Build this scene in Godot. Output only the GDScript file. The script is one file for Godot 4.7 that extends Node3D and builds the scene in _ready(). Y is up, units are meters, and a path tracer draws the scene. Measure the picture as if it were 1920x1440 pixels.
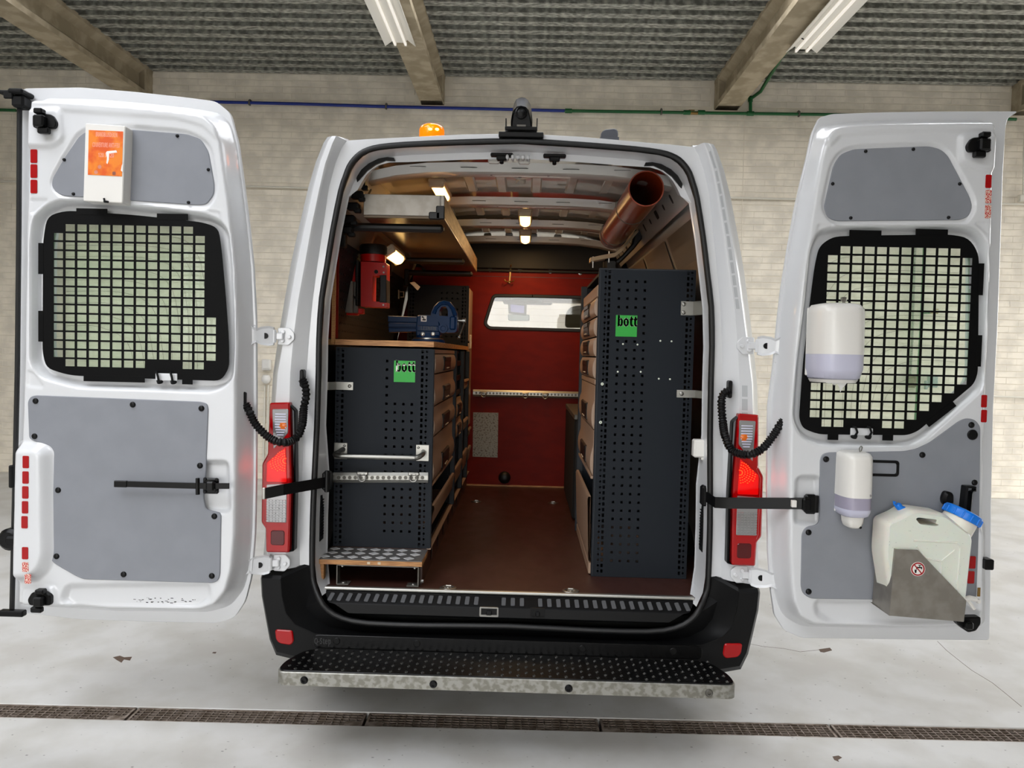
extends Node3D

# ------------------------------------------------------------------ shapes
# Sh collects triangles (counter-clockwise seen from outside) and makes one mesh of them
class Sh:
	var v := PackedVector3Array()
	var crease := 0.0

	func tri(a: Vector3, b: Vector3, c: Vector3) -> void:
		v.push_back(a); v.push_back(b); v.push_back(c)

	func quad(a: Vector3, b: Vector3, c: Vector3, d: Vector3) -> void:
		tri(a, b, c); tri(a, c, d)

	func box(c: Vector3, s: Vector3, bev := 0.0, xf := Transform3D()) -> Sh:
		var h := s / 2.0
		var b: float = min(bev, min(h.x, min(h.y, h.z)) * 0.95)
		var p := []          # 8 corners, three points each (on the x, y and z faces)
		for i in 8:
			var g := Vector3(1 if i & 1 else -1, 1 if i & 2 else -1, 1 if i & 4 else -1)
			var q := []
			for ax in 3:
				var o := h - Vector3(b, b, b)
				o[ax] = h[ax]
				q.append(xf * (c + g * o))
			p.append(q)
		for ax in 3:
			var u := (ax + 1) % 3
			var w := (ax + 2) % 3
			for sg in 2:
				var base := sg << ax
				var a: Vector3 = p[base][ax]
				var bb: Vector3 = p[base | (1 << u)][ax]
				var cc: Vector3 = p[base | (1 << u) | (1 << w)][ax]
				var dd: Vector3 = p[base | (1 << w)][ax]
				if sg: quad(a, bb, cc, dd)
				else: quad(a, dd, cc, bb)
		if b > 0.0:
			for ax in 3:     # edges along ax
				var u := (ax + 1) % 3
				var w := (ax + 2) % 3
				for su in 2:
					for sw in 2:
						var i0 := (su << u) | (sw << w)
						var i1 := i0 | (1 << ax)
						if su == sw: quad(p[i0][u], p[i1][u], p[i1][w], p[i0][w]) if su == 0 else quad(p[i0][u], p[i0][w], p[i1][w], p[i1][u])
						else: quad(p[i0][u], p[i0][w], p[i1][w], p[i1][u]) if su == 0 else quad(p[i0][u], p[i1][u], p[i1][w], p[i0][w])
			for i in 8:
				var par := (i & 1) + ((i >> 1) & 1) + ((i >> 2) & 1)
				if par % 2 == 1: tri(p[i][0], p[i][1], p[i][2])
				else: tri(p[i][0], p[i][2], p[i][1])
		return self

	# polygon in x, y pushed from z0 to z1 (z1 > z0), optional chamfer at the z1 end
	func prism(poly: Array, z0: float, z1: float, bev := 0.0, xf := Transform3D(), back := true) -> Sh:
		var pg := PackedVector2Array(poly)
		var area := 0.0
		for i in pg.size():
			area += pg[i].cross(pg[(i + 1) % pg.size()])
		if area < 0.0: pg.reverse()
		var n := pg.size()
		var top := pg
		if bev > 0.0: top = inset(pg, bev)
		var idx := Geometry2D.triangulate_polygon(top)
		for i in range(0, idx.size(), 3):
			var t := [top[idx[i]], top[idx[i + 1]], top[idx[i + 2]]]
			if (t[1] - t[0]).cross(t[2] - t[0]) < 0.0: t = [t[0], t[2], t[1]]
			tri(xf * Vector3(t[0].x, t[0].y, z1), xf * Vector3(t[1].x, t[1].y, z1), xf * Vector3(t[2].x, t[2].y, z1))
		if back:
			idx = Geometry2D.triangulate_polygon(pg)
			for i in range(0, idx.size(), 3):
				var t := [pg[idx[i]], pg[idx[i + 1]], pg[idx[i + 2]]]
				if (t[1] - t[0]).cross(t[2] - t[0]) > 0.0: t = [t[0], t[2], t[1]]
				tri(xf * Vector3(t[0].x, t[0].y, z0), xf * Vector3(t[1].x, t[1].y, z0), xf * Vector3(t[2].x, t[2].y, z0))
		for i in n:
			var j := (i + 1) % n
			var a := pg[i]
			var b := pg[j]
			quad(xf * Vector3(a.x, a.y, z0), xf * Vector3(b.x, b.y, z0), xf * Vector3(b.x, b.y, z1 - bev), xf * Vector3(a.x, a.y, z1 - bev))
			if bev > 0.0:
				quad(xf * Vector3(a.x, a.y, z1 - bev), xf * Vector3(b.x, b.y, z1 - bev), xf * Vector3(top[j].x, top[j].y, z1), xf * Vector3(top[i].x, top[i].y, z1))
		return self

	static func inset(pg: PackedVector2Array, d: float) -> PackedVector2Array:
		var out := PackedVector2Array()
		var n := pg.size()
		for i in n:
			var a := (pg[i] - pg[(i + n - 1) % n]).normalized()
			var b := (pg[(i + 1) % n] - pg[i]).normalized()
			var na := Vector2(-a.y, a.x)
			var nb := Vector2(-b.y, b.x)
			var m := (na + nb).normalized()
			out.push_back(pg[i] + m * d / maxf(0.35, m.dot(na)))
		return out

	# profile of (radius, height) turned about y
	func lathe(prof: Array, seg := 16, xf := Transform3D()) -> Sh:
		for i in prof.size() - 1:
			var a: Vector2 = prof[i]
			var b: Vector2 = prof[i + 1]
			for k in seg:
				var t0 := TAU * k / seg
				var t1 := TAU * (k + 1) / seg
				var c0 := Vector3(sin(t0), 0, cos(t0))
				var c1 := Vector3(sin(t1), 0, cos(t1))
				var p0 := xf * (c0 * a.x + Vector3(0, a.y, 0))
				var p1 := xf * (c1 * a.x + Vector3(0, a.y, 0))
				var p2 := xf * (c1 * b.x + Vector3(0, b.y, 0))
				var p3 := xf * (c0 * b.x + Vector3(0, b.y, 0))
				if a.x < 1e-6: tri(p0, p2, p3)
				elif b.x < 1e-6: tri(p0, p1, p2)
				else: quad(p0, p1, p2, p3)
		return self

	# a disc or rod along any axis from a to b
	func rod(a: Vector3, b: Vector3, r: float, seg := 12, bev := 0.0) -> Sh:
		var l := a.distance_to(b)
		var xf := Sh.along(a, b)
		return lathe([Vector2(0, 0), Vector2(r, 0), Vector2(r, l - bev), Vector2(r - bev, l), Vector2(0, l)] if bev > 0.0 else [Vector2(0, 0), Vector2(r, 0), Vector2(r, l), Vector2(0, l)], seg, xf)

	static func along(a: Vector3, b: Vector3) -> Transform3D:
		var y := (b - a).normalized()
		var x := y.cross(Vector3(0.31, 0.27, 0.91) if absf(y.z) < 0.8 else Vector3(0, 1, 0)).normalized()
		return Transform3D(Basis(x, y, x.cross(y)), a)

	# round bar through points
	func tube(path: Array, r: float, seg := 10, closed := false, caps := true, flat := Vector2(1, 1)) -> Sh:
		var n := path.size()
		var rings := []
		var up := Vector3.ZERO
		for i in n:
			var t: Vector3
			if closed: t = (path[(i + 1) % n] - path[(i + n - 1) % n]).normalized()
			else: t = (path[mini(i + 1, n - 1)] - path[maxi(i - 1, 0)]).normalized()
			if up == Vector3.ZERO: up = Vector3(0, 0, 1) if absf(t.z) < 0.9 else Vector3(0, 1, 0)
			var s := t.cross(up).normalized()
			up = s.cross(t).normalized()
			var ring := []
			for k in seg:
				var a := TAU * k / seg
				ring.append(path[i] + (s * cos(a) * flat.x + up * sin(a) * flat.y) * r)
			rings.append(ring)
		for i in (n if closed else n - 1):
			var j := (i + 1) % n
			for k in seg:
				var m := (k + 1) % seg
				quad(rings[i][k], rings[i][m], rings[j][m], rings[j][k])
		if caps and not closed:
			for k in range(1, seg - 1):
				tri(rings[0][0], rings[0][k + 1], rings[0][k])
				tri(rings[n - 1][0], rings[n - 1][k], rings[n - 1][k + 1])
		return self

	# quads between rows of points
	func loft(rows: Array, closed := false) -> Sh:
		for i in rows.size() - 1:
			var a: Array = rows[i]
			var b: Array = rows[i + 1]
			for k in (a.size() if closed else a.size() - 1):
				var m := (k + 1) % a.size()
				quad(a[k], a[m], b[m], b[k])
		return self

	# flat plate (x, y) with a convex outline and rectangular openings, thickness z0..z1
	func plate(poly: Array, holes: Array, z0: float, z1: float, xf := Transform3D(), deep := 1.0) -> Sh:
		var ys := []
		for p in poly: ys.append(p.y)
		for h: Rect2 in holes:
			ys.append(h.position.y); ys.append(h.end.y)
		ys.sort()
		var lo := INF
		var hi := -INF
		for p in poly:
			lo = minf(lo, p.y); hi = maxf(hi, p.y)
		var zb := z1 - (z1 - z0) * deep
		for i in ys.size() - 1:
			var a: float = ys[i]
			var b: float = ys[i + 1]
			if b - a < 1e-5 or a < lo - 1e-6 or b > hi + 1e-6: continue
			var mid := (a + b) / 2.0
			var cuts := []
			for h: Rect2 in holes:
				if h.position.y < mid and h.end.y > mid: cuts.append(h)
			cuts.sort_custom(func(p, q): return p.position.x < q.position.x)
			var sa := span(poly, a + 1e-6)
			var sb := span(poly, b - 1e-6)
			var l0 := sa.x
			var l1 := sb.x
			for h in cuts:
				strip(l0, l1, h.position.x, h.position.x, a, b, z0, z1, xf)
				l0 = h.end.x; l1 = l0
			strip(l0, l1, sa.y, sb.y, a, b, z0, z1, xf)
		for h: Rect2 in holes:
			var a := h.position
			var b := h.end
			quad(xf * Vector3(a.x, a.y, zb), xf * Vector3(b.x, a.y, zb), xf * Vector3(b.x, a.y, z1), xf * Vector3(a.x, a.y, z1))
			quad(xf * Vector3(b.x, b.y, zb), xf * Vector3(a.x, b.y, zb), xf * Vector3(a.x, b.y, z1), xf * Vector3(b.x, b.y, z1))
			quad(xf * Vector3(a.x, b.y, zb), xf * Vector3(a.x, a.y, zb), xf * Vector3(a.x, a.y, z1), xf * Vector3(a.x, b.y, z1))
			quad(xf * Vector3(b.x, a.y, zb), xf * Vector3(b.x, b.y, zb), xf * Vector3(b.x, b.y, z1), xf * Vector3(b.x, a.y, z1))
		var n := poly.size()
		for i in n:
			var a: Vector2 = poly[i]
			var b: Vector2 = poly[(i + 1) % n]
			quad(xf * Vector3(a.x, a.y, z0), xf * Vector3(b.x, b.y, z0), xf * Vector3(b.x, b.y, z1), xf * Vector3(a.x, a.y, z1))
		return self

	func strip(l0: float, l1: float, r0: float, r1: float, a: float, b: float, z0: float, z1: float, xf: Transform3D) -> void:
		if r0 - l0 < 1e-5 and r1 - l1 < 1e-5: return
		quad(xf * Vector3(l0, a, z1), xf * Vector3(r0, a, z1), xf * Vector3(r1, b, z1), xf * Vector3(l1, b, z1))
		quad(xf * Vector3(r0, a, z0), xf * Vector3(l0, a, z0), xf * Vector3(l1, b, z0), xf * Vector3(r1, b, z0))

	static func span(poly: Array, y: float) -> Vector2:
		var lo := INF
		var hi := -INF
		for i in poly.size():
			var a: Vector2 = poly[i]
			var b: Vector2 = poly[(i + 1) % poly.size()]
			if (a.y <= y) != (b.y <= y):
				var x := lerpf(a.x, b.x, (y - a.y) / (b.y - a.y))
				lo = minf(lo, x); hi = maxf(hi, x)
		return Vector2(lo, hi)

	func mesh(off := Vector3.ZERO) -> ArrayMesh:
		var n := v.size()
		var nor := PackedVector3Array()
		nor.resize(n)
		var fn := PackedVector3Array()
		fn.resize(n / 3)
		for i in n / 3:
			fn[i] = (v[i * 3 + 1] - v[i * 3]).cross(v[i * 3 + 2] - v[i * 3])
		if crease > 0.0:
			var at := {}
			for i in n:
				var key := Vector3i((v[i] * 20000.0).round())
				if at.has(key): at[key].append(i / 3)
				else: at[key] = [i / 3]
			var lim := cos(deg_to_rad(crease))
			for i in n:
				var f := i / 3
				var d := fn[f].normalized()
				var sum := Vector3.ZERO
				for g in at[Vector3i((v[i] * 20000.0).round())]:
					if fn[g].normalized().dot(d) >= lim: sum += fn[g]
				nor[i] = sum.normalized() if sum.length() > 1e-14 else (d if d != Vector3.ZERO else Vector3.UP)
		else:
			for i in n:
				nor[i] = fn[i / 3].normalized()
				if nor[i] == Vector3.ZERO: nor[i] = Vector3.UP
		var pv := PackedVector3Array()
		pv.resize(n)
		var pn := PackedVector3Array()
		pn.resize(n)
		for i in range(0, n, 3):      # Godot's front faces run clockwise
			pv[i] = v[i] - off; pv[i + 1] = v[i + 2] - off; pv[i + 2] = v[i + 1] - off
			pn[i] = nor[i]; pn[i + 1] = nor[i + 2]; pn[i + 2] = nor[i + 1]
		var arr := []
		arr.resize(Mesh.ARRAY_MAX)
		arr[Mesh.ARRAY_VERTEX] = pv
		arr[Mesh.ARRAY_NORMAL] = pn
		var am := ArrayMesh.new()
		am.add_surface_from_arrays(Mesh.PRIMITIVE_TRIANGLES, arr)
		return am

	func base() -> Vector3:
		var lo := v[0]
		var hi := v[0]
		for p in v:
			lo = lo.min(p); hi = hi.max(p)
		return Vector3((lo.x + hi.x) / 2.0, lo.y, (lo.z + hi.z) / 2.0)

# ------------------------------------------------------------------ the scene tree
var taken := {}
var M := {}

func sh(crease := 0.0) -> Sh:
	var s := Sh.new()
	s.crease = crease
	return s

func numbered(called: String) -> String:
	var k: int = taken.get(called, 0)
	taken[called] = k + 1
	return called if k == 0 else "%s_%03d" % [called, k]

# one named mesh under its thing or part; parts of one thing may share a name
func part(called: String, s: Sh, m: Material, parent: Node3D, label := "") -> MeshInstance3D:
	return put(called, s.mesh(world_of(parent)), m, parent, label)

func put(called: String, mesh: Mesh, m: Material, parent: Node3D, label := "", at := Vector3.ZERO) -> MeshInstance3D:
	var o := MeshInstance3D.new()
	o.name = called
	o.mesh = mesh
	o.material_override = m
	o.position = at
	if label: o.set_meta("label", label)
	parent.add_child(o, true)
	return o

func world_of(n: Node3D) -> Vector3:
	var p := Vector3.ZERO
	var q: Node = n
	while q is Node3D and q != self:
		p += q.position
		q = q.get_parent()
	return p

# a thing made of parts: a Node3D at its base
func thing(called: String, label: String, category: String, at := Vector3.ZERO, group := "") -> Node3D:
	var o := Node3D.new()
	o.name = numbered(called)
	o.position = at
	add_child(o)
	return tag(o, label, category, group)

# a thing that is one mesh
func single(called: String, s: Sh, m: Material, label: String, category: String, group := "") -> MeshInstance3D:
	var o := MeshInstance3D.new()
	o.name = numbered(called)
	var b := s.base()
	o.mesh = s.mesh(b)
	o.material_override = m
	o.position = b
	add_child(o)
	tag(o, label, category, group)
	return o

func tag(o: Node3D, label: String, category: String, group := "") -> Node3D:
	o.set_meta("label", label)
	o.set_meta("category", category)
	if group: o.set_meta("group", group)
	return o

func struct(called: String, s: Sh, m: Material, label := "", category := "") -> MeshInstance3D:
	var o := MeshInstance3D.new()
	o.name = numbered(called)
	o.mesh = s.mesh()
	o.material_override = m
	add_child(o)
	o.set_meta("kind", "structure")
	if label: o.set_meta("label", label)
	if category: o.set_meta("category", category)
	return o

func stuff(o: Node3D) -> Node3D:
	o.set_meta("kind", "stuff")
	return o

func text_on(called: String, words: String, size: float, m: Material, parent: Node3D, xf: Transform3D, bold := false, depth := 0.0015, width := 0.0) -> MeshInstance3D:
	var t := TextMesh.new()
	var f := SystemFont.new()
	f.font_names = PackedStringArray(["Droid Sans"])
	if bold: f.font_weight = 800
	t.font = f
	t.text = words
	t.font_size = 32
	t.pixel_size = size / 32.0
	t.depth = depth
	t.curve_step = 2.0
	var o := put(called, t, m, parent)
	var sx := 1.0
	if width > 0.0:
		sx = width / maxf(0.001, t.get_aabb().size.x)
	o.transform = Transform3D(xf.basis.scaled_local(Vector3(sx, 1, 1)), xf.origin - world_of(parent))
	return o

# rounded rectangle / rounded polygon outlines
func rrect(c: Vector2, w: float, h: float, r: float, seg := 4) -> Array:
	var out := []
	for q in 4:
		var cc := c + Vector2((w / 2 - r) * (1 if q in [0, 3] else -1), (h / 2 - r) * (1 if q < 2 else -1))
		for k in seg + 1:
			var a := PI / 2 * (q + float(k) / seg)
			out.append(cc + Vector2(cos(a), sin(a)) * r)
	return out

func rounded(poly: Array, r: float, seg := 4) -> Array:
	var out := []
	var n := poly.size()
	for i in n:
		var p: Vector2 = poly[i]
		var a: Vector2 = poly[(i + n - 1) % n] - p
		var b: Vector2 = poly[(i + 1) % n] - p
		var d := minf(r, minf(a.length(), b.length()) * 0.45)
		var s := p + a.normalized() * d
		var e := p + b.normalized() * d
		for k in seg + 1:
			var t := float(k) / seg
			out.append(s.lerp(p, t).lerp(p.lerp(e, t), t))
	return out

func circle(c: Vector2, r: float, seg := 16) -> Array:
	var out := []
	for k in seg:
		out.append(c + Vector2(cos(TAU * k / seg), sin(TAU * k / seg)) * r)
	return out

func smooth_path(pts: Array, per := 6, closed := false) -> Array:
	var out := []
	var n := pts.size()
	for i in (n if closed else n - 1):
		var p0 = pts[(i + n - 1) % n] if closed else pts[maxi(i - 1, 0)]
		var p1 = pts[i]
		var p2 = pts[(i + 1) % n]
		var p3 = pts[(i + 2) % n] if closed else pts[mini(i + 2, n - 1)]
		for k in per:
			var t := float(k) / per
			out.append(p1.cubic_interpolate(p2, p0, p3, t))
	if not closed: out.append(pts[n - 1])
	return out

# ring of polygon (outer with one opening) as one outline, joined by a hair-thin bridge
func keyhole(outer: Array, hole: Array) -> Array:
	var o := PackedVector2Array(outer)
	var h := PackedVector2Array(hole)
	if Geometry2D.is_polygon_clockwise(o): o.reverse()
	if not Geometry2D.is_polygon_clockwise(h): h.reverse()
	var best := INF
	var bi := 0
	var bj := 0
	for i in o.size():
		for j in h.size():
			if o[i].distance_squared_to(h[j]) < best:
				best = o[i].distance_squared_to(h[j]); bi = i; bj = j
	var e := (h[bj] - o[bi]).orthogonal().normalized() * 0.00005
	var out := []
	for k in o.size() + 1:
		var p := o[(bi + k) % o.size()]
		if k == 0: p += e
		if k == o.size(): p -= e
		out.append(p)
	for k in h.size() + 1:
		var p := h[(bj + k) % h.size()]
		if k == 0: p -= e
		if k == h.size(): p += e
		out.append(p)
	return out

# ------------------------------------------------------------------ materials
func noise_tex(seed_: int, freq: float, a: Color, b: Color, oct := 4, size := 512, lo := 0.3, hi := 0.7, kind := FastNoiseLite.TYPE_SIMPLEX_SMOOTH) -> NoiseTexture2D:
	var n := FastNoiseLite.new()
	n.seed = seed_
	n.noise_type = kind
	n.frequency = freq
	n.fractal_octaves = oct
	var t := NoiseTexture2D.new()
	t.width = size
	t.height = size
	t.seamless = true
	t.noise = n
	var g := Gradient.new()
	g.set_color(0, a)
	g.set_color(1, b)
	g.set_offset(0, lo)
	g.set_offset(1, hi)
	t.color_ramp = g
	return t

func mat(called: String, c: Color, rough := 0.5, metal := 0.0, spec := 0.5) -> StandardMaterial3D:
	var m := StandardMaterial3D.new()
	m.resource_name = called
	m.albedo_color = c
	m.roughness = rough
	m.metallic = metal
	m.metallic_specular = spec
	M[called] = m
	return m

func tri_tex(m: StandardMaterial3D, t: Texture2D, scale: Vector3, world := true) -> StandardMaterial3D:
	m.albedo_texture = t
	m.uv1_triplanar = true
	m.uv1_world_triplanar = world
	m.uv1_scale = scale
	return m

func glow(m: StandardMaterial3D, c: Color, e: float) -> StandardMaterial3D:
	m.emission_enabled = true
	m.emission = c
	m.emission_energy_multiplier = e
	return m

# ------------------------------------------------------------------ scene
func _ready() -> void:
	# camera: 26 mm equivalent phone lens, 3.2 m behind the van, slightly rolled
	var cam := Camera3D.new()
	cam.name = "camera"
	cam.fov = 53.05
	cam.near = 0.05
	cam.position = Vector3(0.05, 1.545, 3.18)
	cam.basis = Basis(Vector3.UP, deg_to_rad(1.03)) * Basis(Vector3.RIGHT, deg_to_rad(-2.19)) * Basis(Vector3.BACK, 0.0235)
	add_child(cam)
	cam.current = true
	# bright overcast daylight that enters through the open hall doors
	var we := WorldEnvironment.new()
	we.name = "world"
	var e := Environment.new()
	var sky := ProceduralSkyMaterial.new()
	sky.sky_top_color = Color(0.90, 0.91, 0.93)
	sky.sky_horizon_color = Color(0.97, 0.96, 0.935)
	sky.ground_bottom_color = Color(0.42, 0.40, 0.37)
	sky.ground_horizon_color = Color(0.62, 0.61, 0.59)
	sky.sky_energy_multiplier = 1.0
	sky.sun_angle_max = 0.0
	e.background_mode = Environment.BG_SKY
	e.sky = Sky.new()
	e.sky.sky_material = sky
	e.background_energy_multiplier = 7.2
	e.tonemap_mode = Environment.TONE_MAPPER_LINEAR
	e.tonemap_exposure = 1.0
	e.sdfgi_enabled = true
	e.ssao_enabled = true
	e.ssil_enabled = true
	we.environment = e
	add_child(we)
	make_materials()
	hall()
	van()
	doors()
	fittings()
	bay()
	cabinets()

func make_materials() -> void:
	var m: StandardMaterial3D
	m = mat("painted brick", Color(0.95, 0.915, 0.85), 0.7, 0.0, 0.3)
	tri_tex(m, noise_tex(3, 0.012, Color(0.92, 0.92, 0.92), Color(1, 1, 1), 5), Vector3(0.5, 0.5, 0.5))
	m = mat("painted joint", Color(0.91, 0.875, 0.81), 0.85, 0.0, 0.2)
	m = mat("floor paint", Color(0.80, 0.795, 0.785), 0.42, 0.0, 0.4)
	tri_tex(m, noise_tex(11, 0.006, Color(0.93, 0.925, 0.91), Color(1, 1, 1), 6, 1024, 0.25, 0.7), Vector3(0.33, 0.33, 0.33))
	m.roughness_texture = noise_tex(12, 0.008, Color(0.75, 0.75, 0.75), Color(1, 1, 1), 5)
	m.detail_enabled = true
	m.detail_albedo = speckle(7, 700, Color(0.2, 0.19, 0.18, 0.75), 1024, 1)
	m.detail_blend_mode = BaseMaterial3D.BLEND_MODE_MIX
	m.detail_uv_layer = BaseMaterial3D.DETAIL_UV_1
	m = mat("wall paint", Color(0.86, 0.84, 0.79), 0.75, 0.0, 0.3)
	m = mat("yard asphalt", Color(0.42, 0.41, 0.40), 0.9, 0.0, 0.2)
	m = mat("deck steel", Color(0.74, 0.74, 0.71), 0.6, 0.1, 0.4)
	tri_tex(m, noise_tex(21, 0.03, Color(0.62, 0.62, 0.61), Color(1, 1, 0.99), 4, 512, 0.25, 0.75), Vector3(0.7, 0.7, 1.6))
	m = mat("beam concrete", Color(0.70, 0.65, 0.56), 0.85, 0.0, 0.25)
	tri_tex(m, noise_tex(31, 0.01, Color(0.88, 0.875, 0.86), Color(1, 1, 1), 5), Vector3(0.8, 0.8, 0.8))
	mat("blue pipe", Color(0.04, 0.16, 0.52), 0.4)
	mat("green pipe", Color(0.06, 0.36, 0.17), 0.4)
	mat("brass", Color(0.62, 0.50, 0.30), 0.35, 0.9)
	mat("lamp white", Color(0.93, 0.92, 0.89), 0.4)
	glow(mat("tube glass", Color(0.95, 0.94, 0.92), 0.2), Color(1.0, 0.97, 0.92), 0.45)
	m = mat("galvanised", Color(0.60, 0.595, 0.57), 0.42, 0.6)
	tri_tex(m, noise_tex(41, 0.045, Color(0.82, 0.815, 0.79), Color(1, 1, 1), 3, 512, 0.38, 0.62), Vector3(1.3, 1.3, 1.3))
	m = mat("grate steel", Color(0.56, 0.51, 0.47), 0.6, 0.2)
	tri_tex(m, noise_tex(43, 0.02, Color(0.75, 0.72, 0.68), Color(1, 1, 1), 4), Vector3(2, 2, 2))
	mat("drain dirt", Color(0.24, 0.21, 0.185), 0.95)
	# van
	m = mat("van white", Color(0.82, 0.825, 0.835), 0.32, 0.0, 0.5)
	m.clearcoat_enabled = true
	m.clearcoat = 0.6
	m.clearcoat_roughness = 0.08
	m = mat("inner white", Color(0.80, 0.79, 0.76), 0.22, 0.0, 0.5)
	m.clearcoat_enabled = true
	m.clearcoat = 0.6
	m.clearcoat_roughness = 0.1
	mat("rubber", Color(0.025, 0.025, 0.028), 0.5)
	m = mat("bumper plastic", Color(0.036, 0.037, 0.041), 0.5, 0.0, 0.32)
	m = mat("black plastic", Color(0.022, 0.022, 0.024), 0.42, 0.0, 0.35)
	mat("black steel", Color(0.016, 0.016, 0.018), 0.33, 0.0, 0.35)
	mat("grille black", Color(0.016, 0.016, 0.018), 0.6, 0.0, 0.25)
	m = mat("window glass", Color(0.80, 0.96, 0.77, 0.22), 0.03, 0.0, 0.25)
	m.transparency = BaseMaterial3D.TRANSPARENCY_ALPHA
	m = mat("windshield glass", Color(0.80, 0.92, 0.74, 0.06), 0.03)
	m.transparency = BaseMaterial3D.TRANSPARENCY_ALPHA
	m = mat("clear glass", Color(0.8, 0.85, 0.8, 0.03), 0.03)
	m.transparency = BaseMaterial3D.TRANSPARENCY_ALPHA
	mat("heating wire", Color(0.16, 0.17, 0.15), 0.6)
	m = mat("panel grey", Color(0.525, 0.535, 0.56), 0.62, 0.0, 0.3)
	tri_tex(m, noise_tex(51, 0.02, Color(0.98, 0.98, 0.98), Color(1, 1, 1), 3), Vector3(0.6, 0.6, 0.6))
	mat("reflector red", Color(0.62, 0.01, 0.03), 0.25)
	m = mat("worn reflector", Color(1, 1, 1), 0.5)
	tri_tex(m, noise_tex(55, 0.05, Color(0.74, 0.05, 0.05), Color(0.86, 0.82, 0.76), 3, 256, 0.46, 0.54), Vector3(14, 14, 14))
	m = mat("lamp red", Color(0.62, 0.01, 0.025), 0.12)
	mat("lamp clear", Color(0.62, 0.62, 0.62), 0.08, 0.5)
	mat("lamp amber", Color(0.85, 0.42, 0.12), 0.2)
	m = glow(mat("brake glow", Color(0.75, 0.01, 0.02), 0.15), Color(1.0, 0.03, 0.015), 0.32)
	m = glow(mat("brake spot", Color(1.0, 0.2, 0.1), 0.2), Color(1.0, 0.25, 0.06), 2.2)
	m = glow(mat("beacon glow", Color(1.0, 0.50, 0.03), 0.08), Color(1.0, 0.50, 0.02), 0.45)
	m = glow(mat("beacon filament", Color(1.0, 0.8, 0.4), 0.3), Color(1.0, 0.75, 0.3), 9.0)
	m = glow(mat("warm lamp", Color(1.0, 0.92, 0.75), 0.3), Color(1.0, 0.80, 0.48), 7.0)
	mat("lamp housing", Color(0.78, 0.72, 0.62), 0.4)
	# inside
	m = mat("roof gloss", Color(0.78, 0.77, 0.75), 0.10, 0.0, 0.9)
	m.clearcoat_enabled = true
	m.clearcoat = 1.0
	m.clearcoat_roughness = 0.05
	m = mat("partition board", Color(0.44, 0.085, 0.03), 0.45, 0.0, 0.22)
	tri_tex(m, noise_tex(61, 0.01, Color(0.92, 0.90, 0.90), Color(1, 1, 1), 5, 512), Vector3(0.8, 2.0, 0.8))
	m = mat("floor board", Color(0.26, 0.155, 0.130), 0.38, 0.0, 0.45)
	tri_tex(m, noise_tex(63, 0.02, Color(0.93, 0.92, 0.92), Color(1, 1, 1), 5, 512), Vector3(1.2, 1.2, 0.7))
	m.roughness_texture = noise_tex(64, 0.012, Color(0.88, 0.88, 0.88), Color(1, 1, 1), 5)
	mat("base board", Color(0.26, 0.16, 0.125), 0.4)
	m = mat("cabinet steel", Color(0.108, 0.125, 0.148), 0.55, 0.0, 0.28)
	m = mat("cabinet edge", Color(0.15, 0.165, 0.185), 0.5, 0.0, 0.4)
	mat("drawer beige", Color(0.60, 0.50, 0.42), 0.42)
	mat("drawer handle", Color(0.10, 0.065, 0.05), 0.4)
	mat("side board", Color(0.46, 0.42, 0.37), 0.5)
	m = mat("ply edge", Color(0.80, 0.59, 0.37), 0.55)
	tri_tex(m, noise_tex(71, 0.03, Color(0.66, 0.60, 0.55), Color(1, 1, 1), 3, 256, 0.35, 0.65), Vector3(1.0, 60.0, 1.0))
	m = mat("ply face", Color(0.40, 0.325, 0.23), 0.25)
	m = mat("plank wood", Color(0.58, 0.47, 0.36), 0.5)
	tri_tex(m, noise_tex(72, 0.02, Color(0.82, 0.80, 0.78), Color(1, 1, 1), 4, 256), Vector3(1, 6, 1))
	m = mat("alu", Color(0.66, 0.655, 0.63), 0.36, 0.85)
	m = mat("alu sheet", Color(0.60, 0.58, 0.55), 0.42, 0.7)
	tri_tex(m, noise_tex(73, 0.02, Color(0.92, 0.915, 0.91), Color(1, 1, 1), 5, 512), Vector3(1.2, 1.2, 1.2))
	mat("steel", Color(0.60, 0.595, 0.575), 0.3, 0.95)
	mat("zinc dull", Color(0.40, 0.39, 0.365), 0.5, 0.6)
	m = mat("worn plate", Color(0.54, 0.52, 0.48), 0.5, 0.35)
	tri_tex(m, noise_tex(75, 0.03, Color(0.62, 0.55, 0.47), Color(1, 1, 1), 5, 512, 0.2, 0.42), Vector3(4, 4, 4))
	mat("zinc stud", Color(0.36, 0.36, 0.355), 0.25, 0.7)
	mat("step tread", Color(0.012, 0.012, 0.014), 0.25, 0.0, 0.45)
	m = mat("checker plate", Color(0.38, 0.37, 0.36), 0.5, 0.25)
	mat("checker lug", Color(0.88, 0.88, 0.88), 0.3, 0.3)
	mat("grip grey", Color(0.30, 0.305, 0.315), 0.75)
	m = mat("vise blue", Color(0.02, 0.17, 0.33), 0.42, 0.0, 0.3)
	mat("torch red", Color(0.78, 0.035, 0.02), 0.4)
	mat("charger grey", Color(0.50, 0.50, 0.49), 0.5)
	m = mat("orange tube", Color(0.47, 0.165, 0.055), 0.28)
	mat("logo green", Color(0.10, 0.62, 0.19), 0.45)
	mat("logo white", Color(0.86, 0.88, 0.82), 0.5)
	mat("white plastic", Color(0.88, 0.87, 0.85), 0.28)
	mat("paper", Color(0.93, 0.93, 0.92), 0.9)
	m = mat("smoke plastic", Color(0.76, 0.76, 0.83), 0.18)
	mat("smoke dark", Color(0.62, 0.60, 0.67), 0.25)
	m = mat("can plastic", Color(0.90, 0.885, 0.84), 0.35)
	m.subsurf_scatter_enabled = true
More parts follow.
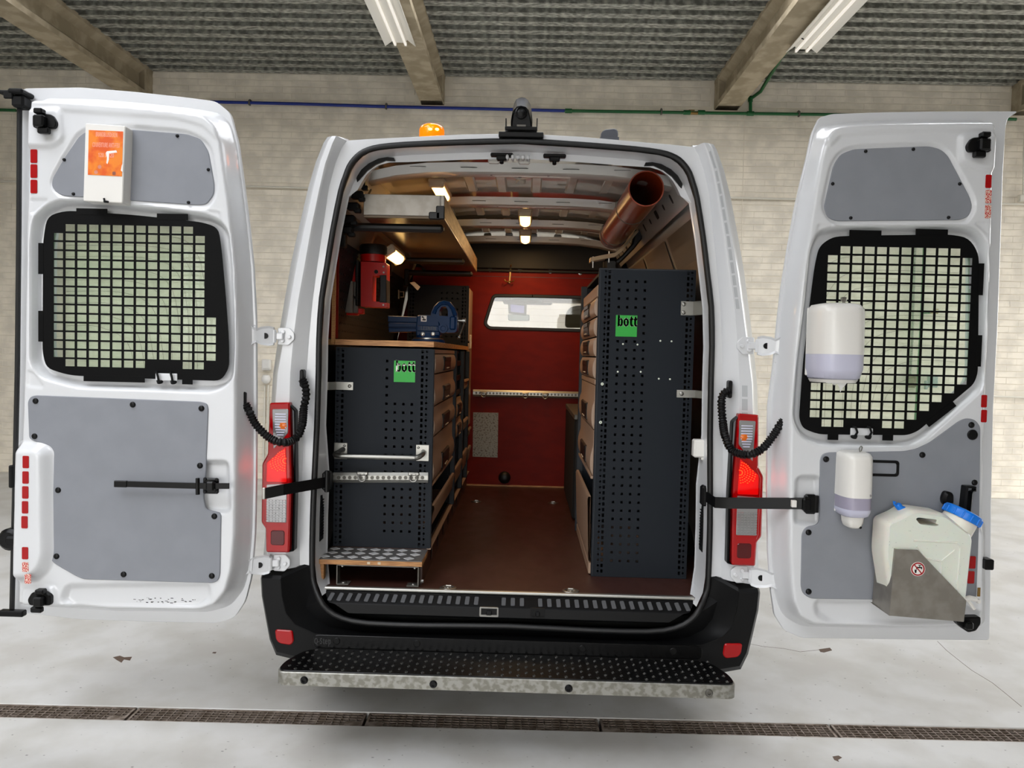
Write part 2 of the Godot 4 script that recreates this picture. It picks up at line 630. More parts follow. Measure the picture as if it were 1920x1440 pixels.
	m.subsurf_scatter_strength = 0.25
	m.detail_enabled = true
	m.detail_albedo = speckle(17, 90, Color(0.25, 0.2, 0.13, 0.8), 256, 0)
	m.uv1_triplanar = true
	m.uv1_scale = Vector3(3, 3, 3)
	mat("cap blue", Color(0.02, 0.46, 0.86), 0.35)
	m = mat("orange label", Color(1, 1, 1), 0.45)
	tri_tex(m, noise_tex(81, 0.012, Color(0.84, 0.33, 0.05), Color(0.90, 0.50, 0.10), 4, 256), Vector3(4, 4, 4))
	mat("label print", Color(0.90, 0.60, 0.52), 0.6)
	mat("sign white", Color(0.90, 0.89, 0.87), 0.5)
	mat("sign red", Color(0.62, 0.03, 0.06), 0.5)
	mat("sign black", Color(0.03, 0.03, 0.03), 0.5)
	mat("step print", Color(0.16, 0.16, 0.165), 0.6)
	mat("logo grey", Color(0.50, 0.50, 0.50), 0.5)
	mat("logo violet", Color(0.25, 0.22, 0.40), 0.5)
	mat("cab black", Color(0.015, 0.015, 0.016), 0.7)
	mat("cab grey", Color(0.10, 0.10, 0.10), 0.8)
	mat("seat cloth", Color(0.03, 0.032, 0.035), 0.9)
	m = glow(mat("screen glow", Color(0.05, 0.05, 0.06), 0.2), Color(0.42, 0.40, 0.68), 0.45)
	mat("mirror", Color(0.16, 0.18, 0.17), 0.05, 1.0)
	mat("hood grey", Color(0.46, 0.47, 0.49), 0.3, 0.4)
	mat("antenna grey", Color(0.30, 0.31, 0.34), 0.35)
	mat("tyre", Color(0.02, 0.02, 0.02), 0.85)
	mat("scuff", Color(0.16, 0.15, 0.15), 0.8)
	mat("beige bracket", Color(0.72, 0.64, 0.52), 0.5)

# small specks (grit, dirt spots) on a clear ground
func speckle(seed_: int, count: int, c: Color, size: int, r: int) -> ImageTexture:
	var im := Image.create(size, size, false, Image.FORMAT_RGBA8)
	im.fill(Color(c.r, c.g, c.b, 0))
	var g := RandomNumberGenerator.new()
	g.seed = seed_
	for i in count:
		var p := Vector2i(g.randi_range(0, size - 4), g.randi_range(0, size - 4))
		var k := c
		k.a *= g.randf_range(0.3, 1.0)
		var w := g.randi_range(1, 2 + r)
		im.fill_rect(Rect2i(p, Vector2i(w, g.randi_range(1, 1 + r))), k)
	return ImageTexture.create_from_image(im)

# ------------------------------------------------------------------ the hall
const WALL := -5.85
const CEIL := 4.75
# unseen roof openings added to brighten wall and floor: x, z, width, depth
const ADDED_ROOF_OPENINGS := [Rect2(-4.35, 0.2, 3.1, 5.2), Rect2(-4.3, -3.4, 2.4, 1.6), Rect2(-0.85, -3.5, 2.9, 2.5), Rect2(2.9, -3.5, 2.1, 2.3), Rect2(-0.4, 2.6, 1.6, 2.4)]
const BEAMS := [-4.53, -1.11, 2.28, 5.67]

func hall() -> void:
	# floor in two slabs with the drain channel between
	var s := sh()
	var za := func(x: float) -> float: return -0.058 - 0.0165 * x
	var zb := func(x: float) -> float: return 0.062 - 0.0165 * x
	var flat := Transform3D(Basis(Vector3(1, 0, 0), Vector3(0, 0, -1), Vector3(0, 1, 0)), Vector3.ZERO)
	s.prism([Vector2(-9.3, 6.15), Vector2(-9.3, -za.call(-9.3)), Vector2(8.8, -za.call(8.8)), Vector2(8.8, 6.15)], -0.2, 0.0, 0.004, flat)
	s.prism([Vector2(-9.3, -zb.call(-9.3)), Vector2(-9.3, -8.3), Vector2(8.8, -8.3), Vector2(8.8, -zb.call(8.8))], -0.2, 0.0, 0.004, flat)
	var ground_slab := struct("floor", s, M["floor paint"], "grey painted concrete hall floor with a drain channel", "floor")
	# worn spots and a crack in the paint
	var stain := mat("paint stain", Color(0.36, 0.29, 0.24), 0.8)
	for pts in [[Vector3(-1.962, 0.001, -0.54), Vector3(-1.939, 0.001, -0.562), Vector3(-1.908, 0.001, -0.544), Vector3(-1.873, 0.001, -0.553), Vector3(-1.86, 0.001, -0.507), Vector3(-1.895, 0.001, -0.518), Vector3(-1.887, 0.001, -0.479), Vector3(-1.927, 0.001, -0.509)], [Vector3(1.287, 0.001, 0.198), Vector3(1.314, 0.001, 0.189), Vector3(1.322, 0.001, 0.204), Vector3(1.299, 0.001, 0.222), Vector3(1.297, 0.001, 0.237), Vector3(1.284, 0.001, 0.223)], [Vector3(-1.504, 0.001, -0.644), Vector3(-1.488, 0.001, -0.646), Vector3(-1.485, 0.001, -0.625), Vector3(-1.504, 0.001, -0.63)], [Vector3(1.659, 0.001, -0.931), Vector3(1.73, 0.001, -0.959), Vector3(1.727, 0.001, -0.922), Vector3(1.671, 0.001, -0.888), Vector3(1.654, 0.001, -0.894)]]:
		s = sh()
		var q := []
		for p in pts: q.append(Vector2(p.x, -p.z))
		s.prism(q, -0.002, 0.0006, 0.0, flat)
		part("paint_chip", s, stain, ground_slab)
	s = sh()
	for run in [[Vector3(2.384, 0, -1.108), Vector3(2.361, 0, -0.967), Vector3(2.351, 0, -0.821), Vector3(2.345, 0, -0.705), Vector3(2.36, 0, -0.56), Vector3(2.351, 0, -0.441), Vector3(2.338, 0, -0.302)], [Vector3(1.29, 0, -0.988), Vector3(1.365, 0, -0.948), Vector3(1.472, 0, -0.926), Vector3(1.544, 0, -0.887), Vector3(1.672, 0, -0.927)]]:
		for i in run.size() - 1:
			var d: Vector3 = (run[i + 1] - run[i]).normalized().cross(Vector3.UP) * 0.0011
			s.quad(run[i] + d, run[i + 1] + d, run[i + 1] - d + Vector3(0, 0.0008, 0), run[i] - d + Vector3(0, 0.0008, 0))
	stuff(part("paint_crack", s, stain, ground_slab))
	s = sh()
	s.prism([Vector2(-9.3, -za.call(-9.3)), Vector2(-9.3, -zb.call(-9.3)), Vector2(8.8, -zb.call(8.8)), Vector2(8.8, -za.call(8.8))], -0.2, -0.05, 0.0, flat)
	struct("trim_1", s, M["drain dirt"], "dirty bottom of the drain channel", "drain")
	# gratings, one metre each
	for k in 7:
		var x0 := -2.56 + (k - 1) * 0.985 + 0.006
		grating(x0, x0 + 0.973, k)

	# back wall: slab, then bricks proud of it
	s = sh()
	s.box(Vector3(-0.25, 2.32, WALL - 0.16), Vector3(18.1, 5.2, 0.3))
	var wall := struct("wall_back", s, M["painted joint"], "white painted brick wall behind the van", "wall")
	bricks(wall)
	# side walls; the right one and the one behind the camera have open hall doors
	s = sh()
	s.box(Vector3(-9.15, 2.3, 1.1), Vector3(0.3, 5.2, 14.2))
	struct("wall_left", s, M["wall paint"], "white side wall of the hall, left", "wall")
	s = sh()
	s.box(Vector3(8.65, 2.3, -5.85), Vector3(0.3, 5.2, 0.3))
	s.box(Vector3(8.65, 2.3, 3.3), Vector3(0.3, 5.2, 10.0))
	s.box(Vector3(8.65, 4.55, -3.7), Vector3(0.3, 0.7, 4.0))
	struct("wall_right", s, M["wall paint"], "white side wall of the hall with a wide open door", "wall")
	s = sh()
	s.box(Vector3(-7.15, 2.3, 8.15), Vector3(4.3, 5.2, 0.3))
	s.box(Vector3(4.9, 2.3, 8.15), Vector3(7.8, 5.2, 0.3))
	s.box(Vector3(-2.0, 3.95, 8.15), Vector3(6.0, 1.9, 0.3))
	struct("wall_front", s, M["wall paint"], "white wall behind the camera with an open hall door", "wall")
	s = sh()
	s.box(Vector3(0, -0.3, 0), Vector3(90, 0.2, 90))
	struct("ground", s, M["yard asphalt"], "asphalt yard outside the hall doors", "ground")

	# corrugated steel roof deck, one sheet per bay
	s = sh()
	s.plate([Vector2(-9.3, -6.2), Vector2(8.8, -6.2), Vector2(8.8, 8.3), Vector2(-9.3, 8.3)], ADDED_ROOF_OPENINGS, 0.0, 0.2, Transform3D(Basis(Vector3(1, 0, 0), Vector3(0, 0, 1), Vector3(0, -1, 0)), Vector3(0, CEIL + 0.3, 0)))
	var ceil := struct("ceiling", s, M["deck steel"], "galvanised corrugated roof deck between concrete beams", "ceiling")
	var edges := [-9.0, -4.53, -1.11, 2.28, 5.67, 8.5]
	for b in 5:
		s = sh()
		var rows := []
		var z := WALL
		while z < 8.0:
			for q in [[0.0, 0.0], [0.095, 0.0], [0.076, 0.065], [0.216, 0.065], [0.2, 0.0]]:
				var lower: float = CEIL + q[1]
				rows.append([Vector3(edges[b], lower, z + q[0]), Vector3(edges[b + 1], lower, z + q[0])])
			z += 0.2
			for r in ADDED_ROOF_OPENINGS:
				if r.get_center().x > edges[b] and r.get_center().x < edges[b + 1] and z > r.position.y and z < r.end.y:
					s.loft(rows)
					rows = []
					z = r.end.y + 0.02
		s.loft(rows)
		part("deck_sheet", s, M["deck steel"], ceil)
	# concrete beams
	for k in 4:
		s = sh()
		var x: float = BEAMS[k]
		var half := [Vector2(0.132, 0.0), Vector2(0.132, 0.055), Vector2(0.06, 0.11), Vector2(0.06, 0.25), Vector2(0.14, 0.30), Vector2(0.14, 0.345)]
		var ring0 := []
		for p in half: ring0.append(Vector3(x + p.x, 4.42 + p.y, WALL - 0.02))
		for i in range(half.size() - 1, -1, -1): ring0.append(Vector3(x - half[i].x, 4.42 + half[i].y, WALL - 0.02))
		var ring1 := []
		for p in ring0: ring1.append(p + Vector3(0, 0, 13.9))
		s.loft([ring0, ring1], true)
		var bm := struct("beam", s, M["beam concrete"], ["concrete roof beam above the left van door", "concrete roof beam between van roof and middle fluorescent lamp", "concrete roof beam above the right van door with fluorescent lamp", "concrete roof beam at the right edge"][k], "beam")
		s = sh()
		s.box(Vector3(x, 4.585, WALL + 0.06), Vector3(0.272, 0.33, 0.2), 0.012)
		part("bearing_block", s, M["beam concrete"], bm)
	fluorescent(-1.18, "white twin tube fluorescent lamp left of the middle beam")
	var fl := fluorescent(2.49, "white twin tube fluorescent lamp right of the beam over the green pipe")
	wall_services(fl)

func grating(x0: float, x1: float, k: int) -> void:
	var g := thing("drain_grate", ["steel drain grating at the far left end of the row", "steel drain grating left of the van, second from the left end", "steel drain grating below the left end of the rear step", "steel drain grating under the middle of the rear step", "steel drain grating below the right end of the rear step", "steel drain grating right of the van under the open right door", "steel drain grating at the far right end of the row"][k], "grating", Vector3((x0 + x1) / 2, -0.03, -0.0165 * (x0 + x1) / 2 + 0.002), "drain gratings in the floor channel")
	g.rotation.y = 0.0165
	var l := (x1 - x0) / 2
	var s := sh()
	for q in [-1, 1]:
		s.box(Vector3(0, 0.012, q * 0.054), Vector3(l * 2, 0.03, 0.008))
		s.box(Vector3(q * (l - 0.005), 0.012, 0), Vector3(0.010, 0.03, 0.11))
	s.box(Vector3(l - 0.04, 0.024, 0.035), Vector3(0.07, 0.004, 0.03)) if k < 3 or k > 4 else s.box(Vector3(-l + 0.04, 0.024, 0.035), Vector3(0.07, 0.004, 0.03))
	put("frame", s.mesh(), M["grate steel"], g)
	s = sh()
	s.box(Vector3(0, 0.014, 0), Vector3(0.0042, 0.022, 0.106))
	var cross := s.mesh()
	for i in 29:
		put("cross_bar", cross, M["grate steel"], g, "", Vector3(-l + (i + 1) * l * 2 / 30.0, 0, 0))
	s = sh()
	s.box(Vector3(0, 0.018, 0), Vector3(l * 2 - 0.01, 0.014, 0.0036))
	var lng := s.mesh()
	for i in 4:
		put("long_bar", lng, M["grate steel"], g, "", Vector3(0, 0, -0.054 + (i + 1) * 0.0216))

func bricks(wall: MeshInstance3D) -> void:
	var variants := []
	var g := RandomNumberGenerator.new()
	g.seed = 5
	for k in 5:
		var s := sh()
		var b := Vector3(0.2208, 0.0675, 0.02)
		s.box(Vector3(0, 0, 0), b + Vector3(g.randf_range(-0.0008, 0.0004), g.randf_range(-0.003, 0.0012), 0), 0.002, Transform3D(Basis(Vector3.BACK, g.randf_range(-0.006, 0.006)), Vector3.ZERO))
		variants.append(s.mesh())
	var mm := []
	var singles := 0
	var lists := [[], [], [], [], []]
	var rows := 64
	for r in rows:
		var y := 0.0375 + r * 0.0742
		if y > 4.74: break
		var off := 0.11 if r % 2 else 0.0
		for c in range(-40, 40):
			var x := c * 0.2205 + off
			if x < -8.9 or x > 8.4: continue
			var skip := false
			for bx in BEAMS:
				if y > 4.40 and absf(x - bx) < 0.22: skip = true
			if skip: continue
			var at := Vector3(x, y, WALL - 0.0140 + g.randf_range(-0.0010, 0.0010))
			var v := g.randi_range(0, 4)
			if y > 4.05 and x > -3.35 and x < 2.9 and singles < 300 or (y > 3.6 and y < 4.05 and x > 2.2 and x < 3.2 and singles < 300):
				put("brick", variants[v], M["painted brick"], wall, "", at)
				singles += 1
			else:
				lists[v].append(at)
	for v in 5:
		var m := MultiMesh.new()
		m.transform_format = MultiMesh.TRANSFORM_3D
		m.mesh = variants[v]
		m.instance_count = lists[v].size()
		for i in lists[v].size():
			m.set_instance_transform(i, Transform3D(Basis(), lists[v][i]))
		var o := MultiMeshInstance3D.new()
		o.name = "brick_field"
		o.multimesh = m
		o.material_override = M["painted brick"]
		wall.add_child(o, true)
		stuff(o)

func fluorescent(x: float, label: String) -> Node3D:
	var g := thing("fluorescent_lamp", label, "ceiling lamp", Vector3(x, 4.36, -3.2), "twin tube fluorescent lamps on the beams")
	var s := sh()
	# pressed sheet reflector, 1.5 m long
	var prof := [Vector2(-0.14, -0.004), Vector2(-0.135, 0.0), Vector2(-0.062, 0.055), Vector2(-0.04, 0.03), Vector2(0.04, 0.03), Vector2(0.062, 0.055), Vector2(0.135, 0.0), Vector2(0.14, -0.004), Vector2(0.14, 0.004), Vector2(0.065, 0.07), Vector2(-0.065, 0.07), Vector2(-0.14, 0.004)]
	var a := []
	var b := []
	for p in prof:
		a.append(Vector3(p.x, p.y, -0.8))
		b.append(Vector3(p.x, p.y, 0.9))
	s.loft([b, a], true)
	put("reflector", s.mesh(), M["lamp white"], g)
	s = sh(40)
	s.rod(Vector3(0, 0, -0.79), Vector3(0, 0, 0.79), 0.013, 12, 0.003)
	var tube := s.mesh()
	for q in [-1, 1]:
		put("tube", tube, M["tube glass"], g, "", Vector3(q * 0.048, 0.012, 0.0))
	s = sh()
	for q in [-1, 1]:
		s.box(Vector3(q * 0.048, 0.02, -0.80), Vector3(0.022, 0.04, 0.014), 0.002)
		s.box(Vector3(q * 0.048, 0.02, 0.80), Vector3(0.022, 0.04, 0.014), 0.002)
	put("lamp_holder", s.mesh(), M["lamp white"], g)
	var l := AreaLight3D.new()
	l.name = "tube_light"
	l.area_size = Vector2(0.13, 1.5)
	l.light_color = Color(1.0, 0.97, 0.92)
	l.light_energy = 0.04
	l.area_range = 20.0
	l.shadow_enabled = true
	l.rotation.x = -PI / 2
	l.position = Vector3(0, -0.012, 0)
	g.add_child(l)
	return g

func pipe_run(called: String, pts: Array, r: float, m: Material, label: String, category := "pipe") -> MeshInstance3D:
	var s := sh(40)
	s.tube(pts, r, 10)
	return single(called, s, m, label, category)

func wall_services(fl: Node3D) -> void:
	var zw := WALL + 0.045
	var p := pipe_run("blue_pipe", [Vector3(-3.687, 4.394, -5.8), Vector3(-2.66, 4.388, -5.8), Vector3(-1.636, 4.375, -5.8), Vector3(-0.555, 4.37, -5.8), Vector3(0.429, 4.363, -5.8)], 0.018, M["blue pipe"], "blue water pipe along the top of the brick wall")
	var g := pipe_run("green_pipe", [Vector3(0.417, 4.363, -5.8), Vector3(1.714, 4.367, -5.8), Vector3(2.507, 4.369, -5.8), Vector3(3.478, 4.374, -5.8), Vector3(4.446, 4.373, -5.8), Vector3(5.561, 4.357, -5.8)], 0.018, M["green pipe"], "long green water pipe running right from the blue pipe")
	pipe_run("green_pipe", [Vector3(-6.543, 4.259, -5.8), Vector3(-5.975, 4.256, -5.8)], 0.018, M["green pipe"], "short green pipe beyond the left edge of the left van door")
	# fittings on the green pipe
	var s: Sh
	for q in [Vector3(0.466, 4.363, -5.8), Vector3(1.824, 4.369, -5.8), Vector3(1.989, 4.372, -5.8), Vector3(2.549, 4.37, -5.8)]:
		s = sh(40)
		s.rod(q + Vector3(-0.04, 0, 0), q + Vector3(0.04, 0, 0), 0.026, 12, 0.004)
		part("coupling", s, M["green pipe"], g)
	s = sh(40)
	var q0: Vector3 = Vector3(1.897, 4.364, -5.8)
	s.rod(q0 + Vector3(-0.05, 0, 0), q0 + Vector3(0.05, 0, 0), 0.02, 10)
	s.box(q0 + Vector3(-0.02, 0.03, 0.0), Vector3(0.07, 0.012, 0.015), 0.003)
	part("valve", s, M["brass"], g)
	# clips
	for q in [[p, Vector3(-3.232, 4.39, -5.8)], [p, Vector3(-1.642, 4.375, -5.8)], [g, Vector3(1.531, 4.37, -5.8)], [g, Vector3(3.102, 4.374, -5.8)]]:
		s = sh()
		var c: Vector3 = q[1]
		s.box(c + Vector3(0, 0, 0), Vector3(0.02, 0.06, 0.045), 0.005)
		s.box(c + Vector3(0, 0.03, -0.03), Vector3(0.014, 0.03, 0.05), 0.002)
		part("pipe_clip", s, M["zinc dull"], q[0])
	# branch that climbs to the roof beside the right beam
	s = sh(40)
	var b0: Vector3 = Vector3(2.549, 4.376, -5.8)
	var b1: Vector3 = Vector3(2.543, 4.533, -5.8)
	s.tube([b0, b1, Vector3(b1.x + 0.06, 4.56, -5.62), Vector3(b1.x + 0.0, 4.60, -4.75), Vector3(b1.x - 0.02, 4.62, -3.2)], 0.02, 10)
	s.rod(b1 + Vector3(0, -0.03, 0), b1 + Vector3(0, 0.03, 0), 0.028, 10)
	single("green_branch_pipe", s, M["green pipe"], "green pipe rising from the wall pipe towards the roof beside the beam", "pipe")
	# thin white conduit along the wall at mid height
	pipe_run("conduit", [Vector3(-6.434, 3.438, -5.82), Vector3(-4.284, 3.442, -5.82), Vector3(-2.466, 3.428, -5.82)], 0.012, M["wall paint"], "thin white conduit on the brick wall left of the van", "conduit")
	pipe_run("conduit", [Vector3(2.362, 3.412, -5.82), Vector3(4.011, 3.408, -5.82), Vector3(5.952, 3.404, -5.82)], 0.012, M["wall paint"], "thin white conduit on the brick wall right of the van", "conduit")
	pipe_run("conduit", [Vector3(5.329, 1.196, -5.82), Vector3(6.062, 1.183, -5.82)], 0.01, M["wall paint"], "thin white conduit low on the wall at the right edge", "conduit")
	pipe_run("wall_joint", [Vector3(2.488, 4.363, -5.82), Vector3(2.494, 3.847, -5.82), Vector3(2.501, 3.115, -5.82), Vector3(2.529, 1.761, -5.82)], 0.004, M["painted joint"], "vertical wall joint as a thin raised line right of the van roof", "cable")  # vertical joint of the wall, modelled as a thin raised line
	var jb := thing("junction_box", "white junction box on the conduit at the right edge of the wall", "junction box", Vector3(5.673, 3.434, -5.82))
	s = sh()
	s.box(Vector3(5.671, 3.467, -5.8), Vector3(0.08, 0.08, 0.05), 0.008)
	part("box", s, M["wall paint"], jb)
	s = sh(40)
	s.tube([Vector3(5.681, 3.503, -5.8), Vector3(5.665, 3.962, -5.8), Vector3(5.664, 4.353, -5.8)], 0.008, 8)
	part("cable", s, M["wall paint"], jb)
	# socket with a round box below it, between the left door and the pillar
	var so := thing("wall_socket", "white wall socket above a round box, seen beside the left pillar", "socket", Vector3(-3.019, 1.11, -5.85))
	s = sh()
	s.box(Vector3(-3.002, 1.357, -5.81), Vector3(0.10, 0.13, 0.07), 0.012)
	s.box(Vector3(-2.988, 1.321, -5.77), Vector3(0.085, 0.012, 0.012), 0.003)
	part("socket", s, M["white plastic"], so)
	s = sh(50)
	var c2: Vector3 = Vector3(-3.003, 1.188, -5.8)
	s.lathe([Vector2(0, -0.055), Vector2(0.03, -0.048), Vector2(0.052, -0.02), Vector2(0.055, 0.01), Vector2(0.04, 0.045), Vector2(0, 0.055)], 14, Transform3D(Basis(), c2))
	part("round_box", s, M["white plastic"], so)
	s = sh(40)
	s.tube([Vector3(-3.021, 1.118, -5.82), Vector3(-3.028, 0.626, -5.82), Vector3(-3.035, 0.037, -5.82)], 0.01, 8)
	s.tube([Vector3(-2.983, 1.119, -5.82), Vector3(-2.984, 0.627, -5.82), Vector3(-2.99, 0.038, -5.82)], 0.01, 8)
	part("cable_tube", s, M["wall paint"], so)
	# green riser with a tap, seen through the right door window
	var ri := thing("tap_riser", "green pipe with brass tap on the wall behind the right door window", "pipe", Vector3(4.62, 0.635, -5.8))
	s = sh(40)
	s.tube([Vector3(4.604, 3.397, -5.8), Vector3(4.591, 2.85, -5.8), Vector3(4.593, 2.116, -5.8), Vector3(4.585, 1.439, -5.8), Vector3(4.575, 0.82, -5.8)], 0.018, 10)
	s.tube([Vector3(4.592, 2.14, -5.8), Vector3(4.701, 2.143, -5.8)], 0.016, 10)
	part("riser", s, M["green pipe"], ri)
	s = sh(40)
	s.tube([Vector3(4.668, 2.14, -5.76), Vector3(4.729, 2.147, -5.76), Vector3(4.753, 2.136, -5.76)], 0.014, 8)
	s.box(Vector3(4.717, 2.176, -5.74), Vector3(0.06, 0.012, 0.015), 0.003)
	part("tap", s, M["brass"], ri)
	pipe_run("grey_conduit", [Vector3(4.481, 3.397, -5.81), Vector3(4.489, 2.666, -5.81), Vector3(4.501, 1.807, -5.81), Vector3(4.494, 1.405, -5.81)], 0.014, M["galvanised"], "grey conduit beside the green riser behind the right door window", "conduit")
	s = sh()
	s.box(Vector3(4.494, 1.345, -5.78), Vector3(0.10, 0.15, 0.09), 0.02)
	s.box(Vector3(4.477, 1.334, -5.72), Vector3(0.06, 0.09, 0.04), 0.015)
	single("brown_wall_box", s, mat("rust brown", Color(0.33, 0.13, 0.10), 0.7), "brown box on the wall low behind the right door window", "wall box")
	s = sh()
	s.box(Vector3(4.743, 1.35, -5.79), Vector3(0.10, 0.14, 0.06), 0.008)
	s.box(Vector3(4.656, 1.306, -5.76), Vector3(0.03, 0.1, 0.04), 0.005)
	single("grey_wall_box", s, mat("pale grey", Color(0.55, 0.60, 0.60), 0.6), "grey box on the wall beside the brown one behind the right door window", "wall box")
	# wiring on the right beam
	s = sh(40)
	s.box(Vector3(2.30, 4.60, -3.55), Vector3(0.02, 0.02, 0.3))
	s.tube([Vector3(2.36, 4.62, -3.7), Vector3(2.36, 4.50, -3.82), Vector3(2.40, 4.44, -3.85), Vector3(2.44, 4.40, -3.8)], 0.006, 6)
	s.tube([Vector3(2.36, 4.66, -3.1), Vector3(2.36, 4.62, -3.7)], 0.012, 6)
	part("lamp_cable", s, M["black plastic"], fl)

# ------------------------------------------------------------------ the van
var van_root: Node3D
const FLOOR := 0.545

func flip(p: Vector3) -> Vector3: return Vector3(-p.x, p.y, p.z)

func flipped(a: Array) -> Array:
	var o := []
	for p in a: o.append(flip(p))
	return o

func shift(a: Array, d: Vector3) -> Array:
	var o := []
	for p in a: o.append(p + d)
	return o

# left half from the top centre to the bottom centre -> whole closed ring
func whole(half: Array) -> Array:
	var o := []
	for p in half: o.append(p)
	for i in range(half.size() - 2, 0, -1): o.append(flip(half[i]))
	return o

func centred(a: Array, both := true) -> Array:
	a[0] = Vector3(0, a[0].y, a[0].z)
	if both: a[a.size() - 1] = Vector3(0, a[-1].y, a[-1].z)
	return a

# both sides of a loft of rows on the left
func both_sides(s: Sh, rows: Array) -> void:
	s.loft(rows)
	var m := []
	for i in range(rows.size() - 1, -1, -1): m.append(flipped(rows[i]))
	s.loft(m)

func van() -> void:
	van_root = thing("delivery_van", "white high-roof delivery van seen from behind with both rear doors wide open", "van", Vector3(0, 0, -2.0))
	var v := van_root
	# --- the loops around the rear opening
	var s0: Array = [Vector3(-0.015, 2.426, 0), Vector3(-0.249, 2.417, 0), Vector3(-0.468, 2.403, 0), Vector3(-0.571, 2.391, 0), Vector3(-0.621, 2.379, 0), Vector3(-0.656, 2.364, 0), Vector3(-0.684, 2.339, 0), Vector3(-0.704, 2.311, 0), Vector3(-0.721, 2.267, 0), Vector3(-0.739, 2.201, 0), Vector3(-0.77, 2.039, 0), Vector3(-0.792, 1.894, 0), Vector3(-0.813, 1.758, 0), Vector3(-0.821, 1.594, 0), Vector3(-0.822, 1.448, 0), Vector3(-0.825, 1.226, 0), Vector3(-0.833, 1.002, 0), Vector3(-0.838, 0.822, 0), Vector3(-0.838, 0.641, 0), Vector3(-0.83, 0.563, 0)]
	s0.append_array([Vector3(-0.792, 0.506, 0.045), Vector3(-0.753, 0.46, 0.045), Vector3(-0.691, 0.426, 0.045), Vector3(-0.579, 0.409, 0.045), Vector3(-0.336, 0.407, 0.045), Vector3(0.033, 0.414, 0.045)])
	var s1: Array = [Vector3(-0.015, 2.405, 0), Vector3(-0.249, 2.395, 0), Vector3(-0.467, 2.382, 0), Vector3(-0.57, 2.371, 0), Vector3(-0.616, 2.358, 0), Vector3(-0.645, 2.34, 0), Vector3(-0.668, 2.316, 0), Vector3(-0.686, 2.287, 0), Vector3(-0.7, 2.248, 0), Vector3(-0.719, 2.193, 0), Vector3(-0.748, 2.04, 0), Vector3(-0.77, 1.895, 0), Vector3(-0.79, 1.758, 0), Vector3(-0.799, 1.595, 0), Vector3(-0.799, 1.449, 0), Vector3(-0.803, 1.226, 0), Vector3(-0.811, 1.002, 0), Vector3(-0.815, 0.823, 0), Vector3(-0.815, 0.642, 0), Vector3(-0.807, 0.574, 0)]
	s1.append_array([Vector3(-0.772, 0.529, 0.045), Vector3(-0.738, 0.485, 0.045), Vector3(-0.68, 0.453, 0.045), Vector3(-0.575, 0.434, 0.045), Vector3(-0.336, 0.432, 0.045), Vector3(0.032, 0.439, 0.045)])
	centred(s0); centred(s1)
	var mid := []
	for i in s0.size(): mid.append((s0[i] + s1[i]) / 2.0 + Vector3(0, 0, 0.006))
	var s := sh(60)
	s.tube(smooth_path(whole(mid), 2, true), 0.0125, 8, true)
	part("door_seal", s, M["rubber"], v)

	# --- pillars: seat, wall, outer face, rounded side
	var a_s: Array = s0.slice(6, 19)
	var a_l: Array = [Vector3(-0.709, 2.406, 0), Vector3(-0.729, 2.377, 0), Vector3(-0.754, 2.314, 0), Vector3(-0.779, 2.218, 0), Vector3(-0.801, 2.054, 0), Vector3(-0.823, 1.894, 0), Vector3(-0.841, 1.742, 0), Vector3(-0.853, 1.593, 0), Vector3(-0.862, 1.447, 0), Vector3(-0.868, 1.225, 0), Vector3(-0.876, 1.001, 0), Vector3(-0.88, 0.821, 0), Vector3(-0.88, 0.636, 0)]
	var a_r0: Array = [Vector3(-0.734, 2.411, 0.042), Vector3(-0.749, 2.374, 0.042), Vector3(-0.774, 2.299, 0.042), Vector3(-0.797, 2.202, 0.042), Vector3(-0.827, 2.046, 0.042), Vector3(-0.851, 1.888, 0.042), Vector3(-0.876, 1.742, 0.042), Vector3(-0.893, 1.592, 0.042), Vector3(-0.905, 1.447, 0.042), Vector3(-0.911, 1.227, 0.042), Vector3(-0.915, 1.007, 0.042), Vector3(-0.917, 0.829, 0.042), Vector3(-0.914, 0.637, 0.042)]
	var a_r1: Array = [Vector3(-0.741, 2.411, 0.05), Vector3(-0.756, 2.379, 0.05), Vector3(-0.783, 2.301, 0.05), Vector3(-0.805, 2.202, 0.05), Vector3(-0.836, 2.045, 0.05), Vector3(-0.862, 1.887, 0.05), Vector3(-0.886, 1.746, 0.05), Vector3(-0.904, 1.591, 0.05), Vector3(-0.915, 1.447, 0.05), Vector3(-0.919, 1.228, 0.05), Vector3(-0.923, 1.008, 0.05), Vector3(-0.925, 0.831, 0.05), Vector3(-0.925, 0.639, 0.05)]
	var a_o1: Array = [Vector3(-0.757, 2.411, 0.047), Vector3(-0.772, 2.392, 0.047), Vector3(-0.803, 2.308, 0.047), Vector3(-0.828, 2.211, 0.047), Vector3(-0.863, 2.047, 0.047), Vector3(-0.894, 1.891, 0.047), Vector3(-0.918, 1.747, 0.047), Vector3(-0.944, 1.59, 0.047), Vector3(-0.967, 1.446, 0.047), Vector3(-0.98, 1.226, 0.047), Vector3(-0.988, 1.005, 0.047), Vector3(-0.993, 0.828, 0.047), Vector3(-1.004, 0.627, 0.047)]
	var a_o2: Array = [Vector3(-0.789, 2.419, 0), Vector3(-0.804, 2.396, 0), Vector3(-0.836, 2.315, 0), Vector3(-0.865, 2.212, 0), Vector3(-0.901, 2.052, 0), Vector3(-0.931, 1.909, 0), Vector3(-0.957, 1.75, 0), Vector3(-0.982, 1.59, 0), Vector3(-1.002, 1.439, 0), Vector3(-1.013, 1.221, 0), Vector3(-1.019, 0.997, 0), Vector3(-1.024, 0.817, 0), Vector3(-1.038, 0.609, 0)]
	var a_o3 := shift(a_o2, Vector3(-0.012, -0.002, -0.22))
	s = sh(38)
	both_sides(s, [a_s, a_l, a_r0, a_r1, a_o1, a_o2, a_o3])
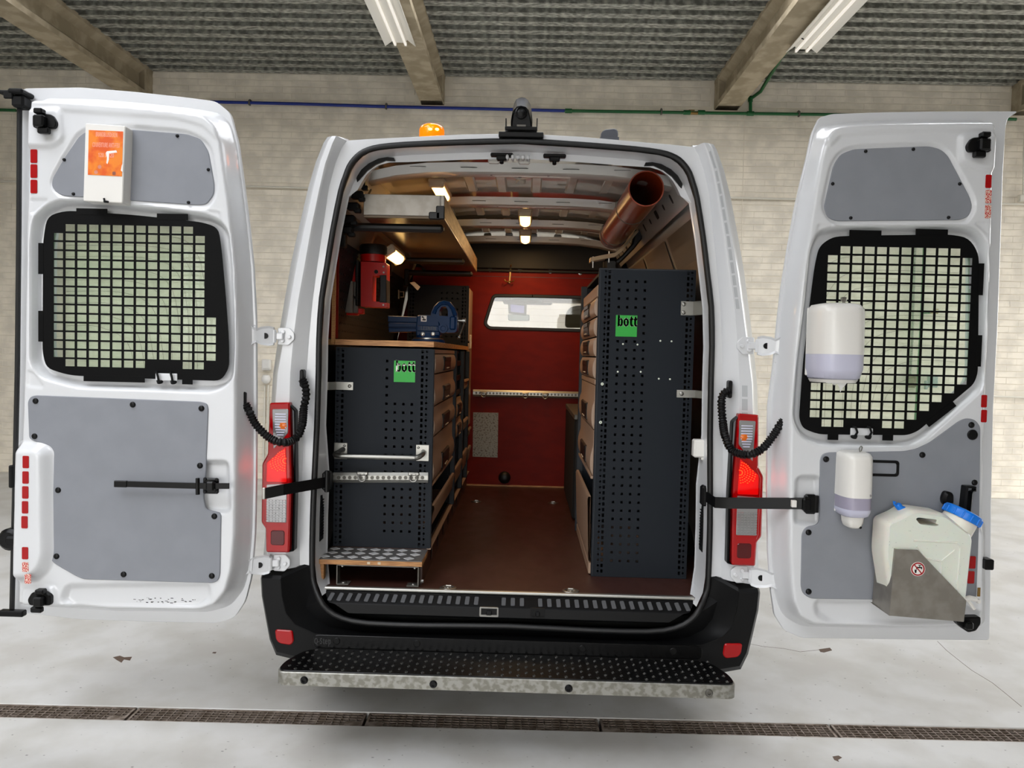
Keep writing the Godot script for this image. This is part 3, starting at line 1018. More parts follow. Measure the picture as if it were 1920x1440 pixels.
	# the ears run forward into the roof
	var ear := [a_s[0], a_l[0], a_r0[0], a_r1[0], a_o1[0], a_o2[0], a_o3[0]]
	var ear1 := []
	var ear2 := []
	for i in ear.size():
		ear1.append(ear[i] + Vector3(0.0, 0.006 if i > 1 else 0.012, -0.05 if i > 1 else -0.02))
		ear2.append(Vector3(ear[i].x + 0.01, 2.435 - 0.01 * i, -0.3))
	both_sides(s, [ear2, ear1, ear])
	# header above the opening and the roof skin
	var h_s: Array = s0.slice(0, 7)
	var h_l: Array = [Vector3(-0.016, 2.448, 0), Vector3(-0.249, 2.439, 0), Vector3(-0.468, 2.424, 0), Vector3(-0.571, 2.417, 0), Vector3(-0.622, 2.414, 0), Vector3(-0.67, 2.41, 0), Vector3(-0.709, 2.406, 0)]
	centred(h_l, false)
	var h1 := shift(h_l, Vector3(0, 0.004, -0.012))
	var h2 := shift(h_l, Vector3(0, 0.018, -0.09))
	var h3 := shift(h_l, Vector3(0, 0.028, -0.35))
	both_sides(s, [h3, h2, h1, h_l, h_s])
	part("body_shell", s, M["van white"], v)
	# roof, sides and cab beyond
	s = sh(35)
	var sec := func(z: float, w: float, t: float, hgt: float) -> Array:
		var o := []
		for p in [Vector2(0, 2.478), Vector2(0.5, 2.468), Vector2(0.70, 2.452), Vector2(0.765, 2.42), Vector2(0.80, 2.36), Vector2(0.93, 1.85), Vector2(1.0, 1.45), Vector2(1.025, 1.1), Vector2(1.03, 0.75), Vector2(1.0, 0.42)]:
			o.append(Vector3(-p.x * lerpf(w, t, clampf((p.y - 1.0) / 1.45, 0, 1)), minf(p.y, hgt) if p.y > 0.5 else p.y, z))
		return o
	both_sides(s, [sec.call(-3.15, 1.0, 1.0, 2.48), sec.call(-0.2, 1.0, 1.0, 2.48)])
	both_sides(s, [sec.call(-3.6, 0.99, 0.93, 2.30), sec.call(-3.15, 1.0, 1.0, 2.48)])
	part("side_panel", s, M["van white"], v)
	# cab: posts, bonnet, underbody
	s = sh(35)
	for q in [-1, 1]:
		s.tube([Vector3(q * 0.78, 2.28, -3.6), Vector3(q * 0.92, 1.3, -4.3)], 0.05, 8)
	s.loft([[Vector3(-0.93, 1.22, -4.25), Vector3(0.93, 1.22, -4.25)], [Vector3(-0.9, 1.05, -4.75), Vector3(0.9, 1.05, -4.75)], [Vector3(-0.9, 0.6, -5.0), Vector3(0.9, 0.6, -5.0)], [Vector3(-0.9, 0.3, -4.95), Vector3(0.9, 0.3, -4.95)]])
	for q in [-1, 1]:
		s.box(Vector3(q * 0.96, 0.85, -4.1), Vector3(0.06, 0.95, 1.6), 0.02)
	part("bonnet", s, M["van white"], v)
	s = sh()
	s.quad(Vector3(-0.92, 1.26, -4.27), Vector3(0.92, 1.26, -4.27), Vector3(0.78, 2.25, -3.62), Vector3(-0.78, 2.25, -3.62))
	part("windshield", s, M["windshield glass"], v)
	s = sh()
	s.box(Vector3(0, 0.38, -2.45), Vector3(1.9, 0.12, 4.7))
	part("chassis", s, M["cab black"], v)
	s = sh(40)
	s.lathe([Vector2(0.0, -0.09), Vector2(0.20, -0.09), Vector2(0.30, -0.11), Vector2(0.335, -0.09), Vector2(0.34, 0.0), Vector2(0.335, 0.09), Vector2(0.30, 0.11), Vector2(0.20, 0.07), Vector2(0, 0.07)], 28, Transform3D(Basis(Vector3.BACK, PI / 2), Vector3.ZERO))
	var wheel := s.mesh()
	for q in [Vector3(-0.86, 0.34, -0.98), Vector3(0.86, 0.34, -0.98), Vector3(-0.86, 0.34, -4.15), Vector3(0.86, 0.34, -4.15)]:
		put("wheel", wheel, M["tyre"], v, "", q - v.position)
	# --- white reveal inside the seal
	var i1 := []
	for i in s1.size():
		var dz := -0.10
		var dx := 0.0
		var dy := -0.004
		if i >= 9 and i <= 15: dz = -0.06
		if i == 8: dz = -0.08
		if i > 15: dz = -0.13; dx = 0.008
		if i >= 20: dz = -0.06
		i1.append(Vector3(s1[i].x + (dx if absf(s1[i].x) > 0.1 else 0.0), s1[i].y + dy * (1 if i < 9 else 0), s1[i].z + dz))
	s = sh(40)
	var ups: Array = s1.slice(0, 21)
	var ins: Array = i1.slice(0, 21)
	both_sides(s, [ups, ins])
	var lip := []
	for i in 21:
		var p: Vector3 = ins[i]
		var n := Vector3(0.0, -1, 0) if i < 3 else (Vector3(0.7, -0.7, 0) if i < 9 else Vector3(0.35, 0, 0))
		lip.append(p + n * (0.026 if i < 9 else 0.02) + Vector3(0, 0, -0.012))
	both_sides(s, [ins, lip])
	both_sides(s, [lip.slice(0, 9), shift(lip.slice(0, 9), Vector3(0, 0.02, -0.07))])
	part("opening_reveal", s, M["van white"], v)
	# dark access slots in the upper corners, latch strikers under the header
	s = sh(30)
	var slot: Array = [Vector3(-0.526, 2.352, -0.118), Vector3(-0.565, 2.353, -0.118), Vector3(-0.608, 2.335, -0.118), Vector3(-0.644, 2.309, -0.118), Vector3(-0.671, 2.277, -0.118), Vector3(-0.694, 2.245, -0.118), Vector3(-0.703, 2.247, -0.118), Vector3(-0.696, 2.274, -0.118), Vector3(-0.672, 2.309, -0.118), Vector3(-0.638, 2.339, -0.118), Vector3(-0.597, 2.36, -0.118), Vector3(-0.559, 2.367, -0.118), Vector3(-0.531, 2.365, -0.118)]
	var sp := []
	for p in slot: sp.append(Vector2(p.x, p.y))
	s.prism(sp, -0.114, -0.096, 0.001)
	var sp2 := []
	for p in sp: sp2.append(Vector2(-p.x, p.y))
	s.prism(sp2, -0.114, -0.096, 0.001)
	part("corner_slot", s, M["black plastic"], v)
	for c in [Vector3(-0.073, 2.377, -0.07), Vector3(0.147, 2.377, -0.07)]:
		s = sh(30)
		s.box(c, Vector3(0.095, 0.014, 0.03), 0.004)
		s.box(c + Vector3(0, -0.013, 0.0), Vector3(0.045, 0.02, 0.03), 0.005)
		s.rod(c + Vector3(0, -0.02, 0), c + Vector3(0, -0.034, 0.004), 0.009, 8)
		part("upper_striker", s, M["black plastic"], v)
	s = sh(30)
	for k in 5:
		var c: Vector3 = Vector3(-0.05 + k * 0.022, 2.366, -0.07)
		s.box(c, Vector3(0.012, 0.02, 0.05), 0.005)
	part("header_rib", s, M["van white"], v)

	# --- black sill with grip pads, bottom of the opening
	s = sh(25)
	var sill := []
	for q in [Vector3(0.775, 0.538, -0.03), Vector3(0.772, 0.532, -0.002), Vector3(0.745, 0.503, 0.044), Vector3(0.72, 0.498, 0.048), Vector3(0.66, 0.462, 0.052), Vector3(0.62, 0.452, 0.04)]:
		var row := []
		for k in 13: row.append(Vector3(-q.x + 2.0 * q.x * k / 12.0, q.y, q.z))
		sill.append(row)
	s.loft(sill)
	part("sill_plate", s, M["bumper plastic"], v)
	for k in 40:
		var x := -0.74 + k * 0.0379
		if absf(x + 0.085) < 0.03 or absf(x - 0.095) < 0.03: continue
		var lean := -0.3 * x
		var pad := sh()
		var n := Vector3(0, 0.88, 0.55).normalized()
		var up := Vector3(lean, 0.55, -0.88).normalized()
		var bs := Basis(up.cross(n).normalized(), up, n)
		pad.prism(rrect(Vector2.ZERO, 0.018, 0.042, 0.004, 2), 0.0, 0.0025, 0.0008, Transform3D(bs, Vector3(x, 0.5185, 0.0225)))
		part("grip_pad", pad, M["grip grey"], v)
	for q in [[917, 1147, 0.078, 0.040, "steel"], [1008, 1149, 0.06, 0.042, "black plastic"]]:
		var c: Vector3
		c = Vector3(-0.079, 0.484, 0.05) if q[0] == 917 else Vector3(0.121, 0.485, 0.05)
		s = sh()
		s.plate(rrect(Vector2(c.x, c.y), q[2], q[3], 0.004, 2), [Rect2(c.x - q[2] / 2 + 0.006, c.y - q[3] / 2 + 0.008, q[2] - 0.012, q[3] - 0.013)], 0.046, 0.054)
		var lk := part("lower_striker", s, M[q[4]], v)
		s = sh()
		s.box(c + Vector3(0, 0, -0.006), Vector3(q[2] - 0.01, q[3] - 0.01, 0.014))
		s.box(c + Vector3(0, -0.004, 0.004), Vector3(q[2] * 0.3, q[3] * 0.45, 0.012), 0.003)
		part("pocket", s, M["black plastic"], lk)

	# --- bumper
	var b_s: Array = [s0[18], s0[19], s0[20], s0[21], s0[22], s0[23], s0[24], s0[25]]
	var b_k: Array = [Vector3(-0.874, 0.628, 0.02), Vector3(-0.864, 0.545, 0.02), Vector3(-0.845, 0.471, 0.02), Vector3(-0.809, 0.425, 0.02), Vector3(-0.746, 0.391, 0.02), Vector3(-0.606, 0.374, 0.02), Vector3(-0.338, 0.374, 0.02), Vector3(0.033, 0.378, 0.02)]
	var b_2: Array = [Vector3(-0.931, 0.609, 0.085), Vector3(-0.926, 0.541, 0.085), Vector3(-0.908, 0.464, 0.085), Vector3(-0.872, 0.421, 0.085), Vector3(-0.79, 0.386, 0.085), Vector3(-0.636, 0.377, 0.085), Vector3(-0.33, 0.367, 0.085), Vector3(0.035, 0.362, 0.085)]
	var b_2b := shift(b_2, Vector3(-0.004, -0.006, -0.004))
	var b_1: Array = [Vector3(-1.013, 0.605, 0.078), Vector3(-1.008, 0.532, 0.078), Vector3(-0.989, 0.433, 0.078), Vector3(-0.973, 0.356, 0.078), Vector3(-0.948, 0.301, 0.078), Vector3(-0.68, 0.247, 0.078), Vector3(-0.328, 0.244, 0.078), Vector3(0.037, 0.243, 0.078)]
	var b_0: Array = [Vector3(-1.044, 0.581, 0), Vector3(-1.039, 0.506, 0), Vector3(-1.019, 0.4, 0), Vector3(-1.003, 0.321, 0), Vector3(-0.975, 0.256, 0), Vector3(-0.698, 0.196, 0), Vector3(-0.338, 0.198, 0), Vector3(0.037, 0.196, 0)]
	for a in [b_s, b_k, b_2, b_2b, b_1, b_0]: a[7] = Vector3(0, a[7].y, a[7].z)
	var b_9 := shift(b_0, Vector3(0, 0, -0.3))
	s = sh(32)
	both_sides(s, [b_s, b_k, b_2, b_2b, b_1, b_0, b_9])
	# shoulder on top of each corner
	var t0 := [b_s[0], b_k[0], b_2[0], b_2b[0], b_1[0], b_0[0]]
	var t1 := []
	for p in t0: t1.append(Vector3(p.x, p.y + 0.012, p.z - 0.012))
	var t2 := []
	for p in t0: t2.append(Vector3(p.x, p.y + 0.02, minf(p.z - 0.06, -0.02)))
	both_sides(s, [t2, t1, t0])
	part("rear_bumper", s, M["bumper plastic"], v)
	for q in [-1, 1]:
		var rf := []
		for p in [Vector3(-0.954, 0.396, 0.083), Vector3(-0.881, 0.394, 0.083), Vector3(-0.876, 0.347, 0.083), Vector3(-0.889, 0.333, 0.083), Vector3(-0.935, 0.339, 0.083), Vector3(-0.949, 0.354, 0.083)]: rf.append(Vector2(-q * p.x, p.y))
		s = sh(30)
		s.prism(rounded(rf, 0.012), 0.070, 0.088, 0.004)
		part("bumper_reflector", s, M["reflector red"], v, "red reflector at the end of the bumper")
	# grey reflective tape along the right pillar
	tape_run(v, a_r1, a_o1)
	# --- tail lamps
	tail_lamp(v, false)
	tail_lamp(v, true)
	# --- hinges between pillars and doors
	hinge(v, 630.0, false); hinge(v, 630.0, true)
	hinge(v, 1056.0, false); hinge(v, 1056.0, true)
	# --- rear step
	rear_step(v)
	check_straps(v)

func tape_run(v: Node3D, a_r1: Array, a_o1: Array) -> void:
	var s: Sh
	var run := []
	for i in range(1, 10): run.append([flip(a_r1[i]), flip(a_o1[i])])
	var tp := mat("tape grey", Color(0.70, 0.71, 0.72), 0.4)
	for i in run.size() - 1:
		var len: float = run[i][0].distance_to(run[i + 1][0])
		var n := maxi(1, int(round(len / 0.056)))
		if i in [5, 6]: continue
		for k in n:
			var t0 := (k + 0.08) / n
			var t1 := (k + 0.92) / n
			var up := Vector3(0, 0, 0.0012)
			var c0: Vector3 = run[i][0].lerp(run[i + 1][0], t0)
			var c1: Vector3 = run[i][1].lerp(run[i + 1][1], t0)
			var c2: Vector3 = run[i][1].lerp(run[i + 1][1], t1)
			var c3: Vector3 = run[i][0].lerp(run[i + 1][0], t1)
			s = sh()
			s.quad(c0.lerp(c1, 0.2) + up, c3.lerp(c2, 0.2) + up, c3.lerp(c2, 0.62) + up, c0.lerp(c1, 0.62) + up)
			for e in [[c0.lerp(c1, 0.2), c3.lerp(c2, 0.2)], [c3.lerp(c2, 0.2), c3.lerp(c2, 0.62)], [c3.lerp(c2, 0.62), c0.lerp(c1, 0.62)], [c0.lerp(c1, 0.62), c0.lerp(c1, 0.2)]]:
				s.quad(e[0] + up, e[1] + up, e[1] - up * 2, e[0] - up * 2)
			part("reflective_tape", s, tp, v)

func xf_lamp(p: Vector3, mirror: bool) -> Vector2:
	return Vector2(-p.x if mirror else p.x, p.y)

func poly2(a: Array, mirror := false) -> Array:
	var o := []
	for p in a: o.append(xf_lamp(p, mirror))
	return o

func tail_lamp(v: Node3D, mir: bool) -> void:
	var s := sh(30)
	s.prism(rounded(poly2([Vector3(-0.988, 1.326, 0.06), Vector3(-0.907, 1.33, 0.06), Vector3(-0.896, 1.01, 0.06), Vector3(-0.901, 0.714, 0.06), Vector3(-0.996, 0.713, 0.06), Vector3(-0.999, 0.811, 0.06), Vector3(-1.017, 0.835, 0.06), Vector3(-1.016, 1.077, 0.06), Vector3(-0.994, 1.117, 0.06)], mir), 0.008), 0.045, 0.082, 0.006)
	var l := part("tail_lamp", s, M["lamp red"], v, "tall red tail lamp with the brake light lit")
	s = sh(30)
	s.prism(rounded(poly2([Vector3(-0.914, 1.325, 0.05), Vector3(-0.887, 1.295, 0.05), Vector3(-0.881, 1.009, 0.05), Vector3(-0.884, 0.718, 0.05), Vector3(-0.911, 0.711, 0.05)], mir), 0.006), 0.03, 0.070, 0.004)
	part("lamp_flank", s, M["black plastic"], l, "black flank of the lamp")
	# upper clear window with ribbed indicator
	s = sh()
	s.prism(rounded(poly2([Vector3(-0.976, 1.301, 0.082), Vector3(-0.91, 1.303, 0.082), Vector3(-0.911, 1.205, 0.082), Vector3(-0.969, 1.138, 0.082)], mir), 0.006), 0.080, 0.0845, 0.0015)
	part("indicator_lens", s, M["lamp clear"], l)
	s = sh()
	var c0: Vector3 = Vector3(-0.941, 1.231, 0.085)
	for i in 9:
		s.box(Vector3((-c0.x if mir else c0.x), c0.y + 0.05 - i * 0.0105, 0.0855), Vector3(0.046 - maxf(0, i - 5) * 0.006, 0.0055, 0.004), 0.001)
	part("indicator_rib", s, M["smoke plastic"], l)
	s = sh(50)
	s.lathe([Vector2(0.016, 0), Vector2(0.012, 0.003), Vector2(0, 0.005)], 12, Transform3D(Basis(Vector3.RIGHT, PI / 2), Vector3((-c0.x if mir else c0.x) + (-0.01 if mir else 0.01), c0.y + 0.004, 0.0845)))
	part("amber_bulb", s, M["lamp amber"], l)
	# lit brake light: red lens with rows of bright facets
	s = sh()
	var bp := poly2([Vector3(-0.995, 1.083, 0.082), Vector3(-0.919, 1.148, 0.082), Vector3(-0.913, 1.004, 0.082), Vector3(-0.996, 1.004, 0.082)], mir)
	s.prism(rounded(bp, 0.006), 0.080, 0.0855, 0.0015)
	part("brake_lens", s, M["brake glow"], l)
	s = sh()
	var b0: Vector3 = Vector3(-0.919, 1.092, 0.086)
	for ring in 6:
		for k in 14:
			var r := 0.010 + ring * 0.0105
			var a := PI * 0.55 + k * (0.30 / (0.4 + ring * 0.32))
			var p := Vector2(b0.x + cos(a) * r, b0.y + sin(a) * r)
			if mir: p.x = -p.x
			if Geometry2D.is_point_in_polygon(p, PackedVector2Array(bp)):
				s.box(Vector3(p.x, p.y, 0.0862), Vector3(0.0048, 0.0038, 0.002), 0.0005, Transform3D())
	part("light_facet", s, M["brake spot"], l)
	var li := OmniLight3D.new()
	li.name = "brake_light"
	li.light_color = Color(1.0, 0.08, 0.03)
	li.light_energy = 0.0015
	li.light_size = 0.03
	li.omni_range = 12.0
	li.omni_attenuation = 2.0
	li.shadow_enabled = true
	var bl: Vector3 = Vector3(-0.944, 1.06, 0.11)
	li.position = Vector3(-bl.x if mir else bl.x, bl.y, bl.z) - world_of(l)
	l.add_child(li)
	# clear reversing window with faceted reflector, fog light below
	s = sh()
	s.prism(rounded(poly2([Vector3(-0.996, 0.993, 0.082), Vector3(-0.913, 0.998, 0.082), Vector3(-0.913, 0.838, 0.082), Vector3(-0.994, 0.838, 0.082)], mir), 0.005), 0.080, 0.0845, 0.0015)
	part("reversing_lens", s, M["lamp clear"], l)
	s = sh()
	var g := RandomNumberGenerator.new()
	g.seed = 9
	var r0: Vector3 = Vector3(-0.954, 0.886, 0.086)
	for i in 6:
		for j in 9:
			var p := Vector3(r0.x - 0.035 + i * 0.0135, r0.y - 0.042 + j * 0.0105, 0.0848)
			if mir: p.x = -p.x
			s.box(p, Vector3(0.012, 0.008, 0.004), 0.0012, Transform3D(Basis.from_euler(Vector3(0, 0, 0)), Vector3(0, 0, g.randf_range(-0.0012, 0.0008))))
	part("reversing_facet", s, M["lamp clear"], l)
	s = sh()
	s.prism(rrect(xf_lamp(Vector3(-0.948, 0.775, 0.082), mir), 0.058, 0.062, 0.01, 3), 0.08, 0.0845, 0.003)
	part("fog_lens", s, mat("fog red", Color(0.30, 0.008, 0.015), 0.15), l)
	# clear outer edge that wraps round the corner
	s = sh()
	s.prism(rounded(poly2([Vector3(-0.993, 1.112, 0.07), Vector3(-0.984, 1.112, 0.07), Vector3(-1.003, 1.07, 0.07), Vector3(-1.001, 0.842, 0.07), Vector3(-0.994, 0.822, 0.07), Vector3(-1.012, 0.839, 0.07), Vector3(-1.012, 1.079, 0.07)], mir), 0.003), 0.06, 0.0835, 0.001)
	part("edge_lens", s, mat("pink plastic", Color(0.72, 0.40, 0.40), 0.15), l)

func hinge(v: Node3D, _y: float, mir: bool) -> void:
	var up := _y < 800.0
	var p0: Vector3 = Vector3(-0.931, 1.597, 0.055) if up else Vector3(-0.937, 0.665, 0.055)
	var p1: Vector3 = Vector3(-1.051, 1.595, 0.13) if up else Vector3(-1.074, 0.677, 0.13)
	var f := -1.0 if mir else 1.0
	if mir: p0.y += 0.006; p1.y += 0.006
	var s := sh(20)
	# mounting plate with three bolts on the pillar
	var c := Vector2(p0.x * f, p0.y)
	var pl := []
	for q in [Vector2(-0.035, 0.034), Vector2(0.012, 0.036), Vector2(0.033, 0.014), Vector2(0.033, -0.012), Vector2(0.010, -0.036), Vector2(-0.035, -0.034)]: pl.append(c + Vector2(q.x * f, q.y))
	s.prism(rounded(pl, 0.006, 2), 0.045, 0.058, 0.002)
	var h := part("door_hinge", s, M["van white"], v)
	s = sh(30)
	for q in [Vector2(-0.012, 0.018), Vector2(0.014, -0.002), Vector2(-0.014, -0.018)]:
		var b := Vector3(c.x + q.x * f, c.y + q.y, 0.056)
		s.rod(b, b + Vector3(0, 0, 0.011), 0.0085, 10, 0.002)
	part("hinge_bolt", s, M["van white"], h)
	# knuckle and arm reaching the door edge
	s = sh(30)
	s.rod(Vector3((p0.x - 0.045) * f, p0.y - 0.026, 0.075), Vector3((p0.x - 0.045) * f, p0.y + 0.026, 0.075), 0.011, 10, 0.002)
	s.box(Vector3((p0.x - 0.028) * f, p0.y, 0.066), Vector3(0.04, 0.03, 0.018), 0.004)
	part("hinge_knuckle", s, M["van white"], h)
	s = sh(20)
	var x0 := (p0.x - 0.042) * f
	var x1 := p1.x * f
	var prof := []
	for q in [[0.0, 0.036, 0.090], [0.2, 0.040, 0.100], [0.55, 0.036, 0.112], [0.75, 0.027, 0.124], [0.9, 0.033, 0.128], [1.0, 0.04, 0.130]]:
		var x := lerpf(x0, x1, q[0])
		prof.append([Vector3(x, p0.y - q[1], q[2] - 0.016), Vector3(x, p0.y - q[1], q[2]), Vector3(x, p0.y - q[1] + 0.009, q[2] - 0.006), Vector3(x, p0.y + q[1] - 0.009, q[2] - 0.006), Vector3(x, p0.y + q[1], q[2]), Vector3(x, p0.y + q[1], q[2] - 0.016)])
	s.loft(prof, true)
	part("hinge_arm", s, M["van white"], h)
	s = sh(30)
	s.rod(Vector3(lerpf(x0, x1, 0.38), p0.y, 0.096), Vector3(lerpf(x0, x1, 0.38), p0.y, 0.1015), 0.012, 14)
	part("hinge_hole", s, M["black plastic"], h)

func rear_step(v: Node3D) -> void:
	# galvanised frame with a black perforated tread
	var s := sh(25)
	var y := 0.351
	var outline := []
	var flat := Transform3D(Basis(Vector3(1, 0, 0), Vector3(0, 0, -1), Vector3(0, 1, 0)), Vector3.ZERO)
	for p in [Vector2(-0.80, -0.165), Vector2(-0.852, -0.30), Vector2(-0.852, -0.385), Vector2(0.852, -0.385), Vector2(0.852, -0.30), Vector2(0.80, -0.165)]: outline.append(p)
	s.prism(rounded(outline, 0.06, 6), y - 0.052, y - 0.002, 0.003, flat)
	var st := part("rear_step", s, M["galvanised"], v, "galvanised rear step frame with black studded tread")
	s = sh(25)
	var inner := []
	for p in [Vector2(-0.795, -0.165), Vector2(-0.847, -0.30), Vector2(-0.847, -0.379), Vector2(0.847, -0.379), Vector2(0.847, -0.30), Vector2(0.795, -0.165)]: inner.append(p)
	s.prism(rounded(inner, 0.058, 6), y - 0.004, y + 0.002, 0.001, flat)
	part("tread_plate", s, M["step tread"], st)
	# upstand at the back
	s = sh()
	s.prism(rounded([Vector2(-0.775, y), Vector2(-0.775, y + 0.055), Vector2(0.775, y + 0.055), Vector2(0.775, y)], 0.02, 3), 0.150, 0.156, 0.001)
	part("back_upstand", s, M["step tread"], st)
	s = sh(30)
	for x in [-0.682, -0.36, 0.30, 0.66]:
		s.rod(Vector3(x, y + 0.032, 0.155), Vector3(x, y + 0.032, 0.159), 0.014, 14, 0.002)
	part("screw_cap", s, M["black plastic"], st)
	text_on("step_lettering", "Q-Step", 0.034, M["step print"], st, Transform3D(Basis(), Vector3(-0.738, y + 0.030, 0.1565)), true, 0.001, 0.066)
	# anti-slip studs
	s = sh(40)
	var ring := [Vector2(0.0070, 0.002), Vector2(0.0058, 0.0045), Vector2(0.0044, 0.0045), Vector2(0.0035, 0.0015)]
	var t := sh()
	var k := 0
	for r in 8:
		for c in 28:
			var x := -0.815 + c * 0.0595 + (0.0298 if r % 2 else 0.0)
			var z := 0.178 + r * 0.0262
			if absf(x) > 0.80 + (z - 0.165) * 0.22: continue
			s.lathe(ring, 8, Transform3D(Basis(), Vector3(x, y, z)))
			k += 1
			if absf(x + 0.0298) < 0.80: t.rod(Vector3(x + 0.0298, y + 0.001, z), Vector3(x + 0.0298, y + 0.0026, z), 0.004, 6)
	stuff(part("tread_stud", s, M["zinc stud"], st))
	stuff(part("tread_dimple", t, M["black plastic"], st))
	for x in [-0.745, -0.265, 0.235, 0.75]:
		s = sh(30)
		var c := Vector3(x, y - 0.030, 0.385)
		s.lathe([Vector2(0, 0.004), Vector2(0.006, 0.004), Vector2(0.006, 0.009), Vector2(0.011, 0.009), Vector2(0.0145, 0.003), Vector2(0.0145, -0.002)], 14, Transform3D(Basis(Vector3.RIGHT, PI / 2), c))
		part("step_plug", s, M["black plastic"] if x < 0.7 else M["zinc dull"], st)
	s = sh()
	for x in [-0.52, 0.44]:
		s.prism([Vector2(x - 0.016, y - 0.05), Vector2(x + 0.016, y - 0.05), Vector2(x, y - 0.085)], 0.26, 0.268)
		s.box(Vector3(x, y - 0.06, 0.1), Vector3(0.05, 0.05, 0.4), 0.004)
	part("support_bracket", s, M["galvanised"], st)

func check_straps(v: Node3D) -> void:
	# left strap hangs free from the pillar, right one reaches the door
	var s := sh(30)
	var a: Vector3 = Vector3(-0.778, 0.991, -0.02)
	var b: Vector3 = Vector3(-0.898, 0.99, 0.17)
	var c: Vector3 = Vector3(-0.962, 0.978, 0.2)
	s.loft([strap_ring(a, 0.022), strap_ring(b, 0.022), strap_ring(c, 0.022)], true)
	var st := part("check_strap", s, M["black steel"], v, "black check strap hanging loose from the left pillar")
	s = sh()
	s.box(c + Vector3(-0.004, 0, 0), Vector3(0.012, 0.046, 0.012), 0.002)
	part("strap_end", s, M["steel"], st)
	s = sh(20)
	s.box(a + Vector3(0.0, 0.004, -0.015), Vector3(0.035, 0.08, 0.05), 0.008)
	s.rod(a + Vector3(0.004, -0.04, 0.006), a + Vector3(0.004, 0.05, 0.006), 0.010, 10, 0.002)
	part("strap_pivot", s, M["black plastic"], st)
	s = sh(30)
	a = Vector3(0.808, 0.975, -0.02)
	b = Vector3(0.819, 0.972, 0.1)
	c = Vector3(1.126, 1.002, 0.235)
	s.loft([strap_ring(a, 0.022), strap_ring(b, 0.022), strap_ring(b.lerp(c, 0.15) + Vector3(0, 0, 0.01), 0.022), strap_ring(c, 0.022)], true)
	st = part("check_strap", s, M["black steel"], v, "black check strap reaching from the right pillar to the door")
	s = sh()
	s.box(Vector3(1.087, 1, 0.232), Vector3(0.018, 0.026, 0.016), 0.001)
	part("strap_sticker", s, M["sign white"], st)
	s = sh(20)
	s.box(a + Vector3(0.0, -0.0, -0.015), Vector3(0.03, 0.085, 0.05), 0.008)
	part("strap_pivot", s, M["black plastic"], st)
	# ribbed cable hoses to the doors
	for m in [false, true]:
		var pts: Array = [Vector3(1.061, 1.313, 0.16), Vector3(1.047, 1.294, 0.16), Vector3(1.018, 1.245, 0.16), Vector3(0.98, 1.198, 0.16), Vector3(0.927, 1.174, 0.16)] if m else [Vector3(-1.058, 1.326, 0.16), Vector3(-1.043, 1.299, 0.16), Vector3(-1.015, 1.244, 0.16), Vector3(-0.961, 1.193, 0.16), Vector3(-0.908, 1.175, 0.16)]
		pts.append_array([Vector3(0.881, 1.183, 0.11), Vector3(0.85, 1.236, 0.11)] if m else [Vector3(-0.874, 1.185, 0.11), Vector3(-0.847, 1.235, 0.11)])
		pts.append_array([Vector3(0.852, 1.299, 0.05), Vector3(0.845, 1.377, 0.05), Vector3(0.855, 1.409, 0.05), Vector3(0.878, 1.421, 0.05)] if m else [Vector3(-0.857, 1.306, 0.05), Vector3(-0.848, 1.361, 0.05), Vector3(-0.856, 1.407, 0.05), Vector3(-0.867, 1.424, 0.05)])
		s = sh()
		ribbed(s, smooth_path(pts, 12), 0.0135, 0.0175)
		var h := part("cable_hose", s, M["black plastic"], v, "black ribbed cable hose between the %s door and its pillar" % ["right", "left"][0 if m else 1])
		s = sh(30)
		var e0: Vector3 = pts[0]
		var e1: Vector3 = pts[pts.size() - 1]
		s.prism(rrect(Vector2(e0.x + (0.006 if m else -0.004), e0.y + 0.012), 0.016, 0.072, 0.008, 4), e0.z - 0.05, e0.z + 0.012, 0.004)
		s.prism(rrect(Vector2(e1.x, e1.y + 0.004), 0.016, 0.072, 0.008, 4), e1.z - 0.03, e1.z + 0.006, 0.003)
		part("hose_grommet", s, M["black plastic"], h)
	# vents in the pillar trims, small holes
	for q in [-1, 1]:
		s = sh()
		var x0 := 0.808
		var xf := Transform3D(Basis(Vector3(0.07, 0, 1).normalized() * 1.0, Vector3(0, 1, 0), Vector3(1, 0, 0)), Vector3.ZERO)
		for k in 13:
			s.box(Vector3(-q * x0, 0.905 - k * 0.0125, -0.075), Vector3(0.006, 0.005, 0.04), 0.001)
		var fr := sh()
		fr.box(Vector3(-q * (x0 + 0.003), 0.83, -0.075), Vector3(0.006, 0.20, 0.055), 0.003)
		var vg := part("pillar_vent", fr, M["black plastic"], v)
		part("vent_slat", s, M["bumper plastic"], vg)

func strap_ring(p: Vector3, h: float) -> Array:
	return [p + Vector3(0, -h, -0.003), p + Vector3(0, -h, 0.003), p + Vector3(0, h, 0.003), p + Vector3(0, h, -0.003)]

func ribbed(s: Sh, path: Array, r0: float, r1: float) -> void:
	var len := 0.0
	var fine := []
	for i in path.size() - 1:
		var a: Vector3 = path[i]
		var b: Vector3 = path[i + 1]
		var n := maxi(1, int(a.distance_to(b) / 0.0025))
		for k in n: fine.append(a.lerp(b, float(k) / n))
	fine.append(path[-1])
	var up := Vector3(0, 0, 1)
	var prev := []
	for i in fine.size():
		var t: Vector3 = (fine[mini(i + 1, fine.size() - 1)] - fine[maxi(i - 1, 0)]).normalized()
		var sd := t.cross(up).normalized()
		if sd == Vector3.ZERO: sd = Vector3.RIGHT
		up = sd.cross(t).normalized()
		var r := r1 if (i / 2) % 2 else r0
		var ring := []
		for k in 8:
			var a := TAU * k / 8
			ring.append(fine[i] + (sd * cos(a) + up * sin(a)) * r)
		if prev: s.loft([prev, ring], true)
		prev = ring

# ------------------------------------------------------------------ rear doors
const DZ := 0.22      # plane of the doors' inner sheet, doors folded right back

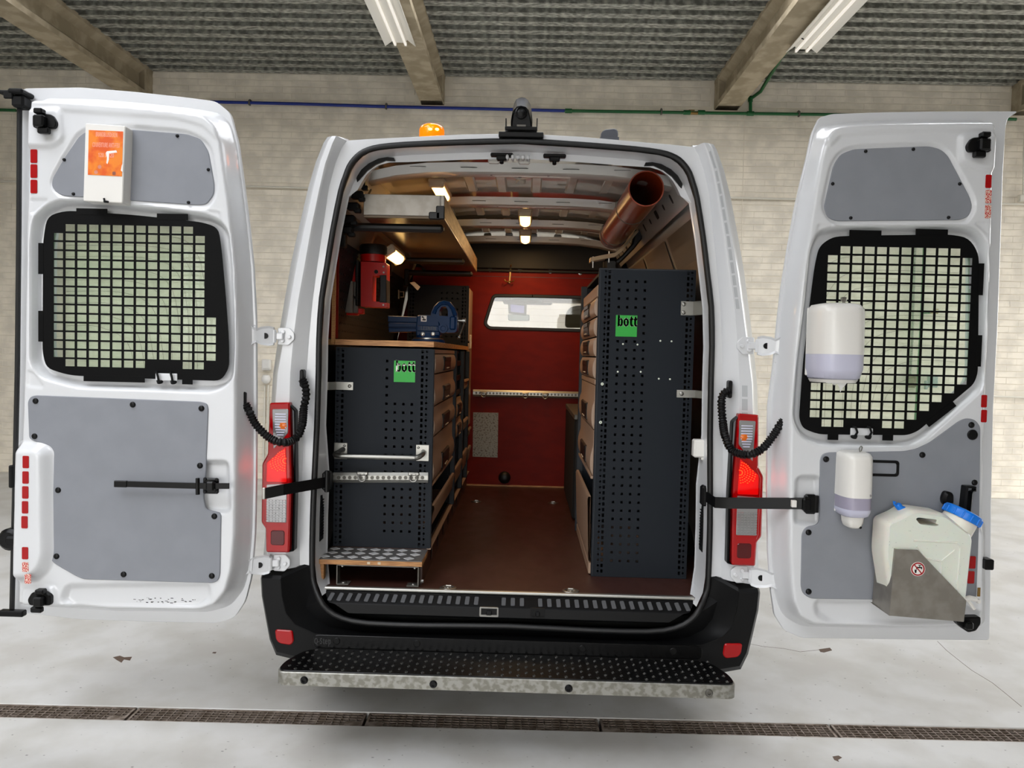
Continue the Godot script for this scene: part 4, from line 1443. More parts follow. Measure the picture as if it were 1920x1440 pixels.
func sdf(pg: PackedVector2Array, x: float, y: float) -> float:
	var n := pg.size()
	var best := 1e9
	var inside := false
	var b := pg[n - 1]
	for i in n:
		var a := pg[i]
		var ex := b.x - a.x
		var ey := b.y - a.y
		var wx := x - a.x
		var wy := y - a.y
		var t := clampf((wx * ex + wy * ey) / (ex * ex + ey * ey), 0.0, 1.0)
		var dx := wx - ex * t
		var dy := wy - ey * t
		best = minf(best, dx * dx + dy * dy)
		if (a.y > y) != (b.y > y) and x < ex * (y - a.y) / ey + a.x: inside = not inside
		b = a
	return sqrt(best) if inside else -sqrt(best)

# pressed sheet: height over the door plane from soft-edged layers [outline, height, edge width]
func pressed(outer: Array, body: Array, layers: Array, hole: Array, step: float) -> ArrayMesh:
	var po := PackedVector2Array(outer)
	var pb := PackedVector2Array(body)
	var ph := PackedVector2Array(hole)
	var lo := po[0]
	var hi := po[0]
	for p in po:
		lo = lo.min(p); hi = hi.max(p)
	var nx := int((hi.x - lo.x) / step) + 2
	var ny := int((hi.y - lo.y) / step) + 2
	var hts := PackedFloat32Array()
	hts.resize(nx * ny)
	var use := PackedByteArray()
	use.resize(nx * ny)
	var ls := []
	for l in layers:
		var pg := PackedVector2Array(l[0])
		var r := Rect2(pg[0], Vector2.ZERO)
		for p in pg: r = r.expand(p)
		ls.append([pg, l[1], l[2], r.grow(l[2])])
	var hr := Rect2(ph[0], Vector2.ZERO)
	for p in ph: hr = hr.expand(p)
	for j in ny:
		for i in nx:
			var x := lo.x + i * step
			var y := lo.y + j * step
			var k := j * nx + i
			var de := sdf(po, x, y)
			if de < -0.001: continue
			if hr.has_point(Vector2(x, y)) and sdf(ph, x, y) > 0.0: continue
			use[k] = 1
			var d := sdf(pb, x, y)
			var h := -0.110 + 0.040 * smoothstep(-0.036, -0.006, d) * smoothstep(0.004, 0.024, de) + 0.070 * smoothstep(-0.012, 0.020, d)
			for l in ls:
				if l[3].has_point(Vector2(x, y)):
					h += l[1] * smoothstep(-l[2] * 0.5, l[2] * 0.5, sdf(l[0], x, y))
			hts[k] = h
	var vs := PackedVector3Array()
	var ns := PackedVector3Array()
	for j in ny:
		for i in nx:
			var k := j * nx + i
			vs.push_back(Vector3(lo.x + i * step, lo.y + j * step, DZ + hts[k]))
			var l := k - 1 if i > 0 and use[k - 1] else k
			var r := k + 1 if i < nx - 1 and use[k + 1] else k
			var d := k - nx if j > 0 and use[k - nx] else k
			var u := k + nx if j < ny - 1 and use[k + nx] else k
			var sx := (hts[r] - hts[l]) / maxf(step, step * (r - l))
			var sy := (hts[u] - hts[d]) / maxf(step, step * ((u - d) / nx))
			ns.push_back(Vector3(-sx, -sy, 1).normalized())
	var ix := PackedInt32Array()
	for j in ny - 1:
		for i in nx - 1:
			var k := j * nx + i
			if use[k] and use[k + 1] and use[k + nx] and use[k + nx + 1]:
				ix.append_array([k, k + nx, k + nx + 1, k, k + nx + 1, k + 1])
	var arr := []
	arr.resize(Mesh.ARRAY_MAX)
	arr[Mesh.ARRAY_VERTEX] = vs
	arr[Mesh.ARRAY_NORMAL] = ns
	arr[Mesh.ARRAY_INDEX] = ix
	var am := ArrayMesh.new()
	am.add_surface_from_arrays(Mesh.PRIMITIVE_TRIANGLES, arr)
	return am

func grow_poly(pg: Array, d: float) -> Array:
	var p := PackedVector2Array(pg)
	if Geometry2D.is_polygon_clockwise(p): p.reverse()
	return Array(Sh.inset(p, -d))

func doors() -> void:
	var o_left := rounded([Vector2(-1.981, 2.557), Vector2(-1.749, 2.565), Vector2(-1.535, 2.552), Vector2(-1.322, 2.533), Vector2(-1.204, 2.52), Vector2(-1.146, 2.475), Vector2(-1.113, 2.354), Vector2(-1.088, 2.187), Vector2(-1.065, 2.019), Vector2(-1.048, 1.871), Vector2(-1.035, 1.659), Vector2(-1.03, 1.339), Vector2(-1.028, 1.015), Vector2(-1.03, 0.798), Vector2(-1.042, 0.624), Vector2(-1.067, 0.518), Vector2(-1.11, 0.451), Vector2(-1.175, 0.427), Vector2(-1.415, 0.424), Vector2(-1.745, 0.425), Vector2(-2.027, 0.448), Vector2(-2.012, 1.098), Vector2(-2.001, 1.423), Vector2(-1.992, 1.958), Vector2(-1.985, 2.38)], 0.02, 3)
	var b_left := rounded([Vector2(-1.894, 2.454), Vector2(-1.882, 2.49), Vector2(-1.687, 2.49), Vector2(-1.481, 2.477), Vector2(-1.295, 2.46), Vector2(-1.202, 2.446), Vector2(-1.154, 2.406), Vector2(-1.133, 2.35), Vector2(-1.12, 2.265), Vector2(-1.098, 2.123), Vector2(-1.082, 1.981), Vector2(-1.07, 1.818), Vector2(-1.064, 1.613), Vector2(-1.058, 1.032), Vector2(-1.06, 0.822), Vector2(-1.072, 0.674), Vector2(-1.096, 0.585), Vector2(-1.144, 0.524), Vector2(-1.218, 0.501), Vector2(-1.577, 0.494), Vector2(-1.943, 0.505), Vector2(-1.929, 1.114), Vector2(-1.918, 1.427), Vector2(-1.909, 1.944)], 0.02, 3)
	var wr_left := rounded([Vector2(-1.874, 1.947), Vector2(-1.862, 2.04), Vector2(-1.782, 2.094), Vector2(-1.677, 2.1), Vector2(-1.385, 2.073), Vector2(-1.176, 2.048), Vector2(-1.117, 2.004), Vector2(-1.099, 1.861), Vector2(-1.086, 1.571), Vector2(-1.091, 1.421), Vector2(-1.16, 1.378), Vector2(-1.697, 1.382), Vector2(-1.834, 1.416), Vector2(-1.874, 1.469)], 0.05, 4)
	var g_left := rounded([Vector2(-1.838, 1.947), Vector2(-1.821, 2.04), Vector2(-1.748, 2.062), Vector2(-1.486, 2.051), Vector2(-1.215, 2.028), Vector2(-1.153, 2.009), Vector2(-1.139, 1.921), Vector2(-1.121, 1.736), Vector2(-1.107, 1.571), Vector2(-1.106, 1.467), Vector2(-1.137, 1.416), Vector2(-1.378, 1.417), Vector2(-1.736, 1.423), Vector2(-1.825, 1.45), Vector2(-1.84, 1.512)], 0.05, 4)
	var layers := [
		[wr_left, -0.045, 0.022],
		# raised casing over the lock at the free edge
		[rounded([Vector2(-1.987, 1.14), Vector2(-1.828, 1.144), Vector2(-1.803, 1.119), Vector2(-1.798, 0.722), Vector2(-1.815, 0.667), Vector2(-1.861, 0.626), Vector2(-1.988, 0.622)], 0.02, 3), 0.042, 0.05],
		# long hollow along the bottom
		[rounded([Vector2(-1.736, 0.593), Vector2(-1.176, 0.618), Vector2(-1.167, 0.563), Vector2(-1.218, 0.519), Vector2(-1.71, 0.504), Vector2(-1.757, 0.537)], 0.02, 3), -0.022, 0.03],
		# upper panel hollow
		[rounded([Vector2(-1.81, 2.162), Vector2(-1.769, 2.242), Vector2(-1.69, 2.37), Vector2(-1.503, 2.389), Vector2(-1.265, 2.373), Vector2(-1.18, 2.326), Vector2(-1.15, 2.164), Vector2(-1.178, 2.078), Vector2(-1.481, 2.088), Vector2(-1.76, 2.107)], 0.04, 4), -0.010, 0.012],
		# seat of the strap bracket, latch seats
		[rounded([Vector2(-1.206, 1.098), Vector2(-1.105, 1.1), Vector2(-1.095, 0.907), Vector2(-1.196, 0.905)], 0.02, 3), -0.026, 0.022],
		[rounded([Vector2(-1.899, 2.441), Vector2(-1.758, 2.444), Vector2(-1.745, 2.331), Vector2(-1.791, 2.301), Vector2(-1.899, 2.299)], 0.02, 3), 0.014, 0.02],
		[rounded([Vector2(-1.908, 0.587), Vector2(-1.781, 0.59), Vector2(-1.772, 0.501), Vector2(-1.909, 0.489)], 0.02, 3), 0.012, 0.02],
		# edge rib along the top and hinge side
		[rounded([Vector2(-1.884, 2.482), Vector2(-1.295, 2.452), Vector2(-1.202, 2.437), Vector2(-1.16, 2.39), Vector2(-1.154, 2.341), Vector2(-1.212, 2.393), Vector2(-1.315, 2.419), Vector2(-1.874, 2.446)], 0.006, 2), 0.006, 0.016],
		[rounded([Vector2(-1.88, 2.102), Vector2(-1.809, 2.103), Vector2(-1.816, 2.093), Vector2(-1.866, 2.047), Vector2(-1.88, 2.047)], 0.006, 2), -0.005, 0.010],
		[rounded([Vector2(-1.197, 2.073), Vector2(-1.143, 2.066), Vector2(-1.134, 2.021), Vector2(-1.147, 2.025)], 0.006, 2), -0.005, 0.010],
		[rounded([Vector2(-1.891, 1.436), Vector2(-1.87, 1.434), Vector2(-1.828, 1.379), Vector2(-1.836, 1.371), Vector2(-1.893, 1.378)], 0.006, 2), -0.005, 0.010],
	]
	var v := van_root
	var d := put("rear_door", pressed(o_left, b_left, layers, grow_poly(g_left, -0.019), 0.0062), M["van white"], v, "left rear door, folded right back, with grey lower panel and black window grille", -v.position)
	door_skin(d, o_left, grow_poly(g_left, 0.012))
	guard_plate(d, false, g_left)
	var grey := rounded([Vector2(-1.888, 1.318), Vector2(-1.877, 1.337), Vector2(-1.858, 1.343), Vector2(-1.209, 1.334), Vector2(-1.184, 1.327), Vector2(-1.179, 1.306), Vector2(-1.186, 1.071), Vector2(-1.195, 0.964), Vector2(-1.186, 0.918), Vector2(-1.174, 0.91), Vector2(-1.132, 0.902), Vector2(-1.125, 0.892), Vector2(-1.127, 0.659), Vector2(-1.134, 0.635), Vector2(-1.155, 0.624), Vector2(-1.665, 0.624), Vector2(-1.697, 0.636), Vector2(-1.78, 0.682), Vector2(-1.797, 0.696), Vector2(-1.784, 1.124), Vector2(-1.799, 1.147), Vector2(-1.86, 1.162), Vector2(-1.883, 1.174)], 0.012, 3)
	inner_panel(d, grey, [Vector2(-1.856, 1.321), Vector2(-1.474, 1.316), Vector2(-1.205, 1.308), Vector2(-1.86, 1.183), Vector2(-1.209, 1.085), Vector2(-1.767, 0.974), Vector2(-1.151, 0.888), Vector2(-1.773, 0.713), Vector2(-1.507, 0.649), Vector2(-1.159, 0.653)], 0.0115, "lower_panel", 0.0)
	inner_panel(d, rounded([Vector2(-1.801, 2.153), Vector2(-1.797, 2.183), Vector2(-1.755, 2.256), Vector2(-1.693, 2.347), Vector2(-1.662, 2.367), Vector2(-1.506, 2.376), Vector2(-1.274, 2.362), Vector2(-1.22, 2.343), Vector2(-1.191, 2.297), Vector2(-1.167, 2.175), Vector2(-1.168, 2.134), Vector2(-1.197, 2.095), Vector2(-1.234, 2.092), Vector2(-1.484, 2.104), Vector2(-1.755, 2.117), Vector2(-1.788, 2.132)], 0.015, 3), [Vector2(-1.75, 2.255), Vector2(-1.714, 2.125), Vector2(-1.311, 2.354), Vector2(-1.19, 2.228), Vector2(-1.266, 2.101)], 0.0065, "upper_panel", -0.010)
	for p in [[57, 281, 306], [57, 309, 334], [57, 338, 363]]:
		pass
	for p in [Vector2(-1.865, 2.265), Vector2(-1.865, 2.208), Vector2(-1.865, 2.149)]: strip_at(d, p, 0.0265, 0.052, DZ + 0.001, false)
	for p in [Vector2(-1.87, 1.087), Vector2(-1.871, 1.027), Vector2(-1.872, 0.969), Vector2(-1.873, 0.911), Vector2(-1.875, 0.853), Vector2(-1.873, 0.732)]: strip_at(d, p, 0.025, 0.048, DZ + 0.0425, false)
	for p in [Vector2(-1.872, 0.678), Vector2(-1.862, 0.632)]: strip_at(d, p, 0.025, 0.038, DZ + 0.0425, true)
	# free-edge seal, lock, latches
	var s := sh(40)
	s.tube([Vector3(-1.968, 2.464, 0.15), Vector3(-1.971, 2.016, 0.15), Vector3(-1.978, 1.424, 0.15), Vector3(-1.987, 1.039, 0.15), Vector3(-2.001, 0.469, 0.15)], 0.008, 8, false, true, Vector2(1, 1.5))
	part("edge_seal", s, M["rubber"], d)
	s = sh(30)
	s.box(Vector3(-1.953, 2.486, 0.16), Vector3(0.05, 0.045, 0.06), 0.008, Transform3D())
	s.box(Vector3(-1.978, 2.517, 0.17), Vector3(0.09, 0.014, 0.05), 0.004)
	s.box(Vector3(-1.985, 2.507, 0.19), Vector3(0.035, 0.03, 0.012), 0.003)
	s.box(Vector3(-1.955, 2.521, 0.16), Vector3(0.06, 0.02, 0.08), 0.006)
	part("seal_cap", s, M["bumper plastic"], d)
	latch(d, Vector3(-1.808, 2.387, 0.245), 1.0, false)
	latch(d, Vector3(-1.827, 0.544, 0.245), 0.9, true)
	s = sh(30)
	var lc: Vector3 = Vector3(-1.973, 0.769, 0.2)
	s.rod(lc + Vector3(0, 0, -0.05), lc + Vector3(0, 0, 0.02), 0.044, 18, 0.012)
	s.box(lc + Vector3(0.03, 0.0, 0.015), Vector3(0.07, 0.035, 0.03), 0.008)
	var lk := part("edge_lock", s, M["black plastic"], d)
	s = sh(30)
	s.box(Vector3(-1.977, 1.016, 0.18), Vector3(0.018, 0.09, 0.03), 0.004)
	part("edge_striker", s, M["black plastic"], d)
	s = sh(30)
	s.box(Vector3(-1.985, 0.463, 0.17), Vector3(0.10, 0.024, 0.03), 0.004)
	part("bottom_pin", s, M["black steel"], d)
	# unhooked strap holder lying across the grey panel
	s = sh(30)
	var a: Vector3 = Vector3(-1.51, 1.012, 0.262)
	var b: Vector3 = Vector3(-1.212, 1.012, 0.262)
	var e: Vector3 = Vector3(-1.08, 1.015, 0.262)
	s.loft([strap_ring(a, 0.011), strap_ring(b, 0.011), strap_ring(e, 0.011)], true)
	s.box(a + Vector3(0.01, 0, 0), Vector3(0.05, 0.025, 0.012), 0.002)
	s.box(Vector3(-1.159, 1.01, 0.24), Vector3(0.062, 0.062, 0.012), 0.006)
	s.box(Vector3(-1.149, 1.014, 0.265), Vector3(0.03, 0.036, 0.03), 0.005)
	s.rod(Vector3(-1.201, 0.979, 0.262), Vector3(-1.202, 1.043, 0.262), 0.008, 10, 0.002)
	for q in [Vector3(-1.179, 1.037, 0.247), Vector3(-1.179, 0.987, 0.247), Vector3(-1.133, 1.036, 0.247), Vector3(-1.133, 0.989, 0.247)]: s.rod(q, q + Vector3(0, 0, 0.006), 0.007, 8, 0.002)
	part("strap_holder", s, M["black steel"], d)
	s = sh()
	var g := RandomNumberGenerator.new()
	g.seed = 31
	for k in 34:
		var q := Vector2(g.randf_range(-1.50, -1.20), 0.541 + g.randf_range(-0.010, 0.010))
		s.box(Vector3(q.x, q.y, DZ - 0.0224), Vector3(g.randf_range(0.002, 0.013), g.randf_range(0.0012, 0.0035), 0.002), 0.0004, Transform3D())
	stuff(part("scuff_mark", s, M["scuff"], d))

	# ---------------- right door
	var o_right := rounded([Vector2(1.938, 2.536), Vector2(1.898, 2.508), Vector2(1.892, 2.471), Vector2(1.89, 2.286), Vector2(1.893, 2.1), Vector2(1.898, 1.684), Vector2(1.896, 1.368), Vector2(1.906, 0.987), Vector2(1.919, 0.667), Vector2(1.924, 0.451), Vector2(1.598, 0.444), Vector2(1.182, 0.437), Vector2(1.109, 0.466), Vector2(1.068, 0.527), Vector2(1.05, 0.63), Vector2(1.034, 0.776), Vector2(1.02, 1.038), Vector2(1.013, 1.368), Vector2(1.028, 1.525), Vector2(1.038, 1.706), Vector2(1.048, 1.832), Vector2(1.069, 2), Vector2(1.089, 2.142), Vector2(1.111, 2.261), Vector2(1.127, 2.334), Vector2(1.144, 2.433), Vector2(1.171, 2.499), Vector2(1.22, 2.513), Vector2(1.385, 2.522), Vector2(1.611, 2.53)], 0.012, 3)
	var b_right := rounded([Vector2(1.806, 2.447), Vector2(1.803, 2.26), Vector2(1.808, 2.081), Vector2(1.817, 1.679), Vector2(1.815, 1.374), Vector2(1.824, 1.006), Vector2(1.842, 0.53), Vector2(1.543, 0.517), Vector2(1.185, 0.514), Vector2(1.124, 0.546), Vector2(1.093, 0.612), Vector2(1.08, 0.695), Vector2(1.07, 0.805), Vector2(1.058, 1.057), Vector2(1.051, 1.375), Vector2(1.057, 1.58), Vector2(1.067, 1.743), Vector2(1.078, 1.884), Vector2(1.1, 2.066), Vector2(1.118, 2.207), Vector2(1.136, 2.327), Vector2(1.155, 2.407), Vector2(1.185, 2.44), Vector2(1.241, 2.451), Vector2(1.38, 2.459), Vector2(1.559, 2.466), Vector2(1.789, 2.471)], 0.02, 3)
	var wr_right := rounded([Vector2(1.123, 1.969), Vector2(1.148, 2.038), Vector2(1.225, 2.056), Vector2(1.668, 2.069), Vector2(1.741, 2.054), Vector2(1.783, 1.999), Vector2(1.789, 1.882), Vector2(1.798, 1.505), Vector2(1.777, 1.45), Vector2(1.578, 1.26), Vector2(1.522, 1.233), Vector2(1.186, 1.229), Vector2(1.113, 1.262), Vector2(1.082, 1.323), Vector2(1.09, 1.54), Vector2(1.11, 1.765)], 0.05, 4)
	var g_right := rounded([Vector2(1.141, 1.908), Vector2(1.155, 1.985), Vector2(1.204, 2.022), Vector2(1.284, 2.028), Vector2(1.646, 2.04), Vector2(1.717, 2.029), Vector2(1.758, 1.971), Vector2(1.766, 1.788), Vector2(1.775, 1.515), Vector2(1.762, 1.474), Vector2(1.558, 1.288), Vector2(1.518, 1.271), Vector2(1.178, 1.266), Vector2(1.12, 1.288), Vector2(1.104, 1.326), Vector2(1.111, 1.536), Vector2(1.127, 1.751)], 0.045, 4)
	layers = [
		[wr_right, -0.045, 0.022],
		[rounded([Vector2(1.191, 0.62), Vector2(1.727, 0.627), Vector2(1.831, 0.589), Vector2(1.825, 0.543), Vector2(1.26, 0.534), Vector2(1.197, 0.57)], 0.02, 3), -0.022, 0.03],
		[rounded([Vector2(1.271, 2.363), Vector2(1.556, 2.38), Vector2(1.617, 2.358), Vector2(1.722, 2.184), Vector2(1.732, 2.136), Vector2(1.703, 2.079), Vector2(1.198, 2.065), Vector2(1.152, 2.125), Vector2(1.181, 2.29), Vector2(1.211, 2.342)], 0.04, 4), -0.010, 0.012],
		[rounded([Vector2(1.103, 1.1), Vector2(1.185, 1.102), Vector2(1.2, 0.916), Vector2(1.102, 0.922)], 0.02, 3), -0.026, 0.022],
		[rounded([Vector2(1.657, 2.409), Vector2(1.796, 2.415), Vector2(1.802, 2.28), Vector2(1.747, 2.283), Vector2(1.662, 2.313)], 0.02, 3), 0.014, 0.02],
		[rounded([Vector2(1.811, 0.907), Vector2(1.878, 0.929), Vector2(1.897, 0.518), Vector2(1.829, 0.516)], 0.02, 3), 0.02, 0.04],
		[rounded([Vector2(1.154, 2.384), Vector2(1.186, 2.428), Vector2(1.381, 2.447), Vector2(1.788, 2.463), Vector2(1.789, 2.431), Vector2(1.382, 2.416), Vector2(1.213, 2.397), Vector2(1.177, 2.358)], 0.006, 2), 0.006, 0.016],
		[rounded([Vector2(1.144, 2.067), Vector2(1.2, 2.068), Vector2(1.201, 2.056), Vector2(1.146, 2.017), Vector2(1.137, 2.023)], 0.006, 2), -0.005, 0.010],
		[rounded([Vector2(1.732, 2.083), Vector2(1.785, 2.088), Vector2(1.788, 2.042), Vector2(1.78, 2.04)], 0.006, 2), -0.005, 0.010],
	]
	d = put("rear_door", pressed(o_right, b_right, layers, grow_poly(g_right, -0.019), 0.0062), M["van white"], v, "right rear door, folded right back, with a window grille cut off at the lower right", -v.position)
	door_skin(d, o_right, grow_poly(g_right, 0.012))
	guard_plate(d, true, g_right)
	grey = rounded([Vector2(1.125, 0.884), Vector2(1.139, 0.909), Vector2(1.177, 0.916), Vector2(1.191, 0.931), Vector2(1.184, 1.17), Vector2(1.191, 1.191), Vector2(1.213, 1.199), Vector2(1.502, 1.211), Vector2(1.548, 1.222), Vector2(1.598, 1.248), Vector2(1.705, 1.333), Vector2(1.733, 1.344), Vector2(1.765, 1.338), Vector2(1.786, 1.312), Vector2(1.797, 0.989), Vector2(1.801, 0.65), Vector2(1.537, 0.636), Vector2(1.17, 0.631), Vector2(1.138, 0.649), Vector2(1.129, 0.678)], 0.014, 3)
	inner_panel(d, grey, [Vector2(1.206, 1.173), Vector2(1.57, 1.199), Vector2(1.75, 1.318), Vector2(1.772, 1.098), Vector2(1.15, 0.889), Vector2(1.159, 0.659)], 0.0115, "lower_panel", 0.0)
	s = sh(30)
	var bp: Vector3 = Vector3(1.755, 1.281, 0.226)
	s.rod(bp, bp + Vector3(0, 0, 0.006), 0.02, 18, 0.003)
	part("large_plug", s, M["black plastic"], d)
	inner_panel(d, rounded([Vector2(1.269, 2.352), Vector2(1.549, 2.368), Vector2(1.593, 2.358), Vector2(1.622, 2.335), Vector2(1.711, 2.181), Vector2(1.723, 2.145), Vector2(1.71, 2.108), Vector2(1.681, 2.094), Vector2(1.214, 2.08), Vector2(1.181, 2.092), Vector2(1.165, 2.13), Vector2(1.17, 2.16), Vector2(1.195, 2.291), Vector2(1.22, 2.332)], 0.018, 3), [Vector2(1.313, 2.344), Vector2(1.491, 2.355), Vector2(1.194, 2.22), Vector2(1.67, 2.229), Vector2(1.267, 2.093), Vector2(1.634, 2.102)], 0.0065, "upper_panel", -0.010)
	strip_at(d, Vector2(1.774, 2.239), 0.023, 0.05, DZ + 0.001, false)
	strip_at(d, Vector2(1.776, 2.182), 0.023, 0.05, DZ + 0.001, true)
	strip_at(d, Vector2(1.777, 2.126), 0.023, 0.05, DZ + 0.001, true)
	for p in [Vector2(1.796, 1.41), Vector2(1.798, 1.353)]: strip_at(d, p, 0.022, 0.048, DZ + 0.001, false)
	for p in [Vector2(1.776, 0.791), Vector2(1.774, 0.733)]: strip_at(d, p, 0.026, 0.048, DZ + 0.007, false)
	latch(d, Vector3(1.72, 2.363, 0.245), 1.0, true)
	s = sh(25)
	var lp := poly2([Vector3(1.72, 0.576, 0.23), Vector3(1.818, 0.581, 0.23), Vector3(1.819, 0.554, 0.23), Vector3(1.802, 0.526, 0.23), Vector3(1.772, 0.519, 0.23), Vector3(1.732, 0.547, 0.23)])
	s.prism(rounded(lp, 0.008), DZ - 0.03, DZ + 0.012, 0.004)
	s.box(Vector3(1.765, 0.551, 0.24), Vector3(0.03, 0.03, 0.03), 0.006)
	part("latch", s, M["black plastic"], d)
	s = sh(25)
	s.box(Vector3(1.834, 0.787, 0.22), Vector3(0.034, 0.04, 0.05), 0.004)
	part("edge_lock", s, M["black plastic"], d)
	# strap bracket, pull recess, knob and lever
	s = sh(25)
	var sc: Vector3 = Vector3(1.152, 0.999, 0.225)
	s.box(sc, Vector3(0.045, 0.075, 0.03), 0.008)
	s.box(sc + Vector3(-0.02, 0, 0.012), Vector3(0.03, 0.05, 0.03), 0.006)
	s.rod(sc + Vector3(0.02, -0.03, 0.01), sc + Vector3(0.02, 0.035, 0.01), 0.009, 10, 0.002)
	part("strap_holder", s, M["black steel"], d)
	s = sh(25)
	var hc: Vector2 = Vector2(1.421, 1.144)
	s.prism(keyhole(rrect(hc, 0.125, 0.062, 0.012, 3), rrect(hc, 0.106, 0.042, 0.008, 3)), DZ + 0.002, DZ + 0.010, 0.002)
	s.box(Vector3(hc.x, hc.y, DZ + 0.0035), Vector3(0.11, 0.046, 0.002))
	part("pull_recess", s, M["black plastic"], d)
	s = sh(30)
	var kc: Vector3 = Vector3(1.665, 1.037, 0.235)
	s.prism(rounded([Vector2(kc.x - 0.022, kc.y), Vector2(kc.x - 0.012, kc.y + 0.03), Vector2(kc.x + 0.02, kc.y + 0.022), Vector2(kc.x + 0.022, kc.y - 0.02), Vector2(kc.x + 0.004, kc.y - 0.03), Vector2(kc.x - 0.018, kc.y - 0.022)], 0.015, 4), DZ + 0.004, DZ + 0.032, 0.01)
	part("lock_knob", s, M["black plastic"], d)
	s = sh(25)
	s.prism(rounded(poly2([Vector3(1.722, 1.089, 0.24), Vector3(1.762, 1.088, 0.24), Vector3(1.763, 1.069, 0.24), Vector3(1.749, 1.067, 0.24), Vector3(1.745, 0.977, 0.24), Vector3(1.715, 0.98, 0.24)]), 0.005, 2), DZ + 0.004, DZ + 0.045, 0.006)
	part("door_lever", s, M["black plastic"], d)

func door_skin(d: Node3D, outer: Array, hole: Array) -> void:
	var s := sh(30)
	s.prism(keyhole(outer, hole), 0.098, 0.1155, 0.002)
	part("outer_skin", s, M["van white"], d)
	s = sh()
	s.prism(grow_poly(hole, 0.012), 0.118, 0.122)
	part("window_glass", s, M["window glass"], d)

func inner_panel(d: Node3D, outline: Array, plugs: Array, r: float, called: String, dz: float) -> void:
	var s := sh(30)
	s.prism(outline, DZ + dz - 0.004, DZ + dz + 0.005, 0.0025)
	part(called, s, M["panel grey"], d)
	s = sh(50)
	s.lathe([Vector2(r, -0.002), Vector2(r, 0.002), Vector2(r * 0.75, 0.0055), Vector2(0, 0.007)], 14, Transform3D(Basis(Vector3.RIGHT, PI / 2), Vector3.ZERO))
	var m := s.mesh()
	for p in plugs: put("panel_plug", m, M["black plastic"], d, "", Vector3(p.x, p.y, DZ + dz + 0.005) - world_of(d))

func strip_at(d: Node3D, p: Vector2, w: float, h: float, z: float, worn: bool) -> void:
	var s := sh()
	s.prism(rrect(p, w, h, 0.004, 2), z, z + 0.0015, 0.0005)
	part("reflective_strip", s, M["worn reflector"] if worn else M["reflector red"], d, "worn red reflective strip" if worn else "")

func latch(d: Node3D, c: Vector3, k: float, mir: bool) -> void:
	var f := -1.0 if mir else 1.0
	var s := sh(25)
	s.prism(rounded([Vector2(c.x - 0.045 * f, c.y + 0.02), Vector2(c.x - 0.02 * f, c.y + 0.035), Vector2(c.x + 0.03 * f, c.y + 0.03), Vector2(c.x + 0.048 * f, c.y), Vector2(c.x + 0.04 * f, c.y - 0.022), Vector2(c.x - 0.045 * f, c.y - 0.02)], 0.01, 3), c.z - 0.03, c.z + 0.004, 0.003)
	s.box(c + Vector3(-0.008 * f, 0.0, 0.015), Vector3(0.042, 0.044, 0.035) * k, 0.006)
	s.box(c + Vector3(-0.012 * f, 0.038, 0.012), Vector3(0.034, 0.02, 0.03), 0.004, Transform3D())
	s.box(c + Vector3(0.004 * f, -0.034, 0.01), Vector3(0.044, 0.022, 0.022), 0.004)
	var l := part("latch", s, M["black plastic"], d)

